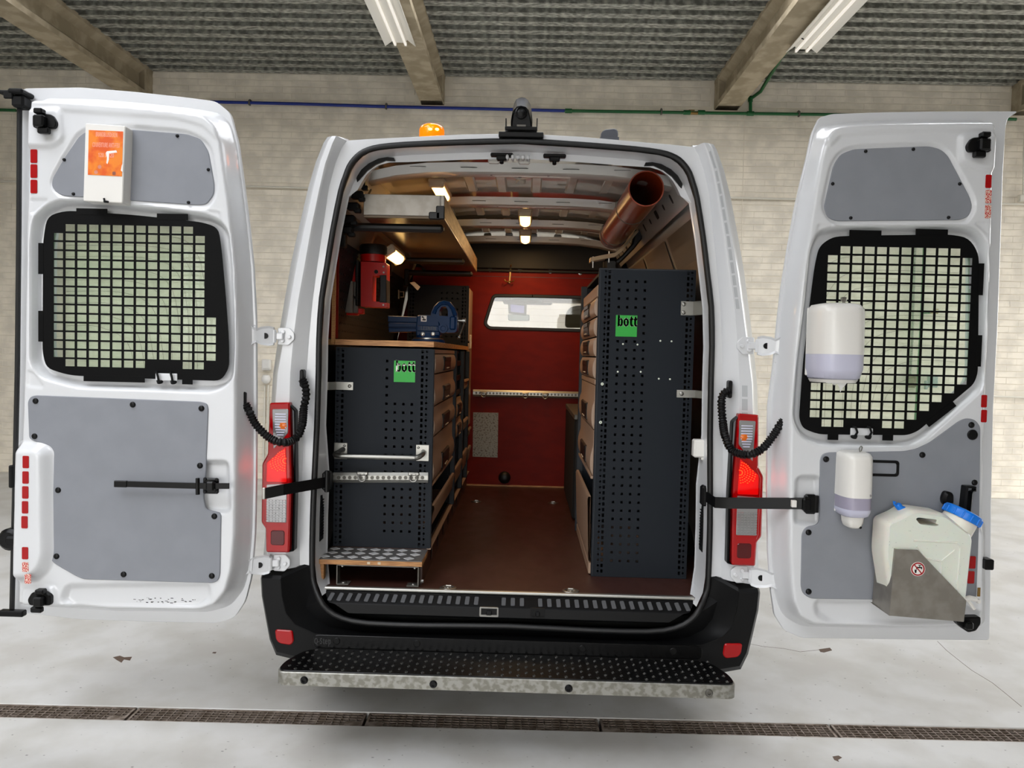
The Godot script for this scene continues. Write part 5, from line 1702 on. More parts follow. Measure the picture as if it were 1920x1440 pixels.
func guard_plate(d: Node3D, right: bool, outline: Array) -> void:
	var z := 0.205
	var holes := []
	var c0: Vector2 = Vector2(1.209, 1.799) if right else Vector2(-1.778, 1.752)
	var r0 := 5 if right else 7
	for r in (20 if right else 16):
		for c in range(-1, 14):
			var on := false
			if right:
				if r == 0: on = c >= 1 and c <= 10
				elif r <= 13: on = c >= 0 and c <= 11
				elif r == 14: on = c >= 0 and c <= 11
				elif r <= 18: on = c >= -1 and c <= 25 - r
				else: on = c in [0, 1, 5, 6]
			else:
				if r == 0: on = c >= 1 and c <= 11
				elif r <= 9: on = c >= 0 and c <= 12
				elif r <= 14: on = c >= 0 and c <= 13
				else: on = (c >= 1 and c <= 7) or c in [11, 12]
			if on:
				var p := c0 + Vector2(c * 0.0462, -(r - r0) * 0.0349)
				holes.append(Rect2(p - Vector2(0.0187, 0.0138), Vector2(0.0374, 0.0276)))
	var s := sh()
	# notch for the window catch
	s.plate(outline, holes, z, z + 0.003)
	var tabs: Array
	if right: tabs = [Vector2(1.328, 2.037), Vector2(1.578, 2.046), Vector2(1.236, 1.258), Vector2(1.445, 1.261)]
	else: tabs = [Vector2(-1.647, 2.06), Vector2(-1.332, 2.046), Vector2(-1.557, 1.414), Vector2(-1.269, 1.411)]
	for i in 4:
		var t: Vector2 = tabs[i]
		var w: float = 0.12 if i < 2 else (0.04 if right else [0.24, 0.04][i - 2])
		s.box(Vector3(t.x, t.y, z + 0.002), Vector3(w, 0.024, 0.004))
	var side: Array
	if right: side = [Vector2(1.77, 1.873), Vector2(1.775, 1.601)]
	else: side = [Vector2(-1.846, 1.875), Vector2(-1.846, 1.612)]
	for t in side: s.box(Vector3(t.x, t.y, z + 0.002), Vector3(0.02, 0.12, 0.004))
	if right:
		var t: Vector2 = Vector2(1.642, 1.356)
		s.box(Vector3.ZERO, Vector3(0.13, 0.024, 0.004), 0.0, Transform3D(Basis(Vector3.BACK, 0.70), Vector3(t.x, t.y, z + 0.002)))
	part("window_guard", s, M["grille black"], d, "black perforated window guard")
	# catch of the window
	var c: Vector2 = Vector2(1.343, 1.28) if right else Vector2(-1.35, 1.426)
	s = sh(25)
	s.box(Vector3(c.x, c.y, z + 0.005), Vector3(0.085, 0.028, 0.006), 0.002)
	part("window_catch", s, M["van white"], d)
	s = sh(40)
	for q in [-1, 1]:
		var x: float = c.x + q * 0.027
		s.tube([Vector3(x - 0.01, c.y + 0.02, z + 0.012), Vector3(x - 0.003, c.y + 0.018, z + 0.022), Vector3(x + 0.003, c.y + 0.0, z + 0.024), Vector3(x, c.y - 0.017, z + 0.012)], 0.0045, 8)
		s.rod(Vector3(x, c.y - 0.022, z), Vector3(x, c.y - 0.012, z + 0.006), 0.012, 10, 0.002)
	part("catch_hook", s, M["bumper plastic"], d)
	# heating wires that sweep from the side and turn down
	s = sh(60)
	var f := -1.0 if right else 1.0
	var x0: float = (c0.x + 11.3 * 0.0462) if right else (c0.x - 0.02)
	var y0: float = c0.y + (r0 - 0.3) * 0.0349
	var yb: float = c0.y - (14.6 if right else 8.6) * 0.0349
	for k in 9:
		var y: float = y0 - k * (0.058 if right else 0.046)
		var xe: float = x0 + f * (0.56 - k * 0.034)
		s.tube(smooth_path([Vector3(x0, y, 0.124), Vector3(x0 + f * (0.40 - k * 0.034), y, 0.124), Vector3(xe - f * 0.04, y - 0.06, 0.124), Vector3(xe, y - 0.22, 0.124), Vector3(xe + f * 0.006, minf(yb, y - 0.26), 0.124)], 5), 0.0005, 4)
	stuff(part("heating_wire", s, M["heating wire"], d))

# ------------------------------------------------------------------ things on the doors and the roof
# shell of a wall dispenser: half-oval sections stacked in y (front towards the camera)
func dispenser_rows(cx: float, z: float, rows: Array) -> Array:
	var out := []
	for r in rows:      # [y, half width, depth]
		var ring := []
		for k in 15:
			var a := PI * k / 14.0
			var c := cos(a)
			var sn := sin(a)
			var x: float = signf(c) * pow(absf(c), 0.55) * r[1]
			var zz: float = pow(sn, 0.75) * r[2]
			ring.append(Vector3(cx - x, r[0], z + zz))
		out.append(ring)
	return out

func fittings() -> void:
	# --- fire blanket box on the left door
	var b := thing("fire_blanket_box", "white fire blanket box with worn orange label on the left van door", "fire blanket", Vector3(-1.592, 2.088, 0.215))
	var s := sh()
	s.prism(rounded(poly2([Vector3(-1.636, 2.38, 0.272), Vector3(-1.484, 2.373, 0.272), Vector3(-1.493, 2.083, 0.272), Vector3(-1.644, 2.088, 0.272)]), 0.006, 3), 0.212, 0.272, 0.003)
	part("box", s, M["white plastic"], b)
	s = sh()
	s.prism(poly2([Vector3(-1.622, 2.354, 0.272), Vector3(-1.491, 2.351, 0.272), Vector3(-1.495, 2.183, 0.272), Vector3(-1.625, 2.187, 0.272)]), 0.2722, 0.2732)
	part("label", s, M["orange label"], b, "worn orange label")
	var tilt := Transform3D(Basis(Vector3.BACK, -0.018), Vector3.ZERO)
	var lines := [["BRANDBLUSDEKEN", 0.024, 0.082, Vector3(-1.554, 2.338, 0.273)], ["COUVERTURE ANTI-FEU", 0.024, 0.103, Vector3(-1.556, 2.299, 0.273)], ["120 X 120", 0.022, 0.06, Vector3(-1.556, 2.261, 0.273)]]
	for l in lines:
		text_on("label_print", l[0], l[1], M["label print"], b, Transform3D(tilt.basis, l[3]), true, 0.0006, l[2])
	s = sh()
	var tear: Array = poly2([Vector3(-1.556, 2.271, 0.273), Vector3(-1.552, 2.276, 0.273), Vector3(-1.517, 2.28, 0.273), Vector3(-1.513, 2.272, 0.273), Vector3(-1.544, 2.268, 0.273), Vector3(-1.545, 2.244, 0.273), Vector3(-1.55, 2.228, 0.273), Vector3(-1.554, 2.232, 0.273), Vector3(-1.552, 2.252, 0.273)])
	s.prism(tear, 0.2731, 0.2737)
	s.prism(rounded(poly2([Vector3(-1.495, 2.227, 0.273), Vector3(-1.49, 2.229, 0.273), Vector3(-1.492, 2.199, 0.273), Vector3(-1.499, 2.205, 0.273)]), 0.002, 2), 0.2731, 0.2737)
	part("torn_spot", s, M["sign white"], b)
	s = sh()
	for q in [Vector3(-1.58, 2.217, 0.273), Vector3(-1.594, 2.197, 0.273), Vector3(-1.525, 2.194, 0.273)]:
		s.rod(q - Vector3(0, 0, 0.0004), q + Vector3(0, 0, 0.0002), 0.0075, 9)
	part("label_dot", s, M["label print"], b)
	s = sh(30)
	var c0: Vector3 = Vector3(-1.56, 2.093, 0.276)
	s.tube([c0 + Vector3(-0.002, 0.006, 0), c0, c0 + Vector3(0.002, -0.008, 0.003)], 0.004, 6)
	s.tube([c0 + Vector3(0, -0.006, 0.002), c0 + Vector3(0.017, -0.008, 0.004)], 0.0045, 6)
	part("pull_clip", s, M["black plastic"], b)

	# --- paper roll dispenser on the right window guard
	var p := thing("paper_dispenser", "large white paper roll dispenser with a smoky lower half on the window grille", "dispenser", Vector3(1.223, 1.469, 0.21))
	var cx: float = Vector3(1.211, 1.624, 0.22).x
	var yt: float = Vector3(1.174, 1.766, 0.3).y
	var ym: float = Vector3(1.17, 1.574, 0.33).y
	var yb: float = Vector3(1.186, 1.477, 0.3).y
	var w := 0.092
	s = sh(40)
	var top := [[yt, 0.0, 0.0], [yt - 0.001, w * 0.6, 0.09], [yt - 0.006, w * 0.86, 0.125], [yt - 0.022, w * 0.985, 0.147], [yt - 0.04, w, 0.152], [ym, w + 0.002, 0.155]]
	s.loft(dispenser_rows(cx, 0.212, top))
	part("cover", s, M["white plastic"], p)
	s = sh(40)
	s.loft(dispenser_rows(cx, 0.212, [[ym, w + 0.0015, 0.1545], [ym - 0.055, w + 0.001, 0.154], [yb + 0.03, w - 0.003, 0.15], [yb + 0.010, w * 0.92, 0.14], [yb, w * 0.78, 0.12], [yb - 0.001, 0.0, 0.0]]))
	part("smoky_window", s, M["smoke plastic"], p)
	s = sh(40)
	s.loft(dispenser_rows(cx, 0.212, [[yb + 0.004, w * 0.88, 0.13], [yb - 0.008, w * 0.8, 0.125], [yb - 0.010, 0.0, 0.0]]))
	s.box(Vector3(cx, (yt + yb) / 2, 0.212), Vector3(w * 2.03, yt - yb - 0.03, 0.01), 0.004)
	part("back_plate", s, M["white plastic"], p)
	s = sh()
	var rag := []
	for q in [[-0.045, 0], [-0.042, -0.012], [-0.03, -0.016], [-0.022, -0.012], [-0.012, -0.02], [0.0, -0.014], [0.008, -0.03], [0.012, -0.046], [0.02, -0.03], [0.03, -0.018], [0.036, -0.008], [0.04, 0]]:
		rag.append(Vector2(cx + q[0], yb + q[1] + 0.002))
	s.prism(rag, 0.29, 0.2915)
	part("paper_tail", s, M["paper"], p)
	s = sh(30)
	s.rod(Vector3(cx + 0.02, yt - 0.004, 0.27), Vector3(cx + 0.02, yt + 0.008, 0.27), 0.006, 8)
	s.box(Vector3(cx + 0.02, yt + 0.014, 0.27), Vector3(0.022, 0.018, 0.012), 0.004)
	part("key", s, M["steel"], p)
	s = sh()
	s.prism([Vector2(cx - 0.058, yt - 0.083), Vector2(cx - 0.049, yt - 0.076), Vector2(cx - 0.043, yt - 0.064), Vector2(cx - 0.05, yt - 0.073)], 0.334, 0.344)
	part("feather_mark", s, M["logo violet"], p)
	logo_box(p, Vector3(cx + 0.028, ym + 0.014, 0.3645))

	# --- soap dispenser on the grey panel
	p = thing("soap_dispenser", "slim white soap dispenser with smoky band above the water can", "dispenser", Vector3(1.331, 0.901, 0.226))
	cx = Vector3(1.3, 1.104, 0.28).x
	yt = Vector3(1.291, 1.212, 0.29).y
	ym = Vector3(1.285, 1.043, 0.32).y
	yb = Vector3(1.297, 0.965, 0.3).y
	w = 0.057
	s = sh(40)
	s.loft(dispenser_rows(cx, 0.227, [[yt, 0.0, 0.0], [yt - 0.001, w * 0.6, 0.07], [yt - 0.007, w * 0.88, 0.092], [yt - 0.018, w * 0.98, 0.102], [yt - 0.03, w, 0.105], [ym, w + 0.001, 0.107]]))
	part("cover", s, M["white plastic"], p)
	s = sh(40)
	s.loft(dispenser_rows(cx, 0.227, [[ym, w * 0.99, 0.106], [ym - 0.045, w * 0.98, 0.1055]]))
	part("smoky_window", s, M["smoke dark"], p)
	s = sh(40)
	s.loft(dispenser_rows(cx, 0.227, [[ym - 0.045, w, 0.106], [ym - 0.055, w * 0.99, 0.104], [yb + 0.008, w * 0.9, 0.096], [yb, w * 0.7, 0.08], [yb - 0.002, 0.0, 0.0]]))
	part("lower_cover", s, mat("lilac plastic", Color(0.78, 0.78, 0.86), 0.25), p)
	s = sh(40)
	s.loft(dispenser_rows(cx - 0.001, 0.245, [[yb + 0.004, 0.037, 0.065], [yb - 0.02, 0.034, 0.062], [yb - 0.037, 0.028, 0.055], [yb - 0.043, 0.018, 0.045], [yb - 0.044, 0.0, 0.0]]))
	part("push_nozzle", s, M["white plastic"], p)
	s = sh(40)
	s.box(Vector3(cx, (yt + yb) / 2, 0.2265), Vector3(w * 1.96, yt - yb - 0.02, 0.006), 0.002)
	part("back_plate", s, M["white plastic"], p)
	s = sh(30)
	s.rod(Vector3(cx + 0.012, yb - 0.034, 0.285), Vector3(cx + 0.016, yb - 0.037, 0.2995), 0.005, 8)
	part("spout_hole", s, M["black plastic"], p)
	s = sh(30)
	s.tube(smooth_path([Vector3(cx + 0.006, yt - 0.002, 0.29), Vector3(cx + 0.003, yt + 0.012, 0.29), Vector3(cx + 0.008, yt + 0.021, 0.29), Vector3(cx + 0.013, yt + 0.016, 0.29), Vector3(cx + 0.009, yt + 0.002, 0.29)], 4), 0.0022, 6)
	part("key", s, M["steel"], p)
	logo_box(p, Vector3(cx + 0.026, ym + 0.011, 0.3315))

	# --- water can in its sheet holder
	var hd := thing("can_holder", "folded aluminium holder for the water can with a round warning sticker", "holder", Vector3(1.57, 0.591, 0.3))
	s = sh()
	s.prism(poly2([Vector3(1.407, 0.871, 0.385), Vector3(1.487, 0.871, 0.385), Vector3(1.67, 0.69, 0.385), Vector3(1.664, 0.612, 0.385), Vector3(1.394, 0.627, 0.385)]), 0.3815, 0.3845)
	part("front_sheet", s, M["alu sheet"], hd)
	s = sh()
	var f0: Array = [Vector3(1.407, 0.871, 0.385), Vector3(1.394, 0.627, 0.385)]
	var f1: Array = [Vector3(1.407, 0.872, 0.235), Vector3(1.399, 0.622, 0.235)]
	s.quad(f1[0], f1[1], f0[1], f0[0])
	var th := Vector3(0.003, 0, 0)
	s.quad(f0[0] + th, f0[1] + th, f1[1] + th, f1[0] + th)
	s.quad(f0[0], f0[0] + th, f1[0] + th, f1[0])
	s.quad(f1[1], f1[1] + th, f0[1] + th, f0[1])
	s.tube([f0[0] + Vector3(0.0015, 0, -0.001), f0[1] + Vector3(0.0015, 0, -0.001)], 0.0025, 6)
	part("side_sheet", s, M["alu sheet"], hd)
	s = sh()
	var f2: Array = [Vector3(1.394, 0.627, 0.385), Vector3(1.664, 0.612, 0.385)]
	s.loft([f2, [f2[0] + Vector3(0.0, 0, -0.155), f2[1] + Vector3(0.0, 0, -0.155)]])
	part("bottom_sheet", s, M["alu sheet"], hd)
	var sc: Vector3 = Vector3(1.49, 0.801, 0.385)
	s = sh()
	s.prism(circle(Vector2(sc.x, sc.y), 0.0262, 24), 0.3846, 0.3851)
	part("warning_sticker", s, M["sign white"], hd, "round no drinking water sticker")
	s = sh()
	s.prism(keyhole(circle(Vector2(sc.x, sc.y), 0.0245, 24), circle(Vector2(sc.x, sc.y), 0.0195, 24)), 0.3851, 0.3855)
	s.box(Vector3.ZERO, Vector3(0.042, 0.0042, 0.0004), 0.0, Transform3D(Basis(Vector3.BACK, -0.85), Vector3(sc.x, sc.y, 0.3857)))
	part("sticker_ring", s, M["sign red"], hd)
	s = sh()
	s.prism([Vector2(sc.x - 0.012, sc.y - 0.002), Vector2(sc.x - 0.004, sc.y - 0.002), Vector2(sc.x - 0.005, sc.y - 0.014), Vector2(sc.x - 0.011, sc.y - 0.014)], 0.3851, 0.3854)
	s.box(Vector3(sc.x + 0.004, sc.y + 0.006, 0.3853), Vector3(0.020, 0.005, 0.0004))
	s.box(Vector3(sc.x + 0.006, sc.y + 0.011, 0.3853), Vector3(0.003, 0.008, 0.0004))
	s.box(Vector3(sc.x + 0.006, sc.y + 0.0145, 0.3853), Vector3(0.011, 0.0025, 0.0004))
	s.box(Vector3(sc.x - 0.005, sc.y + 0.003, 0.3853), Vector3(0.004, 0.007, 0.0004))
	s.box(Vector3(sc.x + 0.013, sc.y + 0.004, 0.3853), Vector3(0.004, 0.008, 0.0004))
	part("sticker_print", s, M["sign black"], hd)

	var can := thing("water_can", "white plastic water can with blue caps leaning in the aluminium holder", "water can", Vector3(1.569, 0.611, 0.3))
	var body: Array = poly2([Vector3(1.377, 0.903, 0.36), Vector3(1.378, 0.954, 0.36), Vector3(1.386, 0.968, 0.36), Vector3(1.435, 0.991, 0.36), Vector3(1.461, 1.01, 0.36), Vector3(1.488, 1.014, 0.36), Vector3(1.585, 1.003, 0.36), Vector3(1.601, 0.996, 0.36), Vector3(1.689, 0.932, 0.36), Vector3(1.697, 0.908, 0.36), Vector3(1.684, 0.695, 0.36), Vector3(1.675, 0.635, 0.36), Vector3(1.414, 0.647, 0.36), Vector3(1.375, 0.844, 0.36)])
	var hole: Array = poly2([Vector3(1.482, 0.981, 0.36), Vector3(1.489, 0.987, 0.36), Vector3(1.559, 0.981, 0.36), Vector3(1.552, 0.967, 0.36), Vector3(1.568, 0.962, 0.36), Vector3(1.556, 0.957, 0.36), Vector3(1.498, 0.962, 0.36)])
	s = sh(45)
	# rounded shell: outline grown out of the mid plane in steps
	var pg := PackedVector2Array(rounded(body, 0.045, 4))
	if Geometry2D.is_polygon_clockwise(pg): pg.reverse()
	var steps := [[0.242, 0.012], [0.250, 0.005], [0.262, 0.0], [0.345, 0.0], [0.362, 0.005], [0.371, 0.012]]
	var rows := []
	for q in steps:
		var r := []
		for v2 in Sh.inset(pg, q[1]): r.append(Vector3(v2.x, v2.y, q[0]))
		rows.append(r)
	s.loft(rows, true)
	s.prism(keyhole(Array(Sh.inset(pg, 0.012)), rounded(hole, 0.006, 3)), 0.368, 0.371)
	var hp := PackedVector2Array(rounded(hole, 0.006, 3))
	var hr := []
	for zz in [0.245, 0.371]:
		var r := []
		for q in hp: r.append(Vector3(q.x, q.y, zz))
		hr.append(r)
	s.loft(hr, true)
	part("can_body", s, M["can plastic"], can)
	s = sh(30)
	# moulded ribs on the front
	var rib: Array = poly2([Vector3(1.469, 0.905, 0.372), Vector3(1.641, 0.898, 0.372), Vector3(1.657, 0.879, 0.372), Vector3(1.643, 0.721, 0.372)])
	s.tube([Vector3(1.476, 0.903, 0.37), Vector3(1.636, 0.899, 0.37), Vector3(1.648, 0.882, 0.37), Vector3(1.642, 0.724, 0.37)], 0.0045, 6)
	s.tube([Vector3(1.488, 0.883, 0.37), Vector3(1.523, 0.839, 0.37), Vector3(1.581, 0.829, 0.37), Vector3(1.628, 0.87, 0.37)], 0.0045, 6)
	s.tube([Vector3(1.583, 0.829, 0.37), Vector3(1.585, 0.784, 0.37)], 0.0045, 6)
	part("moulded_rib", s, M["can plastic"], can)
	s = sh(45)
	var ca: Vector3 = Vector3(1.666, 0.948, 0.305)
	var cb: Vector3 = Vector3(1.69, 0.995, 0.305)
	var ax := (cb - ca).normalized()
	s.rod(ca - ax * 0.03, cb - ax * 0.012, 0.060, 24, 0.004)
	part("filler_neck", s, M["can plastic"], can)
	s = sh(30)
	var k0 := cb - ax * 0.024
	var knob := []
	s.lathe([Vector2(0.066, 0), Vector2(0.068, 0.004), Vector2(0.068, 0.026), Vector2(0.064, 0.033), Vector2(0.052, 0.036), Vector2(0.048, 0.031), Vector2(0, 0.031)], 28, Sh.along(k0, cb))
	for k in 14:
		var a := TAU * k / 14
		var xf := Sh.along(k0, cb)
		s.box(Vector3(cos(a) * 0.068, 0.014, sin(a) * 0.068), Vector3(0.006, 0.024, 0.006), 0.002, xf)
	part("filler_cap", s, M["cap blue"], can, "large blue screw cap")
	s = sh(30)
	var t0: Vector3 = Vector3(1.48, 0.981, 0.305)
	var t1: Vector3 = Vector3(1.438, 1.028, 0.305)
	s.lathe([Vector2(0.021, 0), Vector2(0.022, 0.006), Vector2(0.020, 0.016), Vector2(0.0165, 0.018), Vector2(0.0165, 0.03), Vector2(0.0125, 0.036), Vector2(0.0125, 0.05), Vector2(0.008, 0.055), Vector2(0, 0.055)], 16, Sh.along(t0, t1))
	s.tube([t0.lerp(t1, 0.1) + Vector3(-0.014, 0.01, 0), t0.lerp(t1, 0.6) + Vector3(-0.022, 0.012, 0), t1 + Vector3(-0.008, 0.004, 0), t1], 0.0035, 6)
	part("spout_cap", s, M["cap blue"], can, "small blue spout cap")
	s = sh(30)
	s.tube([Vector3(1.707, 0.668, 0.3), Vector3(1.731, 0.675, 0.3), Vector3(1.755, 0.67, 0.3)], 0.010, 10)
	s.tube([Vector3(1.725, 0.665, 0.3), Vector3(1.74, 0.645, 0.3), Vector3(1.749, 0.633, 0.3)], 0.006, 8)
	s.box(Vector3(1.763, 0.664, 0.3), Vector3(0.012, 0.016, 0.02), 0.003)
	part("tap", s, M["white plastic"], can)
	s = sh()
	s.box(Vector3(1.786, 0.687, 0.262), Vector3(0.011, 0.034, 0.004), 0.001)
	single("brass_tag", s, M["brass"], "small brass tag on the right door edge beside the can tap", "tag")

	# --- on the roof
	var be := thing("warning_beacon", "lit amber warning beacon on the van roof", "beacon", Vector3(Vector3(-0.424, 2.609, -0.5).x, 2.478, -0.5))
	s = sh(40)
	var bx: Vector3 = be.position
	s.lathe([Vector2(0.07, -0.02), Vector2(0.07, 0.01), Vector2(0.058, 0.03), Vector2(0.054, 0.04), Vector2(0.0, 0.04)], 24, Transform3D(Basis(), bx))
	part("beacon_base", s, M["black plastic"], be)
	s = sh(50)
	s.lathe([Vector2(0.056, 0.04), Vector2(0.06, 0.065), Vector2(0.0595, 0.118), Vector2(0.055, 0.132), Vector2(0.044, 0.140), Vector2(0, 0.144)], 24, Transform3D(Basis(), bx))
	part("beacon_dome", s, M["beacon glow"], be)
	s = sh(50)
	for q in [Vector3(0.0, 0.108, 0.058), Vector3(0.03, 0.110, 0.050)]:
		s.lathe([Vector2(0, -0.007), Vector2(0.008, -0.004), Vector2(0.01, 0.0), Vector2(0.008, 0.004), Vector2(0, 0.007)], 10, Transform3D(Basis(), bx + q))
	part("beacon_lamp", s, M["beacon filament"], be)
	var l := OmniLight3D.new()
	l.name = "beacon_light"
	l.light_color = Color(1.0, 0.45, 0.05)
	l.light_energy = 0.02
	l.light_size = 0.05
	l.omni_range = 12.0
	l.omni_attenuation = 2.0
	l.shadow_enabled = true
	l.position = Vector3(0.0, 0.15, 0.075)
	be.add_child(l)
	var rc := thing("reversing_camera", "black reversing camera on its bracket in the middle of the roof edge", "camera", Vector3(0.006, 2.438, -0.03))
	s = sh(30)
	s.box(Vector3(0.006, 2.438, 0.01), Vector3(0.182, 0.021, 0.03), 0.003)
	part("mount_plate", s, M["black plastic"], rc)
	s = sh(30)
	s.box(Vector3(0.006, 2.464, -0.01), Vector3(0.132, 0.015, 0.06), 0.002)
	for q in [Vector3(-0.057, 2.487, -0.03), Vector3(0.07, 2.489, -0.03)]: s.box(q, Vector3(0.004, 0.045, 0.06), 0.001)
	part("bracket", s, M["black steel"], rc)
	s = sh(35)
	var hood := []
	for zz in [[-0.11, 0.80], [-0.05, 0.96], [0.004, 1.0]]:
		var ring := []
		for q in [Vector3(-0.037, 2.47, 0), Vector3(-0.037, 2.487, 0), Vector3(-0.033, 2.513, 0), Vector3(-0.029, 2.537, 0), Vector3(-0.025, 2.556, 0), Vector3(-0.017, 2.572, 0), Vector3(-0.006, 2.578, 0), Vector3(0.005, 2.581, 0), Vector3(0.018, 2.579, 0), Vector3(0.031, 2.57, 0), Vector3(0.04, 2.555, 0), Vector3(0.045, 2.538, 0), Vector3(0.048, 2.515, 0), Vector3(0.051, 2.489, 0), Vector3(0.051, 2.472, 0)]:
			var m: Vector3 = Vector3(0.005, 2.525, 0)
			ring.append(Vector3(m.x + (q.x - m.x) * zz[1], q.y + 0.012, zz[0]))
		hood.append(ring)
	s.loft(hood)
	part("camera_hood", s, M["hood grey"], rc)
	s = sh(35)
	s.prism(poly2([Vector3(-0.035, 2.47, 0), Vector3(-0.034, 2.492, 0), Vector3(-0.031, 2.518, 0), Vector3(-0.025, 2.546, 0), Vector3(-0.014, 2.559, 0), Vector3(0.003, 2.563, 0), Vector3(0.021, 2.559, 0), Vector3(0.034, 2.547, 0), Vector3(0.041, 2.519, 0), Vector3(0.046, 2.493, 0), Vector3(0.049, 2.472, 0)]), -0.10, -0.004, 0.004)
	part("camera_face", s, M["black plastic"], rc)
	s = sh(40)
	var lc: Vector3 = Vector3(0.005, 2.533, 0)
	s.lathe([Vector2(0.0245, -0.01), Vector2(0.0245, 0.004), Vector2(0.020, 0.006), Vector2(0.018, 0.001), Vector2(0.012, 0.003), Vector2(0, 0.006)], 20, Transform3D(Basis(Vector3.RIGHT, PI / 2), lc))
	part("camera_lens", s, M["black steel"], rc)
	s = sh()
	s.box(Vector3(0.006, 2.48, -0.003), Vector3(0.037, 0.0095, 0.002))
	part("camera_tag", s, M["zinc dull"], rc)
	s = sh(35)
	s.prism(rounded(poly2([Vector3(0.377, 2.568, -0.5), Vector3(0.376, 2.601, -0.5), Vector3(0.391, 2.616, -0.5), Vector3(0.456, 2.625, -0.5), Vector3(0.458, 2.565, -0.5)]), 0.03, 4), -0.62, -0.5, 0.003)
	s.prism(poly2([Vector3(0.378, 2.449, -0.5), Vector3(0.464, 2.45, -0.5), Vector3(0.46, 2.58, -0.5), Vector3(0.374, 2.578, -0.5)]), -0.64, -0.49)
	single("roof_antenna", s, M["antenna grey"], "small grey fin on the right of the van roof", "antenna")

func logo_box(p: Node3D, c: Vector3) -> void:
	var s := sh()
	for q in [[0, 0.0035, 0.020, 0.0012], [0, -0.0035, 0.020, 0.0012], [-0.0095, 0, 0.0012, 0.008], [0.0095, 0, 0.0012, 0.008], [-0.002, 0, 0.0012, 0.008], [0.004, 0.001, 0.010, 0.001]]:
		s.box(c + Vector3(q[0], q[1], -0.008), Vector3(q[2], q[3], 0.012))
	part("logo_print", s, M["logo grey"], p)

# ------------------------------------------------------------------ inside the load bay
const PZ := -2.62     # partition

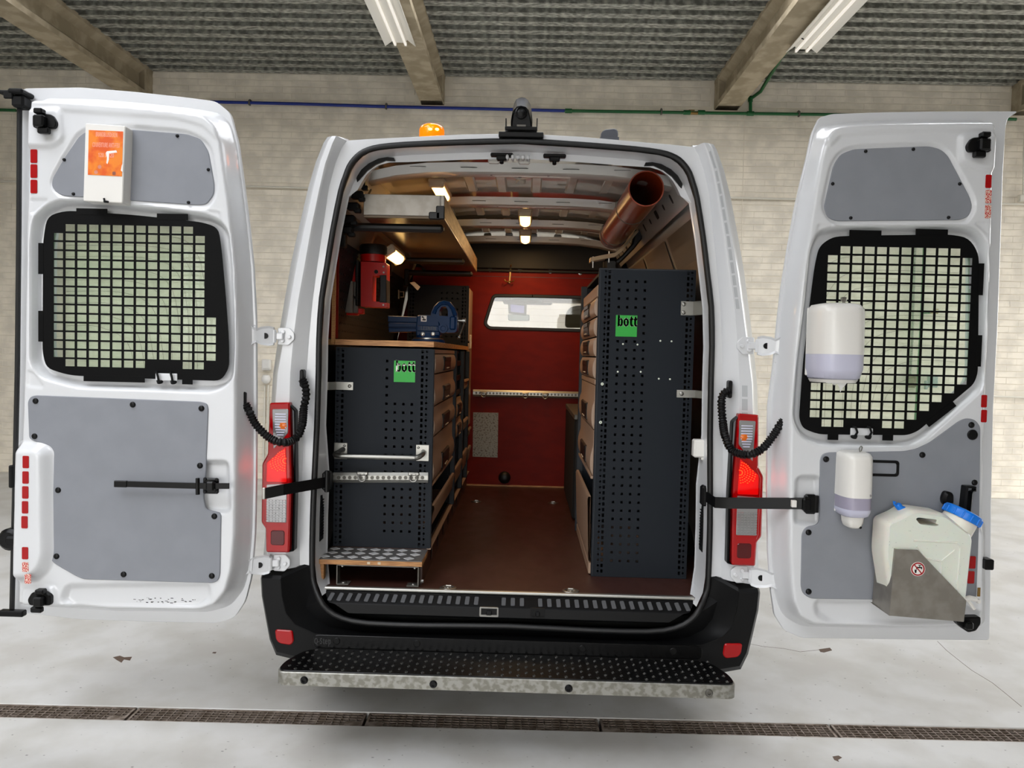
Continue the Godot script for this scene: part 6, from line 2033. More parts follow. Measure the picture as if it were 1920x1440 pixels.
func bay() -> void:
	var v := van_root
	var s := sh()
	s.box(Vector3(0, FLOOR - 0.015, (PZ - 0.02) / 2), Vector3(1.86, 0.03, -PZ - 0.02), 0.0)
	part("load_floor", s, M["floor board"], v)
	s = sh(30)
	s.tube([Vector3(-0.775, FLOOR - 0.002, -0.016), Vector3(0.775, FLOOR - 0.002, -0.016)], 0.0075, 10, false, true, Vector2(1, 1))
	s.box(Vector3(0, FLOOR + 0.001, -0.026), Vector3(1.55, 0.003, 0.022), 0.001)
	part("floor_edge", s, M["alu"], v)
	# lashing eyes let into the floor
	for c in [Vector3(-0.26, 0.546, -0.057), Vector3(0.262, 0.546, -0.062), Vector3(-0.266, 0.546, -1.982), Vector3(0.254, 0.546, -2.008)]:
		s = sh(40)
		var xf := Transform3D(Basis().scaled(Vector3(1, 1, 0.8)), c)
		s.lathe([Vector2(0.037, 0.0), Vector2(0.035, 0.003), Vector2(0.026, 0.004), Vector2(0.024, 0.001), Vector2(0.014, 0.0), Vector2(0.013, 0.004), Vector2(0.0, 0.005)], 20, xf)
		s.tube([c + Vector3(-0.012, 0.003, 0.008), c + Vector3(-0.012, 0.006, -0.012), c + Vector3(0.012, 0.006, -0.012), c + Vector3(0.012, 0.003, 0.008)], 0.003, 6)
		part("lashing_eye", s, M["steel"], v)
	# side linings, leaning in towards the roof
	for q in [-1, 1]:
		var prof := [Vector2(0.935, FLOOR - 0.02), Vector2(0.945, 1.15), Vector2(0.930, 1.62), Vector2(0.865, 2.02), Vector2(0.765, 2.28), Vector2(0.69, 2.395)]
		s = sh(30)
		var r0 := []
		var r1 := []
		for p in prof:
			r0.append(Vector3(q * p.x, p.y, -0.10)); r1.append(Vector3(q * p.x, p.y, PZ))
		s.loft([r0, r1])
		part("side_lining", s, M["inner white"], v)
		# brown hardboard panels on the lining between posts
		for z in [[-0.16, -1.02], [-1.10, -1.80], [-1.88, -2.56]]:
			s = sh()
			var a := []
			var b := []
			for p in [Vector2(0.935, 1.12), Vector2(0.920, 1.62), Vector2(0.855, 2.02), Vector2(0.792, 2.19)]:
				a.append(Vector3(q * p.x, p.y, z[0])); b.append(Vector3(q * p.x, p.y, z[1]))
			s.loft([a, b])
			part("lining_board", s, M["side board"], v)
		# cant rail with oval openings
		s = sh(20)
		s.loft([[Vector3(q * 0.752, 2.23, -0.13), Vector3(q * 0.735, 2.215, -0.13), Vector3(q * 0.668, 2.345, -0.13), Vector3(q * 0.69, 2.39, -0.13)], [Vector3(q * 0.752, 2.23, PZ), Vector3(q * 0.735, 2.215, PZ), Vector3(q * 0.668, 2.345, PZ), Vector3(q * 0.69, 2.39, PZ)]])
		var cr := part("cant_rail", s, M["inner white"], v)
		for k in 12:
			var zc := -0.22 - k * 0.2
			s = sh(20)
			var bs := Basis(Vector3(0, 0, -q), Vector3(-q * 0.487, 0.873, 0), Vector3(-q * 0.873, -0.487, 0).normalized())
			s.prism(rrect(Vector2.ZERO, 0.028 if k % 3 else 0.06, 0.045 if k % 2 else 0.03, 0.012, 3), -0.001, 0.0012, 0.0, Transform3D(bs, Vector3(q * 0.7015, 2.280, zc)))
			part("rail_opening", s, M["cab black"], cr)
	# roof: glossy sheet with pressed ribs, four bows
	s = sh(30)
	var rows := []
	for z in [-0.19, PZ]:
		var r := []
		for k in 13:
			var x := -0.69 + 1.38 * k / 12.0
			r.append(Vector3(x, 2.432 - 0.05 * pow(absf(x) / 0.69, 3.0), z))
		rows.append(r)
	s.loft(rows)
	s.loft([[Vector3(-0.69, 2.395, -0.19), Vector3(0.69, 2.395, -0.19)], [Vector3(-0.69, 2.46, -0.19), Vector3(0.69, 2.46, -0.19)]])
	var rl := part("roof_lining", s, M["roof gloss"], v)
	var bows := [-0.37, -1.12, -1.82, -2.50]
	for i in 4:
		s = sh(25)
		var zc: float = bows[i]
		var r := []
		for q in [[-0.062, 2.405], [-0.05, 2.366], [-0.03, 2.360], [0.03, 2.360], [0.05, 2.366], [0.062, 2.405]]:
			var line := []
			for k in 11:
				var x := -0.70 + 1.40 * k / 10.0
				line.append(Vector3(x, q[1] - 0.055 * pow(absf(x) / 0.70, 4.0), zc + q[0]))
			r.append(line)
		s.loft(r)
		var bw := part("roof_bow", s, M["inner white"], v)
		s = sh()
		for k in 9:
			var x := -0.52 + k * 0.13
			s.prism(rrect(Vector2(x, zc + (0.012 if k % 2 else -0.02)), 0.010 if k % 2 else 0.016, 0.010, 0.003, 2), 0.0, 0.001, 0.0, Transform3D(Basis(Vector3(1, 0, 0), Vector3(0, 0, 1), Vector3(0, -1, 0)), Vector3(0, 2.3605, 0)))
		for k in 5:
			s.prism(rrect(Vector2(-0.46 + k * 0.23, zc + 0.056), 0.075, 0.012, 0.005, 2), 0.0, 0.001, 0.0, Transform3D(Basis(Vector3(1, 0, 0), Vector3(0, 0, 1), Vector3(0, -1, 0)), Vector3(0, 2.382, 0)))
		stuff(part("bow_hole", s, M["cab black"], bw))
	var spans := [[-0.44, -1.05], [-1.19, -1.75], [-1.89, -2.43], [-2.54, -2.60]]
	for i in 4:
		var za: float = spans[i][0]
		var zb: float = spans[i][1]
		for x in [-0.44, -0.26, -0.10, 0.08, 0.26, 0.44]:
			s = sh(30)
			s.box(Vector3(x, 2.428, (za + zb) / 2), Vector3(0.055, 0.022, (za - zb) * 0.84), 0.008)
			part("pressed_rib", s, M["inner white"], rl)
	s = sh(40)
	for q in [-1, 1]:
		s.tube(smooth_path([Vector3(q * 0.30, 2.422, -0.50), Vector3(q * 0.14, 2.422, -0.56), Vector3(0.0, 2.422, -0.68), Vector3(q * -0.02, 2.422, -0.76)], 6), 0.010, 8, false, true, Vector2(1, 0.6))
	part("pressed_bead", s, M["inner white"], rl)
	for x in [-0.50, -0.11, 0.02, 0.42]:
		s = sh(20)
		s.box(Vector3(x, 2.395, -0.165), Vector3(0.05, 0.06, 0.03), 0.006)
		part("bow_tab", s, M["inner white"], rl)

	# --- partition
	var out := [Vector2(-0.93, FLOOR - 0.01), Vector2(-0.93, 1.62), Vector2(-0.80, 2.185), Vector2(0.80, 2.185), Vector2(0.93, 1.62), Vector2(0.93, FLOOR - 0.01)]
	var win: Array = rounded([Vector2(-0.214, 1.993), Vector2(0.114, 1.996), Vector2(0.569, 1.994), Vector2(0.729, 1.994), Vector2(0.768, 1.728), Vector2(0.497, 1.729), Vector2(-0.24, 1.733), Vector2(-0.277, 1.772), Vector2(-0.266, 1.816)], 0.03, 4)
	s = sh()
	s.prism(keyhole(out, win), PZ - 0.018, PZ, 0.0)
	var pa := part("partition", s, M["partition board"], v, "red brown bulkhead board with a window into the cab")
	s = sh(30)
	s.prism(keyhole(grow_poly(win, 0.004), grow_poly(win, -0.020)), PZ - 0.022, PZ + 0.008, 0.004)
	part("window_rubber", s, M["rubber"], pa)
	s = sh()
	s.prism(grow_poly(win, -0.012), PZ - 0.014, PZ - 0.010)
	part("partition_glass", s, M["clear glass"], pa)
	s = sh()
	s.box(Vector3(0, 2.29, PZ + 0.01), Vector3(1.5, 0.21, 0.05), 0.006)
	s.box(Vector3(0, 2.172, PZ + 0.008), Vector3(1.5, 0.018, 0.02), 0.003)
	part("header_board", s, M["cab black"], pa)
	s = sh()
	s.box(Vector3(0, 2.128, PZ + 0.0005), Vector3(1.6, 0.003, 0.002))
	part("board_joint", s, M["drawer handle"], pa)
	s = sh()
	s.box(Vector3(0, FLOOR + 0.006, PZ + 0.005), Vector3(0.80, 0.012, 0.006), 0.001)
	part("foot_strip", s, M["ply edge"], pa)
	s = sh(40)
	for c in [Vector3(-0.239, 2.177, -2.618), Vector3(-0.014, 2.177, -2.618), Vector3(0.214, 2.174, -2.618), Vector3(0.438, 2.167, -2.618)]:
		s = sh(40)
		s.lathe([Vector2(0.016, 0), Vector2(0.015, 0.003), Vector2(0.007, 0.004), Vector2(0.006, 0.001), Vector2(0, 0.003)], 16, Transform3D(Basis(Vector3.RIGHT, PI / 2), c))
		part("washer", s, M["steel"], pa)
	# coat hook
	var hk := thing("coat_hook", "small brass coloured coat hook at the top of the red partition", "hook", Vector3(-0.092, 2.071, -2.61))
	s = sh(30)
	var h0: Vector3 = Vector3(-0.083, 2.199, -2.612)
	var h1: Vector3 = Vector3(-0.092, 2.083, -2.612)
	s.box(Vector3.ZERO, Vector3(0.014, 0.125, 0.008), 0.002, Transform3D(Basis(Vector3.BACK, -0.06), (h0 + h1) / 2))
	part("hook_plate", s, M["brass"], hk)
	s = sh(40)
	s.tube(smooth_path([h0 + Vector3(0, -0.005, 0.0), h0 + Vector3(0, 0.0, 0.03), h0 + Vector3(0.002, 0.012, 0.045)], 4), 0.005, 8)
	for q in [-1, 1]:
		s.tube(smooth_path([h1 + Vector3(0, 0.012, 0.0), h1 + Vector3(q * 0.015, 0.004, 0.025), h1 + Vector3(q * 0.030, 0.010, 0.035), h1 + Vector3(q * 0.034, 0.022, 0.03)], 4), 0.004, 8)
	part("hook_arm", s, M["brass"], hk)
	# lashing rail with three rings
	var rail := thing("lashing_rail", "aluminium lashing rail with three rings across the red partition", "lashing rail", Vector3(0.049, 1.213, -2.61))
	airline(rail, Vector3(-0.346, 1.25, -2.605), Vector3(0.477, 1.252, -2.605), 0.052, [Vector3(-0.264, 1.239, -2.585), Vector3(0.048, 1.239, -2.585), Vector3(0.197, 1.238, -2.585)])
	s = sh()
	var pp := poly2([Vector3(-0.343, 1.102, -2.615), Vector3(-0.152, 1.103, -2.615), Vector3(-0.15, 0.763, -2.615), Vector3(-0.34, 0.766, -2.615)])
	s.prism(pp, PZ + 0.001, PZ + 0.004, 0.001)
	var pl := thing("metal_plate", "worn metal plate screwed low on the red partition", "plate", Vector3(-0.243, 0.765, -2.61))
	part("plate", s, M["worn plate"], pl)
	for c in [Vector3(-0.331, 1.087, -2.614), Vector3(-0.166, 1.087, -2.614), Vector3(-0.163, 0.779, -2.614), Vector3(-0.328, 0.783, -2.614), Vector3(-0.294, 1.075, -2.614), Vector3(-0.214, 1.073, -2.614), Vector3(-0.284, 0.8, -2.614), Vector3(-0.211, 0.798, -2.614)]:
		s = sh(30)
		s.rod(c, c + Vector3(0, 0, 0.003), 0.0045, 8)
		part("screw", s, M["zinc dull"], pl)
	s = sh(40)
	s.lathe([Vector2(0.046, 0), Vector2(0.046, 0.012), Vector2(0.036, 0.03), Vector2(0.02, 0.038), Vector2(0, 0.04)], 20, Transform3D(Basis(Vector3.RIGHT, PI / 2), Vector3(-0.094, 0.614, -2.618)))
	single("rubber_buffer", s, M["rubber"], "round black rubber buffer at the foot of the red partition", "buffer")

	# --- cab seen through the partition window
	s = sh()
	s.box(Vector3(0, 2.13, -3.1), Vector3(1.7, 0.25, 0.92), 0.03)
	var hl := part("headliner", s, M["cab black"], v)
	s = sh(20)
	s.box(Vector3(-0.42, 1.992, -3.35), Vector3(0.34, 0.03, 0.30), 0.01)
	s.box(Vector3(0.05, 1.994, -3.42), Vector3(0.42, 0.03, 0.2), 0.01)
	part("sun_visor", s, M["cab grey"], hl)
	s = sh(20)
	s.box(Vector3(0.42, 1.998, -3.3), Vector3(0.5, 0.02, 0.12), 0.005)
	s.box(Vector3(-0.16, 2.0, -3.1), Vector3(0.16, 0.02, 0.06), 0.005)
	part("overhead_console", s, M["side board"], hl)
	var mo := thing("dash_monitor", "small lit monitor above the cab mirror behind the partition window", "monitor", Vector3(-0.037, 1.882, -3.4))
	s = sh(20)
	s.prism(rounded(poly2([Vector3(-0.119, 1.996, -3.4), Vector3(0.041, 1.981, -3.4), Vector3(0.041, 1.879, -3.4), Vector3(-0.112, 1.894, -3.4)]), 0.008, 2), -3.43, -3.40, 0.004)
	s.box(Vector3(-0.04, 2.015, -3.42), Vector3(0.03, 0.07, 0.02))
	part("monitor_case", s, M["cab black"], mo)
	s = sh()
	s.prism(poly2([Vector3(-0.098, 1.973, -3.4), Vector3(0.021, 1.962, -3.4), Vector3(0.02, 1.899, -3.4), Vector3(-0.094, 1.91, -3.4)]), -3.4, -3.3985)
	part("screen", s, M["screen glow"], mo)
	var mi := thing("cab_mirror", "inside rear mirror under the small monitor in the cab", "mirror", Vector3(-0.027, 1.837, -3.42))
	s = sh(20)
	s.prism(rounded(poly2([Vector3(-0.119, 1.89, -3.42), Vector3(0.068, 1.89, -3.42), Vector3(0.067, 1.837, -3.42), Vector3(-0.113, 1.836, -3.42)]), 0.012, 3), -3.46, -3.43, 0.006)
	part("mirror_case", s, M["cab black"], mi)
	s = sh()
	s.prism(rounded(poly2([Vector3(-0.112, 1.886, -3.42), Vector3(0.061, 1.885, -3.42), Vector3(0.06, 1.842, -3.42), Vector3(-0.107, 1.84, -3.42)]), 0.010, 3), -3.43, -3.4285)
	part("mirror_glass", s, M["mirror"], mi)
	s = sh(20)
	s.box(Vector3(-0.03, 1.971, -3.45), Vector3(0.02, 0.22, 0.02))
	part("mirror_stem", s, M["cab black"], mi)
	var se := thing("cab_chair", "dark cab seat whose headrest shows at the right of the partition window", "seat", Vector3(0.47, 0.6, -3.0))
	s = sh(35)
	s.prism(rounded(poly2([Vector3(0.35, 1.768, -2.9), Vector3(0.352, 1.869, -2.9), Vector3(0.376, 1.924, -2.9), Vector3(0.43, 1.942, -2.9), Vector3(0.589, 1.945, -2.9), Vector3(0.632, 1.917, -2.9), Vector3(0.644, 1.775, -2.9)]), 0.03, 4), -2.98, -2.88, 0.03)
	part("headrest", s, M["seat cloth"], se)
	s = sh(30)
	s.box(Vector3(0.48, 1.36, -2.95), Vector3(0.5, 0.66, 0.14), 0.05)
	s.box(Vector3(0.48, 0.9, -3.2), Vector3(0.5, 0.22, 0.55), 0.06)
	s.box(Vector3(0.48, 0.7, -3.2), Vector3(0.4, 0.3, 0.4), 0.02)
	part("seat_body", s, M["seat cloth"], se)
	s = sh()
	s.box(Vector3(0, 0.5, -3.4), Vector3(1.7, 0.12, 1.5))
	part("cab_floor", s, M["cab black"], v)

	# --- lamps
	led_lamp("lit ceiling lamp above the wooden overhead shelf", Vector3(-0.407, 2.372, -0.745), 0.0, 0.9)
	led_lamp("lit ceiling lamp in the middle of the van roof, nearer one", Vector3(0.022, 2.372, -1.47), 0.0, 0.9)
	led_lamp("lit ceiling lamp in the middle of the van roof, nearest the partition", Vector3(0.022, 2.372, -2.20), 0.0, 2.0)
	led_lamp("lit work lamp tilted under the overhead shelf beside the red torch", Vector3(-0.686, 2.07, -1), 0.62, 1.1)

	# --- orange pipe under the roof
	var pi := thing("plastic_pipe", "large orange brown plastic pipe slung under the roof on the right", "pipe", Vector3(0.55, 2.05, -0.7))
	s = sh(50)
	var pa0: Vector3 = Vector3(0.546, 2.27, -0.16)
	var pa1: Vector3 = Vector3(0.548, 2.269, -1.4)
	var r := 0.0765
	s.lathe([Vector2(r - 0.005, 1.2), Vector2(r - 0.005, 0.0), Vector2(r, 0.0), Vector2(r, pa0.distance_to(pa1)), Vector2(0.0, pa0.distance_to(pa1))], 36, Sh.along(pa0, pa1))
	part("pipe_body", s, M["orange tube"], pi)
	var ax := (pa1 - pa0).normalized()
	for k in [0.36, 0.93]:
		s = sh(50)
		var c: Vector3 = pa0.lerp(pa1, k)
		s.lathe([Vector2(r, -0.006), Vector2(r + 0.002, -0.006), Vector2(r + 0.002, 0.006), Vector2(r, 0.006)], 32, Transform3D(Sh.along(pa0, pa1).basis, c))
		s.box(c + Vector3(-0.072, 0.018, 0), Vector3(0.02, 0.03, 0.012), 0.003)
		part("pipe_clamp", s, M["zinc dull"], pi)
	s = sh(50)
	s.lathe([Vector2(r - 0.001, -0.02), Vector2(r + 0.006, -0.02), Vector2(r + 0.006, 0.04), Vector2(0, 0.04)], 32, Transform3D(Sh.along(pa0, pa1).basis, pa1))
	part("end_cap", s, mat("pipe cap", Color(0.28, 0.15, 0.09), 0.4), pi)
	# bent bracket below the pipe
	var br := thing("bent_bracket", "beige bent bracket with a black pad below the end of the orange pipe", "bracket", Vector3(0.487, 2.086, -1.4))
	s = sh(25)
	var bp: Array = [Vector3(0.411, 2.113, -1.4), Vector3(0.486, 2.13, -1.4), Vector3(0.555, 2.144, -1.4), Vector3(0.598, 2.18, -1.4), Vector3(0.658, 2.256, -1.4), Vector3(0.689, 2.294, -1.4)]
	var rw := []
	for p in bp: rw.append([p + Vector3(0, -0.012, 0.03), p + Vector3(0, 0.012, 0.03), p + Vector3(0, 0.012, -0.05), p + Vector3(0, -0.012, -0.05)])
	s.loft(rw, true)
	s.quad(rw[0][0], rw[0][1], rw[0][2], rw[0][3])
	part("bracket_arm", s, M["beige bracket"], br)
	s = sh(30)
	s.prism(poly2([Vector3(0.554, 2.107, -1.38), Vector3(0.602, 2.149, -1.38), Vector3(0.657, 2.216, -1.38), Vector3(0.673, 2.297, -1.38), Vector3(0.714, 2.298, -1.38), Vector3(0.712, 2.242, -1.38), Vector3(0.67, 2.185, -1.38), Vector3(0.61, 2.121, -1.38), Vector3(0.573, 2.086, -1.38)]), -1.46, -1.385, 0.008)
	s.box(Vector3(0.537, 2.08, -1.42), Vector3(0.09, 0.10, 0.06), 0.02)
	part("rubber_pad", s, M["rubber"], br)
	s = sh(30)
	for q in [Vector3(0.428, 2.102, -1.38), Vector3(0.521, 2.135, -1.38)]: s.rod(q + Vector3(0, -0.035, 0), q + Vector3(0, 0.03, 0), 0.004, 6)
	part("bracket_bolt", s, M["steel"], br)
	# dark speaker opening in the header, small black box and cables high on the left
	s = sh(50)
	var spc: Vector3 = Vector3(Vector3(0.379, 2.385, -0.2).x, 2.425, -0.27)
	s.lathe([Vector2(0.085, 0), Vector2(0.082, -0.012), Vector2(0.05, -0.02), Vector2(0, -0.018)], 24, Transform3D(Basis(), spc))
	part("roof_grommet", s, M["rubber"], v)
	s = sh(20)
	var zz := -0.2
	for q in [[0.0, 0.0, 0.05], [-0.012, -0.05, 0.06], [-0.03, -0.10, 0.055], [-0.045, -0.155, 0.05], [-0.055, -0.205, 0.05]]:
		var c: Vector3 = Vector3(-0.698, 2.279, -0.22) + Vector3(q[0], q[1], 0)
		s.box(c, Vector3(q[2], 0.032, 0.05), 0.006)
		s.box(c + Vector3(0.02, -0.018, 0), Vector3(0.03, 0.02, 0.03), 0.004)
	part("wiring_clip", s, M["black plastic"], v)
	# white lock catch on the right pillar
	var wc := thing("pillar_catch", "small white catch on the right door pillar above the strap", "catch", Vector3(0.79, 1.123, -0.08))
	s = sh(20)
	s.box(Vector3(0.789, 1.168, -0.08), Vector3(0.052, 0.075, 0.05), 0.006)
	s.box(Vector3(0.806, 1.128, -0.08), Vector3(0.02, 0.02, 0.04), 0.004)
	part("catch_body", s, M["white plastic"], wc)

func led_lamp(label: String, at: Vector3, roll: float, e: float) -> void:
	var o := thing("led_lamp", label, "lamp", at, "" if roll else "")
	o.rotation.z = roll
	var s := sh(40)
	s.box(Vector3(0, 0.004, 0), Vector3(0.084, 0.026, 0.36), 0.007)
	for q in [-1, 1]:
		s.box(Vector3(0, -0.012, q * 0.168), Vector3(0.074, 0.03, 0.022), 0.006)
	put("lamp_housing", s.mesh(), M["lamp housing"], o)
	s = sh(50)
	var rows := []
	for z in [-0.157, 0.157]:
		var r := []
		for k in 11:
			var a := PI * k / 10
			r.append(Vector3(-cos(a) * 0.031, -0.008 - sin(a) * 0.026, z))
		rows.append(r)
	s.loft(rows)
	for q in 2:
		for k in 9: s.tri(rows[q][0], rows[q][k + 1], rows[q][k + 2])
	put("lamp_lens", s.mesh(), M["warm lamp"], o)
	var l := AreaLight3D.new()
	l.name = "lamp_light"
	l.area_size = Vector2(0.06, 0.30)
	l.light_color = Color(1.0, 0.80, 0.55)
	l.light_energy = e * 0.22
	l.area_range = 12.0
	l.shadow_enabled = true
	l.rotation.x = -PI / 2
	l.position = Vector3(0, -0.037, 0)
	o.add_child(l)

# perforated aluminium rail between two points, with rings
func airline(o: Node3D, a: Vector3, b: Vector3, h: float, rings: Array) -> void:
	var s := sh(20)
	var prof := [Vector2(-h / 2, 0), Vector2(-h / 2, 0.006), Vector2(-h * 0.24, 0.014), Vector2(-h * 0.2, 0.008), Vector2(h * 0.2, 0.008), Vector2(h * 0.24, 0.014), Vector2(h / 2, 0.006), Vector2(h / 2, 0)]
	var r0 := []
	var r1 := []
	for p in prof:
		r0.append(a + Vector3(0, p.x, p.y)); r1.append(b + Vector3(0, p.x, p.y))
	s.loft([r1, r0], true)
	part("rail", s, M["alu"], o)
	s = sh(30)
	var n := int((b.x - a.x) / 0.025)
	for k in range(1, n):
		var c: Vector3 = a.lerp(b, float(k) / n)
		s.rod(c + Vector3(0, 0, 0.0075), c + Vector3(0, 0, 0.0095), 0.0085, 8)
	stuff(part("rail_hole", s, M["zinc dull"], o))
	for c in rings:
		s = sh(50)
		var ring := []
		for k in 20: ring.append(c + Vector3(cos(TAU * k / 20) * 0.0175, sin(TAU * k / 20) * 0.0175, 0.012 + sin(TAU * k / 20) * -0.006))
		s.tube(ring, 0.0035, 8, true)
		s.box(c + Vector3(0.0, 0.016, 0.002), Vector3(0.05, 0.016, 0.014), 0.004)
		part("lashing_ring", s, M["steel"], o)

# ------------------------------------------------------------------ cabinets
# a round opening as a stack of narrow rectangles
func round_hole(c: Vector2, r: float, n := 3) -> Array:
	var o := []
	for i in n:
		var y0 := -r + 2.0 * r * i / n
		var y1 := -r + 2.0 * r * (i + 1) / n
		var ym := (y0 + y1) / 2.0
		var w := sqrt(maxf(0.0, r * r - ym * ym))
		o.append(Rect2(c.x - w, c.y + y0, w * 2.0, y1 - y0))
	return o

# hole pattern of a perforated end panel: slots and rounds along both edges, squares in four columns
func perfo(lo: Vector2, hi: Vector2, rounds: Array, slots: Array, cols: Array, top: float, rows: int, skip: Rect2, pitch := 0.0383) -> Array:
	var h := []
	var y := hi.y - 0.012
	while y > lo.y + 0.008:
		for x in rounds:
			h.append_array(round_hole(Vector2(x, y), 0.0052))
			if y - 0.0128 > lo.y + 0.006: h.append(Rect2(x - 0.0015, y - 0.0143, 0.003, 0.003))
		for x in slots: h.append(Rect2(x - 0.0055, y - 0.0078, 0.011, 0.0156))
		y -= 0.0256
	for r in rows:
		for x in cols:
			var p := Vector2(x, top - r * pitch)
			if p.y < lo.y + 0.03 or skip.has_point(p): continue
			h.append(Rect2(p - Vector2(0.0058, 0.0058), Vector2(0.0116, 0.0116)))
	return h

func bolt(o: Node3D, c: Vector3, r: float, m := "steel", called := "screw") -> void:
	var s := sh(50)
	s.lathe([Vector2(r, 0), Vector2(r, 0.002), Vector2(r * 0.7, 0.0045), Vector2(r * 0.35, 0.005), Vector2(r * 0.3, 0.003), Vector2(0, 0.003)], 12, Transform3D(Basis(Vector3.RIGHT, PI / 2), c))
	part(called, s, M[m], o)

func logo(o: Node3D, x: float, y: float, z: float, side: float) -> void:
	var s := sh()
	s.box(Vector3(x + side / 2, y - side / 2, z + 0.0006), Vector3(side, side, 0.0012))
	part("logo_sticker", s, M["logo green"], o, "green square sticker with white lettering")
	for d in [Vector2(-1, -1), Vector2(1, -1), Vector2(-1, 1), Vector2(1, 1)]:      # heavy letters: four strokes a hair apart
		text_on("logo_lettering", "bott", side * 0.68, M["logo white"], o, Transform3D(Basis(), Vector3(x + side * (0.535 + d.x * 0.008), y - side * (0.285 + d.y * 0.007), z + 0.0016)), true, 0.0008, side * 0.90)

# drawer front on an aisle face; out = direction out of the cabinet along x
func drawer(o: Node3D, xf: float, out: float, y0: float, y1: float, z0: float, z1: float, band: float) -> void:
	var s := sh(50)
	var rows := []
	var n := 9
	var hgt := y1 - y0
	for k in n + 1:
		var t := float(k) / n
		var yy := y0 + 0.002 + (hgt - 0.004) * t
		var bulge := 0.0
		if hgt * t < band: bulge = 0.013 * pow(sin(PI * clampf(hgt * t / band, 0.0, 1.0)), 0.5)
		var x := xf + out * (0.002 + bulge)
		rows.append([Vector3(x, yy, z0 - 0.003), Vector3(x, yy, z1 + 0.003)])
	s.loft(rows)
	for q in 2:
		for k in n:
			var a: Vector3 = rows[k][q]
			var b: Vector3 = rows[k + 1][q]
			s.quad(a, b, Vector3(xf, b.y, b.z), Vector3(xf, a.y, a.z))
	s.quad(rows[n][0], rows[n][1], Vector3(xf - out * 0.02, y1 - 0.002, z1), Vector3(xf - out * 0.02, y1 - 0.002, z0))
	var d := part("drawer", s, M["drawer beige"], o)
	s = sh(30)
	var hh := minf(band * 0.80, 0.085)
	var zc := (z0 + z1) / 2
	var hw := minf(0.15, (z0 - z1) * 0.2)
	var yc := y0 + band * 0.52
	s.box(Vector3(xf + out * 0.014, yc, zc), Vector3(0.012, hh, hw * 2), 0.004)
	s.box(Vector3(xf + out * 0.019, yc + hh * 0.3, zc), Vector3(0.008, hh * 0.35, hw * 1.8), 0.003)
	part("handle", s, M["drawer handle"], d)
	s = sh(30)
	s.box(Vector3(xf + out * 0.020, yc - hh * 0.34, zc), Vector3(0.006, 0.006, hw * 0.8), 0.002)
	part("handle_lip", s, M["lamp housing"], d)

# sloping lip of an open bin
func bin_lip(o: Node3D, xf: float, out: float, y0: float, y1: float, z0: float, z1: float) -> void:
	var s := sh(40)
	var prof := [[0.0, y0], [0.010, y0 + 0.012], [0.012, y0 + 0.05], [0.022, y1 - 0.012], [0.018, y1], [0.006, y1], [0.006, y0 + 0.05], [-0.006, y0]]
	var rows := []
	for p in prof: rows.append([Vector3(xf + out * p[0], p[1], z0 - 0.004), Vector3(xf + out * p[0], p[1], z1 + 0.004)])
	s.loft(rows)
	s.quad(Vector3(xf, y0, z0), Vector3(xf - out * 0.3, y0, z0), Vector3(xf - out * 0.3, y0, z1), Vector3(xf, y0, z1))
	part("bin_lip", s, M["drawer beige"], o)

func carcass(o: Node3D, lo: Vector3, hi: Vector3, open_out: float) -> void:
	# thin walls, open towards the aisle
	var s := sh()
	var c := (lo + hi) / 2
	var d := hi - lo
	var t := 0.012
	s.box(Vector3(c.x, hi.y - t / 2, c.z), Vector3(d.x, t, d.z))
	s.box(Vector3(c.x, lo.y + t / 2, c.z), Vector3(d.x, t, d.z))
	s.box(Vector3(lo.x + t / 2 if open_out > 0 else hi.x - t / 2, c.y, c.z), Vector3(t, d.y, d.z))
	s.box(Vector3(c.x, c.y, lo.z + t / 2), Vector3(d.x, d.y, t))
	part("cabinet_body", s, M["cabinet steel"], o)

func post(o: Node3D, x: float, y0: float, y1: float, z: float, depth := 0.03) -> void:
	var s := sh()
	s.box(Vector3(x, (y0 + y1) / 2, z), Vector3(depth, y1 - y0, 0.028), 0.003)
	part("upright", s, M["cabinet edge"], o)

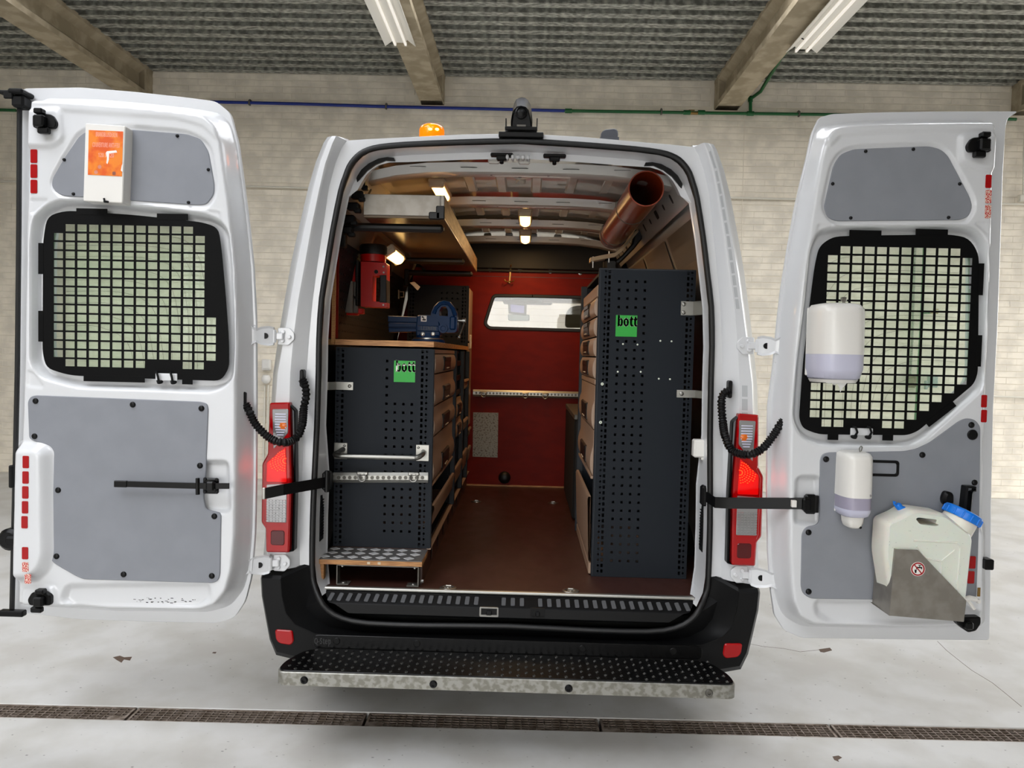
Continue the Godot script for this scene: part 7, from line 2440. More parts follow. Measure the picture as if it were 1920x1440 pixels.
func cabinets() -> void:
	var s: Sh
	var ax := -0.372       # aisle faces
	var cx := 0.366
	# ---------------- base platform with the checker plate step (left)
	var pf := thing("base_platform", "brown plywood platform with round cutouts under the left cabinets", "platform", Vector3(-0.6, FLOOR, -1.4))
	var along_z := Transform3D(Basis(Vector3(0, 0, -1), Vector3(0, 1, 0), Vector3(1, 0, 0)), Vector3(ax - 0.006, 0, 0))
	var holes := []
	for k in 8: holes.append_array(round_hole(Vector2(0.42 + k * 0.26, 0.598), 0.036, 9))
	s = sh()
	s.plate([Vector2(0.10, FLOOR), Vector2(2.56, FLOOR), Vector2(2.56, 0.640), Vector2(0.10, 0.640)], holes, -0.012, 0.0, along_z)
	part("side_board", s, M["base board"], pf)
	s = sh()
	s.box(Vector3(-0.592, 0.650, -1.41), Vector3(0.432, 0.020, 2.32), 0.001)
	part("top_board", s, M["base board"], pf)
	s = sh()
	s.box(Vector3(ax + 0.002, 0.6605, -1.41), Vector3(0.02, 0.006, 2.32), 0.001)
	part("edge_strip", s, M["drawer beige"], pf)
	var stp := thing("interior_step", "checker plate step board on a bent steel bracket in front of the left cabinet", "step", Vector3(-0.6, FLOOR, -0.15))
	s = sh()
	s.box(Vector3(-0.592, 0.645, -0.147), Vector3(0.44, 0.021, 0.196), 0.001)
	part("step_board", s, M["ply edge"], stp)
	s = sh()
	s.box(Vector3(-0.592, 0.657, -0.147), Vector3(0.437, 0.004, 0.198), 0.001)
	part("checker_plate", s, M["checker plate"], stp)
	for r in 3:
		for c in 8:
			var x := -0.785 + c * 0.0605 - r * 0.006 + (0.012 if r % 2 else 0.0)
			if x > -0.388: continue
			s = sh()
			var z := -0.215 + r * 0.066
			var w := 0.023
			s.prism([Vector2(x - w, -z), Vector2(x, -z - 0.023), Vector2(x + w, -z), Vector2(x, -z + 0.023)], 0.659, 0.6612, 0.001, Transform3D(Basis(Vector3(1, 0, 0), Vector3(0, 0, -1), Vector3(0, 1, 0)), Vector3.ZERO))
			part("checker_lug", s, M["checker lug"], stp)
	s = sh()
	s.box(Vector3(-0.802, 0.592, -0.075), Vector3(0.016, 0.088, 0.03), 0.001)
	part("side_batten", s, M["ply edge"], stp)
	s = sh(20)
	var u := [Vector3(-0.735, 0.548, -0.075), Vector3(-0.735, 0.632, -0.075), Vector3(-0.388, 0.632, -0.075), Vector3(-0.388, 0.548, -0.075)]
	for q in [[u[0], u[1]], [u[1], u[2]], [u[2], u[3]]]:
		var m: Vector3 = (q[0] + q[1]) / 2
		var e: Vector3 = (q[1] - q[0]).abs()
		s.box(m, Vector3(maxf(e.x, 0.004), maxf(e.y, 0.004), 0.05))
	s.box(Vector3(-0.71, 0.549, -0.075), Vector3(0.05, 0.004, 0.05), 0.001)
	s.box(Vector3(-0.413, 0.549, -0.075), Vector3(0.05, 0.004, 0.05), 0.001)
	part("step_bracket", s, M["zinc dull"], stp)
	s = sh(30)
	for x in [-0.715, -0.405]:
		s.rod(Vector3(x, 0.632, -0.065), Vector3(x, 0.622, -0.065), 0.006, 8)
		s.rod(Vector3(x + (0.005 if x < -0.6 else -0.005), 0.551, -0.07), Vector3(x + (0.005 if x < -0.6 else -0.005), 0.557, -0.07), 0.012, 10, 0.002)
	s.rod(Vector3(-0.379, 0.566, -0.075), Vector3(-0.368, 0.566, -0.075), 0.008, 8)
	part("bracket_screw", s, M["steel"], stp)
	s = sh()
	for x in [-0.60, -0.555]:
		s.box(Vector3(x, 0.645, -0.0485), Vector3(0.012, 0.010, 0.002))
	part("step_mark", s, M["lamp housing"], stp)

	# ---------------- left drawer cabinet, its end panel faces the doors
	var a := thing("drawer_cabinet", "low dark grey drawer cabinet with perforated end panel under the left wooden worktop", "cabinet", Vector3(-0.585, 0.662, -0.76))
	var lo := Vector2(-0.803, 0.662)
	var hi := Vector2(-0.366, 1.561)
	var lx := -0.540
	s = sh()
	s.plate([lo, Vector2(hi.x, lo.y), hi, Vector2(lo.x, hi.y)], perfo(lo, hi, [-0.792, -0.394], [-0.771, -0.414], [-0.572, -0.534, -0.496, -0.458], 1.503, 21, Rect2(-0.55, 1.34, 0.12, 0.2)), -0.256, -0.250, Transform3D(), 0.9)
	part("end_panel", s, M["cabinet steel"], a)
	s = sh(20)
	s.box(Vector3(hi.x - 0.001, 1.1115, -0.262), Vector3(0.012, 0.899, 0.022), 0.004)
	part("panel_edge", s, M["cabinet edge"], a)
	carcass(a, Vector3(-0.803, 0.664, -1.27), Vector3(ax - 0.012, 1.560, -0.262), 1.0)
	logo(a, Vector2(-0.541, 1.506).x, Vector2(-0.541, 1.506).y, -0.25, 0.0955)
	var za := -0.275
	var zb := -1.262
	for q in [[1.448, 1.541, 0.088], [1.300, 1.446, 0.092], [1.159, 1.298, 0.092], [0.951, 1.157, 0.115]]:
		drawer(a, ax, 1.0, q[0], q[1], za, zb, q[2])
	s = sh()
	s.box(Vector3(ax - 0.004, 1.551, -0.77), Vector3(0.02, 0.018, 0.985))
	s.box(Vector3(ax, 0.944, -0.77), Vector3(0.02, 0.012, 0.985), 0.002)
	part("front_rail", s, M["drawer beige"], a)
	bin_lip(a, ax, 1.0, 0.752, 0.852, za, zb)
	# holding bracket, hand rail, lashing rail
	var br := thing("wall_bracket", "small steel bracket tying the left end panel to the door pillar", "bracket", Vector3(-0.786, 1.369, -0.24))
	s = sh(20)
	var b0: Vector3 = Vector3(-0.723, 1.387, -0.246)
	s.loft([[b0 + Vector3(0, -0.0175, 0), b0 + Vector3(0, 0.0175, 0)], [b0 + Vector3(-0.075, -0.0175, 0), b0 + Vector3(-0.075, 0.0175, 0)], [b0 + Vector3(-0.10, -0.0175, 0.04), b0 + Vector3(-0.10, 0.0175, 0.04)], [b0 + Vector3(-0.128, -0.0175, 0.05), b0 + Vector3(-0.128, 0.0175, 0.05)]])
	s.loft([[b0 + Vector3(-0.128, -0.0175, 0.046), b0 + Vector3(-0.128, 0.0175, 0.046)], [b0 + Vector3(-0.10, -0.0175, 0.036), b0 + Vector3(-0.10, 0.0175, 0.036)], [b0 + Vector3(-0.075, -0.0175, -0.0035), b0 + Vector3(-0.075, 0.0175, -0.0035)], [b0 + Vector3(0, -0.0175, -0.0035), b0 + Vector3(0, 0.0175, -0.0035)]])
	part("bracket_sheet", s, M["alu"], br)
	bolt(br, b0 + Vector3(-0.015, 0, 0), 0.008)
	var hr := thing("hand_rail", "brushed steel hand rail across the left end panel", "hand rail", Vector3(-0.601, 1.053, -0.24))
	s = sh(30)
	var h0: Vector3 = Vector3(-0.774, 1.095, -0.248)
	var h1: Vector3 = Vector3(-0.406, 1.095, -0.248)
	for c in [h0, h1]: s.box(c + Vector3(0, 0, 0.002), Vector3(0.06, 0.074, 0.004), 0.002)
	part("mounting_plate", s, M["alu"], hr)
	s = sh(50)
	s.tube(smooth_path([h0 + Vector3(0.012, 0.008, 0), h0 + Vector3(0.0, -0.002, 0.03), h0 + Vector3(-0.012, -0.010, 0.055), h0 + Vector3(0.012, -0.014, 0.066), h0 + Vector3(0.06, -0.014, 0.068), h1 + Vector3(-0.06, -0.014, 0.068), h1 + Vector3(-0.022, -0.014, 0.066), h1 + Vector3(-0.004, -0.008, 0.055), h1 + Vector3(0.006, 0.0, 0.03), h1 + Vector3(0.004, 0.006, 0)], 5), 0.0115, 12)
	part("rail_bar", s, M["steel"], hr)
	bolt(hr, h0 + Vector3(0.018, 0.024, 0.004), 0.006)
	bolt(hr, h1 + Vector3(-0.018, 0.024, 0.004), 0.006)
	var lr := thing("lashing_rail", "aluminium lashing rail with two rings on the left end panel", "lashing rail", Vector3(-0.59, 0.959, -0.24))
	airline(lr, Vector3(-0.805, 0.974, -0.249), Vector3(-0.378, 0.985, -0.249), 0.046, [Vector3(-0.671, 0.982, -0.235), Vector3(-0.441, 0.986, -0.235)])

	# ---------------- further left units
	var b := thing("rack_unit", "black rack of open bins and two drawers beside the left drawer cabinet", "rack", Vector3(-0.585, 0.662, -1.55))
	carcass(b, Vector3(-0.803, 0.664, -1.82), Vector3(ax - 0.012, 1.560, -1.285), 1.0)
	post(b, ax + 0.004, 0.664, 1.56, -1.288); post(b, ax + 0.004, 0.664, 1.56, -1.822)
	drawer(b, ax, 1.0, 1.155, 1.27, -1.305, -1.805, 0.09)
	drawer(b, ax, 1.0, 1.03, 1.15, -1.305, -1.805, 0.09)
	for q in [1.29, 1.38, 1.47]:
		s = sh()
		s.box(Vector3(ax - 0.14, q, -1.555), Vector3(0.28, 0.006, 0.5))
		s.box(Vector3(ax - 0.004, q + 0.014, -1.555), Vector3(0.006, 0.03, 0.5), 0.002)
		var tr := part("tray", s, M["black plastic"], b)
		s = sh(30)
		for k in 4: s.tube([Vector3(ax - 0.02 - k * 0.02, q + 0.02, -1.40 - k * 0.09), Vector3(ax - 0.03, q + 0.045, -1.44 - k * 0.09)], 0.004, 6)
		part("loose_tool", s, M["zinc dull"], tr)
	bin_lip(b, ax, 1.0, 0.752, 0.862, -1.305, -1.805)
	var c := thing("rack_unit", "narrow black rack with small open beige bins on the left beyond the two drawers", "rack", Vector3(-0.585, 0.662, -2.03))
	carcass(c, Vector3(-0.803, 0.664, -2.26), Vector3(ax - 0.012, 1.560, -1.835), 1.0)
	post(c, ax + 0.004, 0.664, 1.56, -2.262)
	for q in [[1.30, 1.37], [1.02, 1.10], [0.752, 0.88]]: bin_lip(c, ax, 1.0, q[0], q[1], -1.84, -2.245)
	var t := thing("tall_cabinet", "tall cabinet with perforated side behind the bench vise at the end of the worktop", "cabinet", Vector3(-0.585, 0.662, -2.43))
	lo = Vector2(-0.803, 1.596)
	hi = Vector2(-0.368, 2.024)
	s = sh()
	s.plate([lo, Vector2(hi.x, lo.y), hi, Vector2(lo.x, hi.y)], perfo(lo, hi, [-0.392, -0.783], [-0.412, -0.763], [-0.562, -0.524, -0.486, -0.448], 1.97, 10, Rect2(-0.9, 1.87, 0.6, 0.06)), -2.290, -2.284, Transform3D(), 0.9)
	part("end_panel", s, M["cabinet steel"], t)
	carcass(t, Vector3(-0.803, 0.664, -2.59), Vector3(ax - 0.012, 2.022, -2.291), 1.0)
	s = sh(20)
	s.box(Vector3(ax, 1.82, -2.445), Vector3(0.02, 0.38, 0.27), 0.006)
	s.box(Vector3(ax, 1.32, -2.445), Vector3(0.02, 0.60, 0.27), 0.006)
	part("cabinet_door", s, M["drawer beige"], t)
	s = sh(20)
	s.box(Vector3(ax + 0.016, 1.63, -2.36), Vector3(0.016, 0.10, 0.03), 0.003)
	part("door_latch", s, M["lamp housing"], t)
	for q in [[0.93, 1.00], [0.752, 0.86]]: bin_lip(t, ax, 1.0, q[0], q[1], -2.30, -2.58)

	# ---------------- worktop, vise, back wall
	s = sh()
	var wt := [Vector2(-0.806, 0.246), Vector2(-0.364, 0.246), Vector2(-0.364, 2.28), Vector2(-0.90, 2.28), Vector2(-0.90, 0.30), Vector2(-0.806, 0.30)]
	s.prism(wt, 1.570, 1.595, 0.001, Transform3D(Basis(Vector3(1, 0, 0), Vector3(0, 0, -1), Vector3(0, 1, 0)), Vector3.ZERO))
	single("worktop", s, M["ply edge"], "plywood worktop with layered edge on the left cabinets", "worktop")
	var bb := thing("back_board", "perforated steel back board on the left wall above the worktop", "back board", Vector3(-0.9, 1.6, -1.25))
	holes = []
	for r in 11:
		for k in 46: holes.append(Rect2(0.33 + k * 0.0385, 1.64 + r * 0.0385, 0.009, 0.010))
	s = sh()
	s.plate([Vector2(0.29, 1.597), Vector2(2.27, 1.597), Vector2(2.27, 2.06), Vector2(0.29, 2.06)], holes, -0.003, 0.0, Transform3D(Basis(Vector3(0, 0, -1), Vector3(0.17, 1, 0), Vector3(1, -0.17, 0)), Vector3(-0.905 - 0.17 * 1.6, 0, 0)), 0.9)
	part("perforated_sheet", s, M["cabinet steel"], bb)
	s = sh()
	s.box(Vector3(-0.862, 1.83, -0.30), Vector3(0.11, 0.46, 0.012), 0.001)
	part("red_backing", s, M["partition board"], bb)
	s = sh()
	s.box(Vector3(-0.820, 1.80, -0.268), Vector3(0.016, 0.45, 0.014), 0.001)
	part("edge_batten", s, M["ply edge"], bb)
	vise()
	torch()
	var hb := thing("tool_hook", "small wire hook on the perforated back board beside the vise", "hook", Vector3(-0.726, 1.872, -1.55))
	s = sh(30)
	s.box(Vector3(-0.743, 1.898, -1.55), Vector3(0.008, 0.055, 0.02), 0.002)
	s.tube([Vector3(-0.735, 1.914, -1.54), Vector3(-0.712, 1.914, -1.54), Vector3(-0.711, 1.882, -1.54), Vector3(-0.731, 1.881, -1.54)], 0.003, 6)
	part("hook", s, M["zinc dull"], hb)
	s = sh(20)
	s.prism(rounded(poly2([Vector3(-0.686, 1.976, -1.6), Vector3(-0.656, 1.983, -1.6), Vector3(-0.619, 1.951, -1.6), Vector3(-0.635, 1.928, -1.6)]), 0.004, 2), -1.604, -1.598, 0.001)
	single("key_tag", s, M["lamp housing"], "small pale tag hanging in the dark under the overhead shelf", "tag")

	# ---------------- overhead shelf
	var os := thing("overhead_shelf", "wooden overhead shelf with an aluminium end sheet under the van roof", "shelf", Vector3(-0.5, 2.14, -1.33))
	s = sh()
	s.box(Vector3(-0.505, 2.1905, -0.224), Vector3(0.356, 0.092, 0.006), 0.002)
	s.box(Vector3(-0.345, 2.1905, -0.2195), Vector3(0.006, 0.092, 0.006), 0.002)
	part("end_sheet", s, M["alu sheet"], os)
	s = sh()
	s.box(Vector3(-0.505, 2.141, -1.335), Vector3(0.356, 0.012, 2.21), 0.001)
	part("shelf_board", s, M["ply face"], os)
	s = sh()
	s.box(Vector3(-0.334, 2.190, -1.335), Vector3(0.016, 0.094, 2.22), 0.001)
	s.box(Vector3(-0.676, 2.190, -1.335), Vector3(0.016, 0.094, 2.22), 0.001)
	part("side_plank", s, M["plank wood"], os)
	s = sh(20)
	s.box(Vector3(-0.342, 2.158, -0.21), Vector3(0.038, 0.058, 0.022), 0.004)
	s.box(Vector3(-0.367, 2.144, -0.21), Vector3(0.05, 0.032, 0.022), 0.004)
	part("corner_guard", s, M["rubber"], os)
	for q in [[-0.30, 2.098], [-1.45, 2.09], [-2.15, 2.09]]:
		s = sh(25)
		s.box(Vector3(-0.565, q[1] + 0.004, q[0]), Vector3(0.46, 0.036, 0.045), 0.012)
		s.box(Vector3(-0.79, q[1] - 0.03, q[0]), Vector3(0.03, 0.12, 0.045), 0.006)
		part("shelf_bearer", s, M["rubber"], os)

	# ---------------- right cabinet
	var rcab := thing("drawer_cabinet", "tall dark grey drawer cabinet with perforated end panel on the right of the load bay", "cabinet", Vector3(0.58, FLOOR, -0.7))
	lo = Vector2(0.367, 0.546)
	hi = Vector2(0.799, 1.940)
	s = sh()
	s.plate([lo, Vector2(hi.x, lo.y), hi, Vector2(lo.x, hi.y)], perfo(lo, hi, [0.397, 0.782], [0.414, 0.765], [0.458, 0.496, 0.534, 0.573], 1.884, 34, Rect2(0.44, 1.63, 0.113, 0.118)), -0.296, -0.290, Transform3D(), 0.9)
	part("end_panel", s, M["cabinet steel"], rcab)
	s = sh(25)
	s.box(Vector3(0.3725, 1.243, -0.301), Vector3(0.013, 1.394, 0.024), 0.005)
	s.box(Vector3(0.583, 1.938, -0.301), Vector3(0.432, 0.008, 0.024), 0.002)
	part("panel_edge", s, M["cabinet edge"], rcab)
	carcass(rcab, Vector3(0.380, 0.547, -1.16), Vector3(0.80, 1.936, -0.302), -1.0)
	logo(rcab, Vector2(0.447, 1.733).x, Vector2(0.447, 1.733).y, -0.29, 0.0955)
	za = -0.315
	zb = -1.15
	s = sh(20)
	s.box(Vector3(cx + 0.006, 1.842, -0.73), Vector3(0.02, 0.056, 0.83), 0.004)
	s.box(Vector3(cx + 0.006, 1.429, -0.73), Vector3(0.02, 0.024, 0.83), 0.002)
	s.box(Vector3(cx, 0.994, -0.73), Vector3(0.02, 0.014, 0.83), 0.002)
	part("front_rail", s, M["drawer beige"], rcab)
	for q in [[1.726, 1.812, 0.082], [1.635, 1.724, 0.085], [1.544, 1.633, 0.085], [1.443, 1.542, 0.092], [1.212, 1.415, 0.125], [1.003, 1.21, 0.125]]:
		drawer(rcab, cx, -1.0, q[0], q[1], za, zb, q[2])
	s = sh()
	s.box(Vector3(cx + 0.004, 1.245, -1.158), Vector3(0.045, 1.38, 0.014), 0.003)
	part("rear_edge", s, M["cabinet edge"], rcab)
	bin_lip(rcab, cx, -1.0, 0.60, 0.905, za, zb)
	s = sh()
	s.box(Vector3(cx + 0.002, 0.575, -0.73), Vector3(0.024, 0.05, 0.83), 0.003)
	part("foot_rail", s, M["drawer beige"], rcab)
	for q in [Vector3(0.394, 1.422, -0.29), Vector3(0.391, 1.249, -0.29)]:
		s = sh(50)
		s.lathe([Vector2(0.0068, 0), Vector2(0.0068, 0.002), Vector2(0.003, 0.003), Vector2(0.003, 0.0), Vector2(0, 0.0)], 12, Transform3D(Basis(Vector3.RIGHT, PI / 2), q))
		part("ring_rivet", s, M["logo white"], rcab)
	for q in [Vector3(0.482, 1.604, -0.29), Vector3(0.547, 1.603, -0.29), Vector3(0.649, 1.622, -0.29), Vector3(0.699, 1.621, -0.29), Vector3(0.462, 1.479, -0.29), Vector3(0.565, 1.481, -0.29), Vector3(0.647, 1.452, -0.29), Vector3(0.697, 1.451, -0.29)]:
		s = sh(50)
		s.rod(q, q + Vector3(0, 0, 0.003), 0.0042, 10, 0.001)
		part("rivet", s, M["logo white"], rcab)
	for q in [[1298, 578, 0.062, "upper steel bracket tying the right end panel to the pillar"], [1294, 738, 0.034, "lower slim steel bracket tying the right end panel to the pillar"]]:
		var up: bool = q[1] < 600
		var wb := thing("wall_bracket", q[3], "bracket", Vector3(0.786, 1.742, -0.28) if up else Vector3(0.788, 1.372, -0.28), "brackets on the right end panel")
		s = sh(20)
		var p0: Vector3 = Vector3(0.736, 1.77, -0.286) if up else Vector3(0.729, 1.387, -0.286)
		var hh: float = q[2] / 2
		var lx2 := 0.054 if up else 0.082
		var zz: Array = [[0.0, 0.0], [lx2, 0.0], [lx2 + 0.018, 0.05], [lx2 + 0.04, 0.15]]
		for side in 2:
			var rw := []
			for p in zz: rw.append([p0 + Vector3(p[0], -hh, p[1] - side * 0.004), p0 + Vector3(p[0], hh, p[1] - side * 0.004)])
			if side: rw.reverse()
			s.loft(rw)
		part("bracket_sheet", s, M["alu"], wb)
		if up:
			bolt(wb, p0 + Vector3(0.012, 0.018, 0), 0.0095)
			bolt(wb, p0 + Vector3(0.012, -0.019, 0), 0.0095)
		else:
			bolt(wb, p0 + Vector3(0.022, 0.0, 0), 0.010)
	# dark box beyond the right cabinet
	var db := thing("storage_box", "tall black box with a grey lid beyond the right cabinet", "box", Vector3(0.6, FLOOR, -1.95))
	s = sh(20)
	s.box(Vector3(0.60, 0.855, -1.98), Vector3(0.50, 0.61, 1.02), 0.012)
	part("box_body", s, M["cab black"], db)
	s = sh(20)
	s.box(Vector3(0.60, 1.176, -1.98), Vector3(0.505, 0.034, 1.03), 0.004)
	part("box_lid", s, M["zinc dull"], db)

func vise() -> void:
	var o := thing("bench_vise", "blue bench vise with open jaws on the edge of the worktop", "vise", Vector3(-0.464, 1.605, -0.87))
	var z0 := -0.93
	var z1 := -0.81
	var s := sh(30)
	s.prism(poly2([Vector3(-0.68, 1.733, -0.85), Vector3(-0.525, 1.731, -0.85), Vector3(-0.525, 1.7, -0.85), Vector3(-0.679, 1.7, -0.85)]), -0.905, -0.84, 0.003)
	s.prism(poly2([Vector3(-0.676, 1.694, -0.85), Vector3(-0.525, 1.698, -0.85), Vector3(-0.524, 1.675, -0.85), Vector3(-0.676, 1.672, -0.85)]), -0.91, -0.835, 0.003)
	s.prism(poly2([Vector3(-0.676, 1.666, -0.85), Vector3(-0.524, 1.67, -0.85), Vector3(-0.527, 1.653, -0.85), Vector3(-0.672, 1.647, -0.85)]), -0.905, -0.84, 0.003)
	s.prism(poly2([Vector3(-0.677, 1.728, -0.85), Vector3(-0.525, 1.731, -0.85), Vector3(-0.524, 1.656, -0.85), Vector3(-0.675, 1.65, -0.85)]), -0.90, -0.85)
	part("slide_bar", s, M["vise blue"], o)
	s = sh(30)
	s.prism(rounded(poly2([Vector3(-0.525, 1.736, -0.83), Vector3(-0.514, 1.74, -0.83), Vector3(-0.42, 1.741, -0.83), Vector3(-0.405, 1.697, -0.83), Vector3(-0.403, 1.633, -0.83), Vector3(-0.529, 1.63, -0.83), Vector3(-0.53, 1.68, -0.83)]), 0.008, 3), -0.93, -0.825, 0.006)
	s.prism(rounded(poly2([Vector3(-0.52, 1.685, -0.82), Vector3(-0.412, 1.685, -0.82), Vector3(-0.408, 1.655, -0.82), Vector3(-0.52, 1.655, -0.82)]), 0.006, 3), -0.85, -0.818, 0.003)
	part("vise_body", s, M["vise blue"], o)
	text_on("cast_lettering", "LEINEN", 0.028, mat("vise lettering", Color(0.05, 0.13, 0.22), 0.4), o, Transform3D(Basis(), Vector3(-0.463, 1.671, -0.817)), true, 0.003, 0.078)
	s = sh(35)
	var outer := poly2([Vector3(-0.453, 1.738, -0.85), Vector3(-0.45, 1.761, -0.85), Vector3(-0.439, 1.78, -0.85), Vector3(-0.42, 1.803, -0.85), Vector3(-0.393, 1.813, -0.85), Vector3(-0.37, 1.813, -0.85), Vector3(-0.345, 1.794, -0.85), Vector3(-0.324, 1.764, -0.85), Vector3(-0.315, 1.725, -0.85), Vector3(-0.314, 1.686, -0.85), Vector3(-0.317, 1.658, -0.85), Vector3(-0.328, 1.652, -0.85), Vector3(-0.381, 1.651, -0.85), Vector3(-0.403, 1.661, -0.85), Vector3(-0.404, 1.698, -0.85), Vector3(-0.421, 1.717, -0.85)])
	var hole := poly2([Vector3(-0.408, 1.738, -0.85), Vector3(-0.41, 1.762, -0.85), Vector3(-0.398, 1.784, -0.85), Vector3(-0.375, 1.786, -0.85), Vector3(-0.364, 1.768, -0.85), Vector3(-0.362, 1.736, -0.85)])
	s.prism(keyhole(rounded(outer, 0.008, 2), rounded(hole, 0.004, 2)), -0.93, -0.82, 0.0)
	s.box(Vector3(-0.337, 1.701, -0.815), Vector3(0.03, 0.07, 0.02), 0.006)
	s.tube([Vector3(-0.438, 1.748, -0.818), Vector3(-0.427, 1.779, -0.818), Vector3(-0.408, 1.799, -0.818), Vector3(-0.386, 1.806, -0.818), Vector3(-0.358, 1.802, -0.818), Vector3(-0.336, 1.775, -0.818), Vector3(-0.324, 1.74, -0.818)], 0.012, 8)
	part("jaw", s, M["vise blue"], o)
	s = sh()
	s.box(Vector3(-0.392, 1.803, -0.875), Vector3(0.004, 0.022, 0.11))
	part("jaw_gap", s, M["black plastic"], o)
	s = sh(50)
	var c: Vector3 = Vector3(-0.386, 1.672, -0.815)
	s.lathe([Vector2(0.024, -0.02), Vector2(0.024, 0.008), Vector2(0.014, 0.008), Vector2(0.012, 0.003), Vector2(0, 0.003)], 18, Transform3D(Basis(Vector3.RIGHT, PI / 2), c))
	part("guide_boss", s, M["vise blue"], o)
	s = sh(50)
	var bc: Vector3 = Vector3(Vector3(-0.469, 1.604, -0.87).x, 1.595, -0.87)
	s.lathe([Vector2(0.088, 0), Vector2(0.088, 0.016), Vector2(0.080, 0.02), Vector2(0.0, 0.02)], 26, Transform3D(Basis(), bc))
	s.lathe([Vector2(0.066, 0.026), Vector2(0.060, 0.05), Vector2(0, 0.05)], 22, Transform3D(Basis(), bc))
	part("turntable", s, M["vise blue"], o)
	s = sh(50)
	s.lathe([Vector2(0.078, 0.0195), Vector2(0.078, 0.027), Vector2(0.0, 0.027)], 26, Transform3D(Basis(), bc))
	part("steel_ring", s, M["steel"], o)
	for q in [Vector3(-0.491, 1.64, -0.815), Vector3(-0.438, 1.642, -0.815)]:
		s = sh(50)
		s.lathe([Vector2(0.011, 0), Vector2(0.011, 0.006), Vector2(0.0065, 0.007), Vector2(0.0055, 0.003), Vector2(0, 0.003)], 14, Transform3D(Basis(Vector3.RIGHT, PI / 2), q))
		part("clamp_bolt", s, M["steel"], o)
	s = sh(50)
	var p0: Vector3 = Vector3(-0.32, 1.717, -0.87)
	s.rod(p0, p0 + Vector3(0.042, 0, 0), 0.0085, 12)
	s.rod(p0 + Vector3(0.030, 0, 0), p0 + Vector3(0.046, 0, 0), 0.0135, 14, 0.002)
	s.rod(p0 + Vector3(0.040, 0.0, -0.015), p0 + Vector3(0.018, -0.085, 0.045), 0.0055, 8)
	s.lathe([Vector2(0, -0.011), Vector2(0.008, -0.007), Vector2(0.011, 0), Vector2(0.008, 0.007), Vector2(0, 0.011)], 12, Transform3D(Basis(), p0 + Vector3(0.017, -0.088, 0.047)))
	part("spindle", s, M["steel"], o)
	var st: Vector3 = Vector3(-0.489, 1.721, -0.823)
	s = sh()
	s.box(st, Vector3(0.030, 0.030, 0.0012))
	part("warning_sticker", s, M["sign white"], o)
	s = sh()
	s.box(st + Vector3(0.002, -0.006, 0.0008), Vector3(0.018, 0.008, 0.0006))
	s.box(st + Vector3(0.0, 0.001, 0.0008), Vector3(0.005, 0.012, 0.0006))
	s.prism(circle(Vector2(st.x - 0.006, st.y + 0.008), 0.005, 10), st.z + 0.0005, st.z + 0.0011)
	part("sticker_print", s, M["sign black"], o)

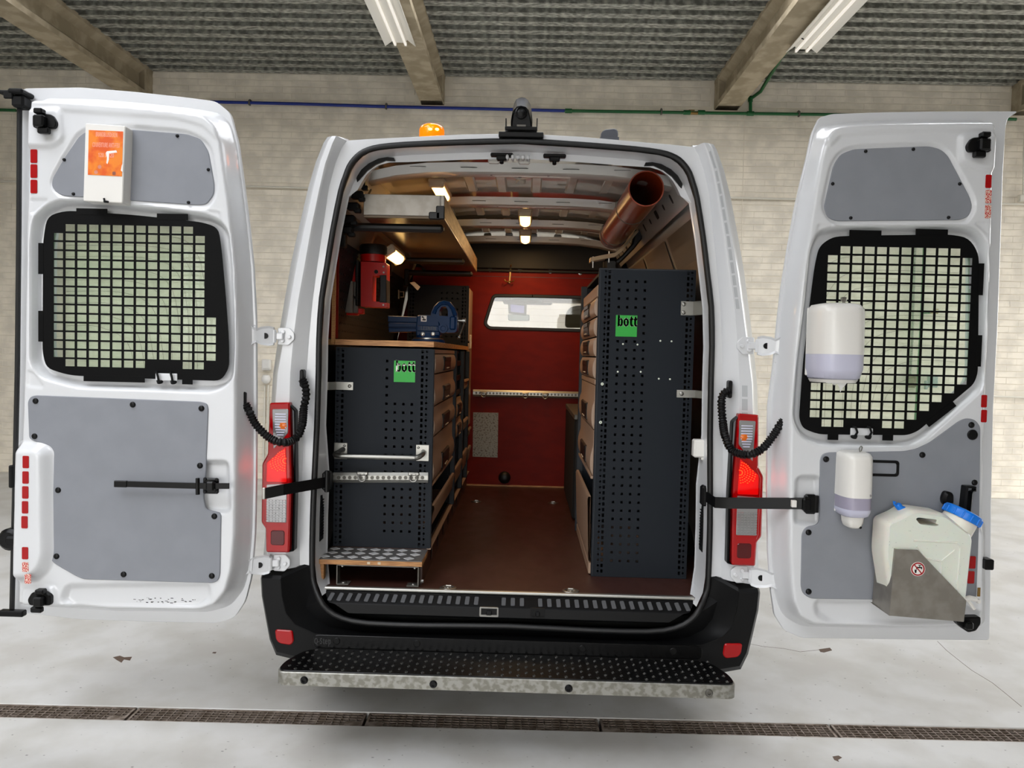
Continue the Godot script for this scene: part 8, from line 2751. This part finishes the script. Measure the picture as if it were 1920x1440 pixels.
func torch() -> void:
	var o := thing("hand_lamp", "large red hand lamp standing head up in its wall charger above the worktop", "torch", Vector3(-0.749, 1.762, -0.8))
	var s := sh(40)
	var c: Vector3 = Vector3(-0.754, 2.064, -0.8)
	var r := 0.071
	s.lathe([Vector2(0, 0.028), Vector2(r * 0.9, 0.028), Vector2(r, 0.018), Vector2(r * 1.0, -0.018), Vector2(r * 0.93, -0.024)], 28, Transform3D(Basis(), c))
	part("rubber_head", s, M["rubber"], o)
	s = sh(40)
	s.lathe([Vector2(r * 0.93, -0.022), Vector2(r * 0.90, -0.060), Vector2(0, -0.060)], 28, Transform3D(Basis(), c))
	part("lamp_collar", s, M["torch red"], o)
	s = sh(25)
	var body := rounded(poly2([Vector3(-0.808, 2.002, -0.76), Vector3(-0.676, 1.998, -0.76), Vector3(-0.672, 1.77, -0.76), Vector3(-0.804, 1.772, -0.76)]), 0.006, 2)
	var hole := rounded(poly2([Vector3(-0.746, 1.931, -0.76), Vector3(-0.709, 1.932, -0.76), Vector3(-0.707, 1.87, -0.76), Vector3(-0.71, 1.799, -0.76), Vector3(-0.745, 1.801, -0.76)]), 0.005, 2)
	s.prism(keyhole(body, hole), -0.85, -0.755, 0.0)
	part("lamp_body", s, M["torch red"], o)
	s = sh(25)
	s.prism(rounded(poly2([Vector3(-0.709, 1.935, -0.76), Vector3(-0.675, 1.936, -0.76), Vector3(-0.672, 1.794, -0.76), Vector3(-0.71, 1.796, -0.76), Vector3(-0.707, 1.87, -0.76)]), 0.004, 2), -0.852, -0.752, 0.003)
	s.box(Vector3(-0.826, 1.89, -0.8), Vector3(0.016, 0.235, 0.10), 0.003)
	part("black_grip", s, M["rubber"], o)
	s = sh(40)
	var q: Vector3 = Vector3(-0.727, 1.951, -0.752)
	s.rod(q, q + Vector3(0, 0, 0.003), 0.010, 14)
	part("switch", s, M["black plastic"], o)
	s = sh(40)
	for p in [Vector3(-0.69, 1.978, -0.754), Vector3(-0.689, 1.948, -0.754), Vector3(-0.688, 1.783, -0.754)]: s.rod(p, p + Vector3(0, 0, 0.004), 0.005, 10, 0.001)
	part("screw", s, M["steel"], o)
	var ch := thing("lamp_charger", "grey charger box on a red holder left of the red hand lamp", "charger", Vector3(-0.867, 1.732, -0.8))
	s = sh(25)
	s.prism(rounded(poly2([Vector3(-0.894, 1.993, -0.8), Vector3(-0.858, 1.993, -0.8), Vector3(-0.858, 2.004, -0.8), Vector3(-0.838, 2.005, -0.8), Vector3(-0.837, 1.898, -0.8), Vector3(-0.892, 1.897, -0.8)]), 0.004, 2), -0.83, -0.77, 0.003)
	s.box(Vector3(-0.815, 1.75, -0.8), Vector3(0.035, 0.028, 0.05), 0.003)
	s.box(Vector3(-0.865, 1.735, -0.8), Vector3(0.08, 0.012, 0.05), 0.003)
	part("red_holder", s, M["torch red"], ch)
	s = sh(25)
	s.prism(rounded(poly2([Vector3(-0.902, 1.9, -0.75), Vector3(-0.845, 1.901, -0.75), Vector3(-0.842, 1.738, -0.75), Vector3(-0.9, 1.74, -0.75)]), 0.004, 2), -0.82, -0.74, 0.004)
	s.rod(Vector3(-0.879, 1.903, -0.78), Vector3(-0.88, 1.92, -0.78), 0.013, 14, 0.004)
	part("charger_box", s, M["charger grey"], ch)
	s = sh(25)
	for p in [Vector3(-0.832, 1.861, -0.75), Vector3(-0.831, 1.776, -0.75)]: s.box(p + Vector3(0, 0, -0.03), Vector3(0.022, 0.075, 0.06), 0.004)
	part("socket_cover", s, mat("cover grey", Color(0.42, 0.42, 0.41), 0.5), ch)
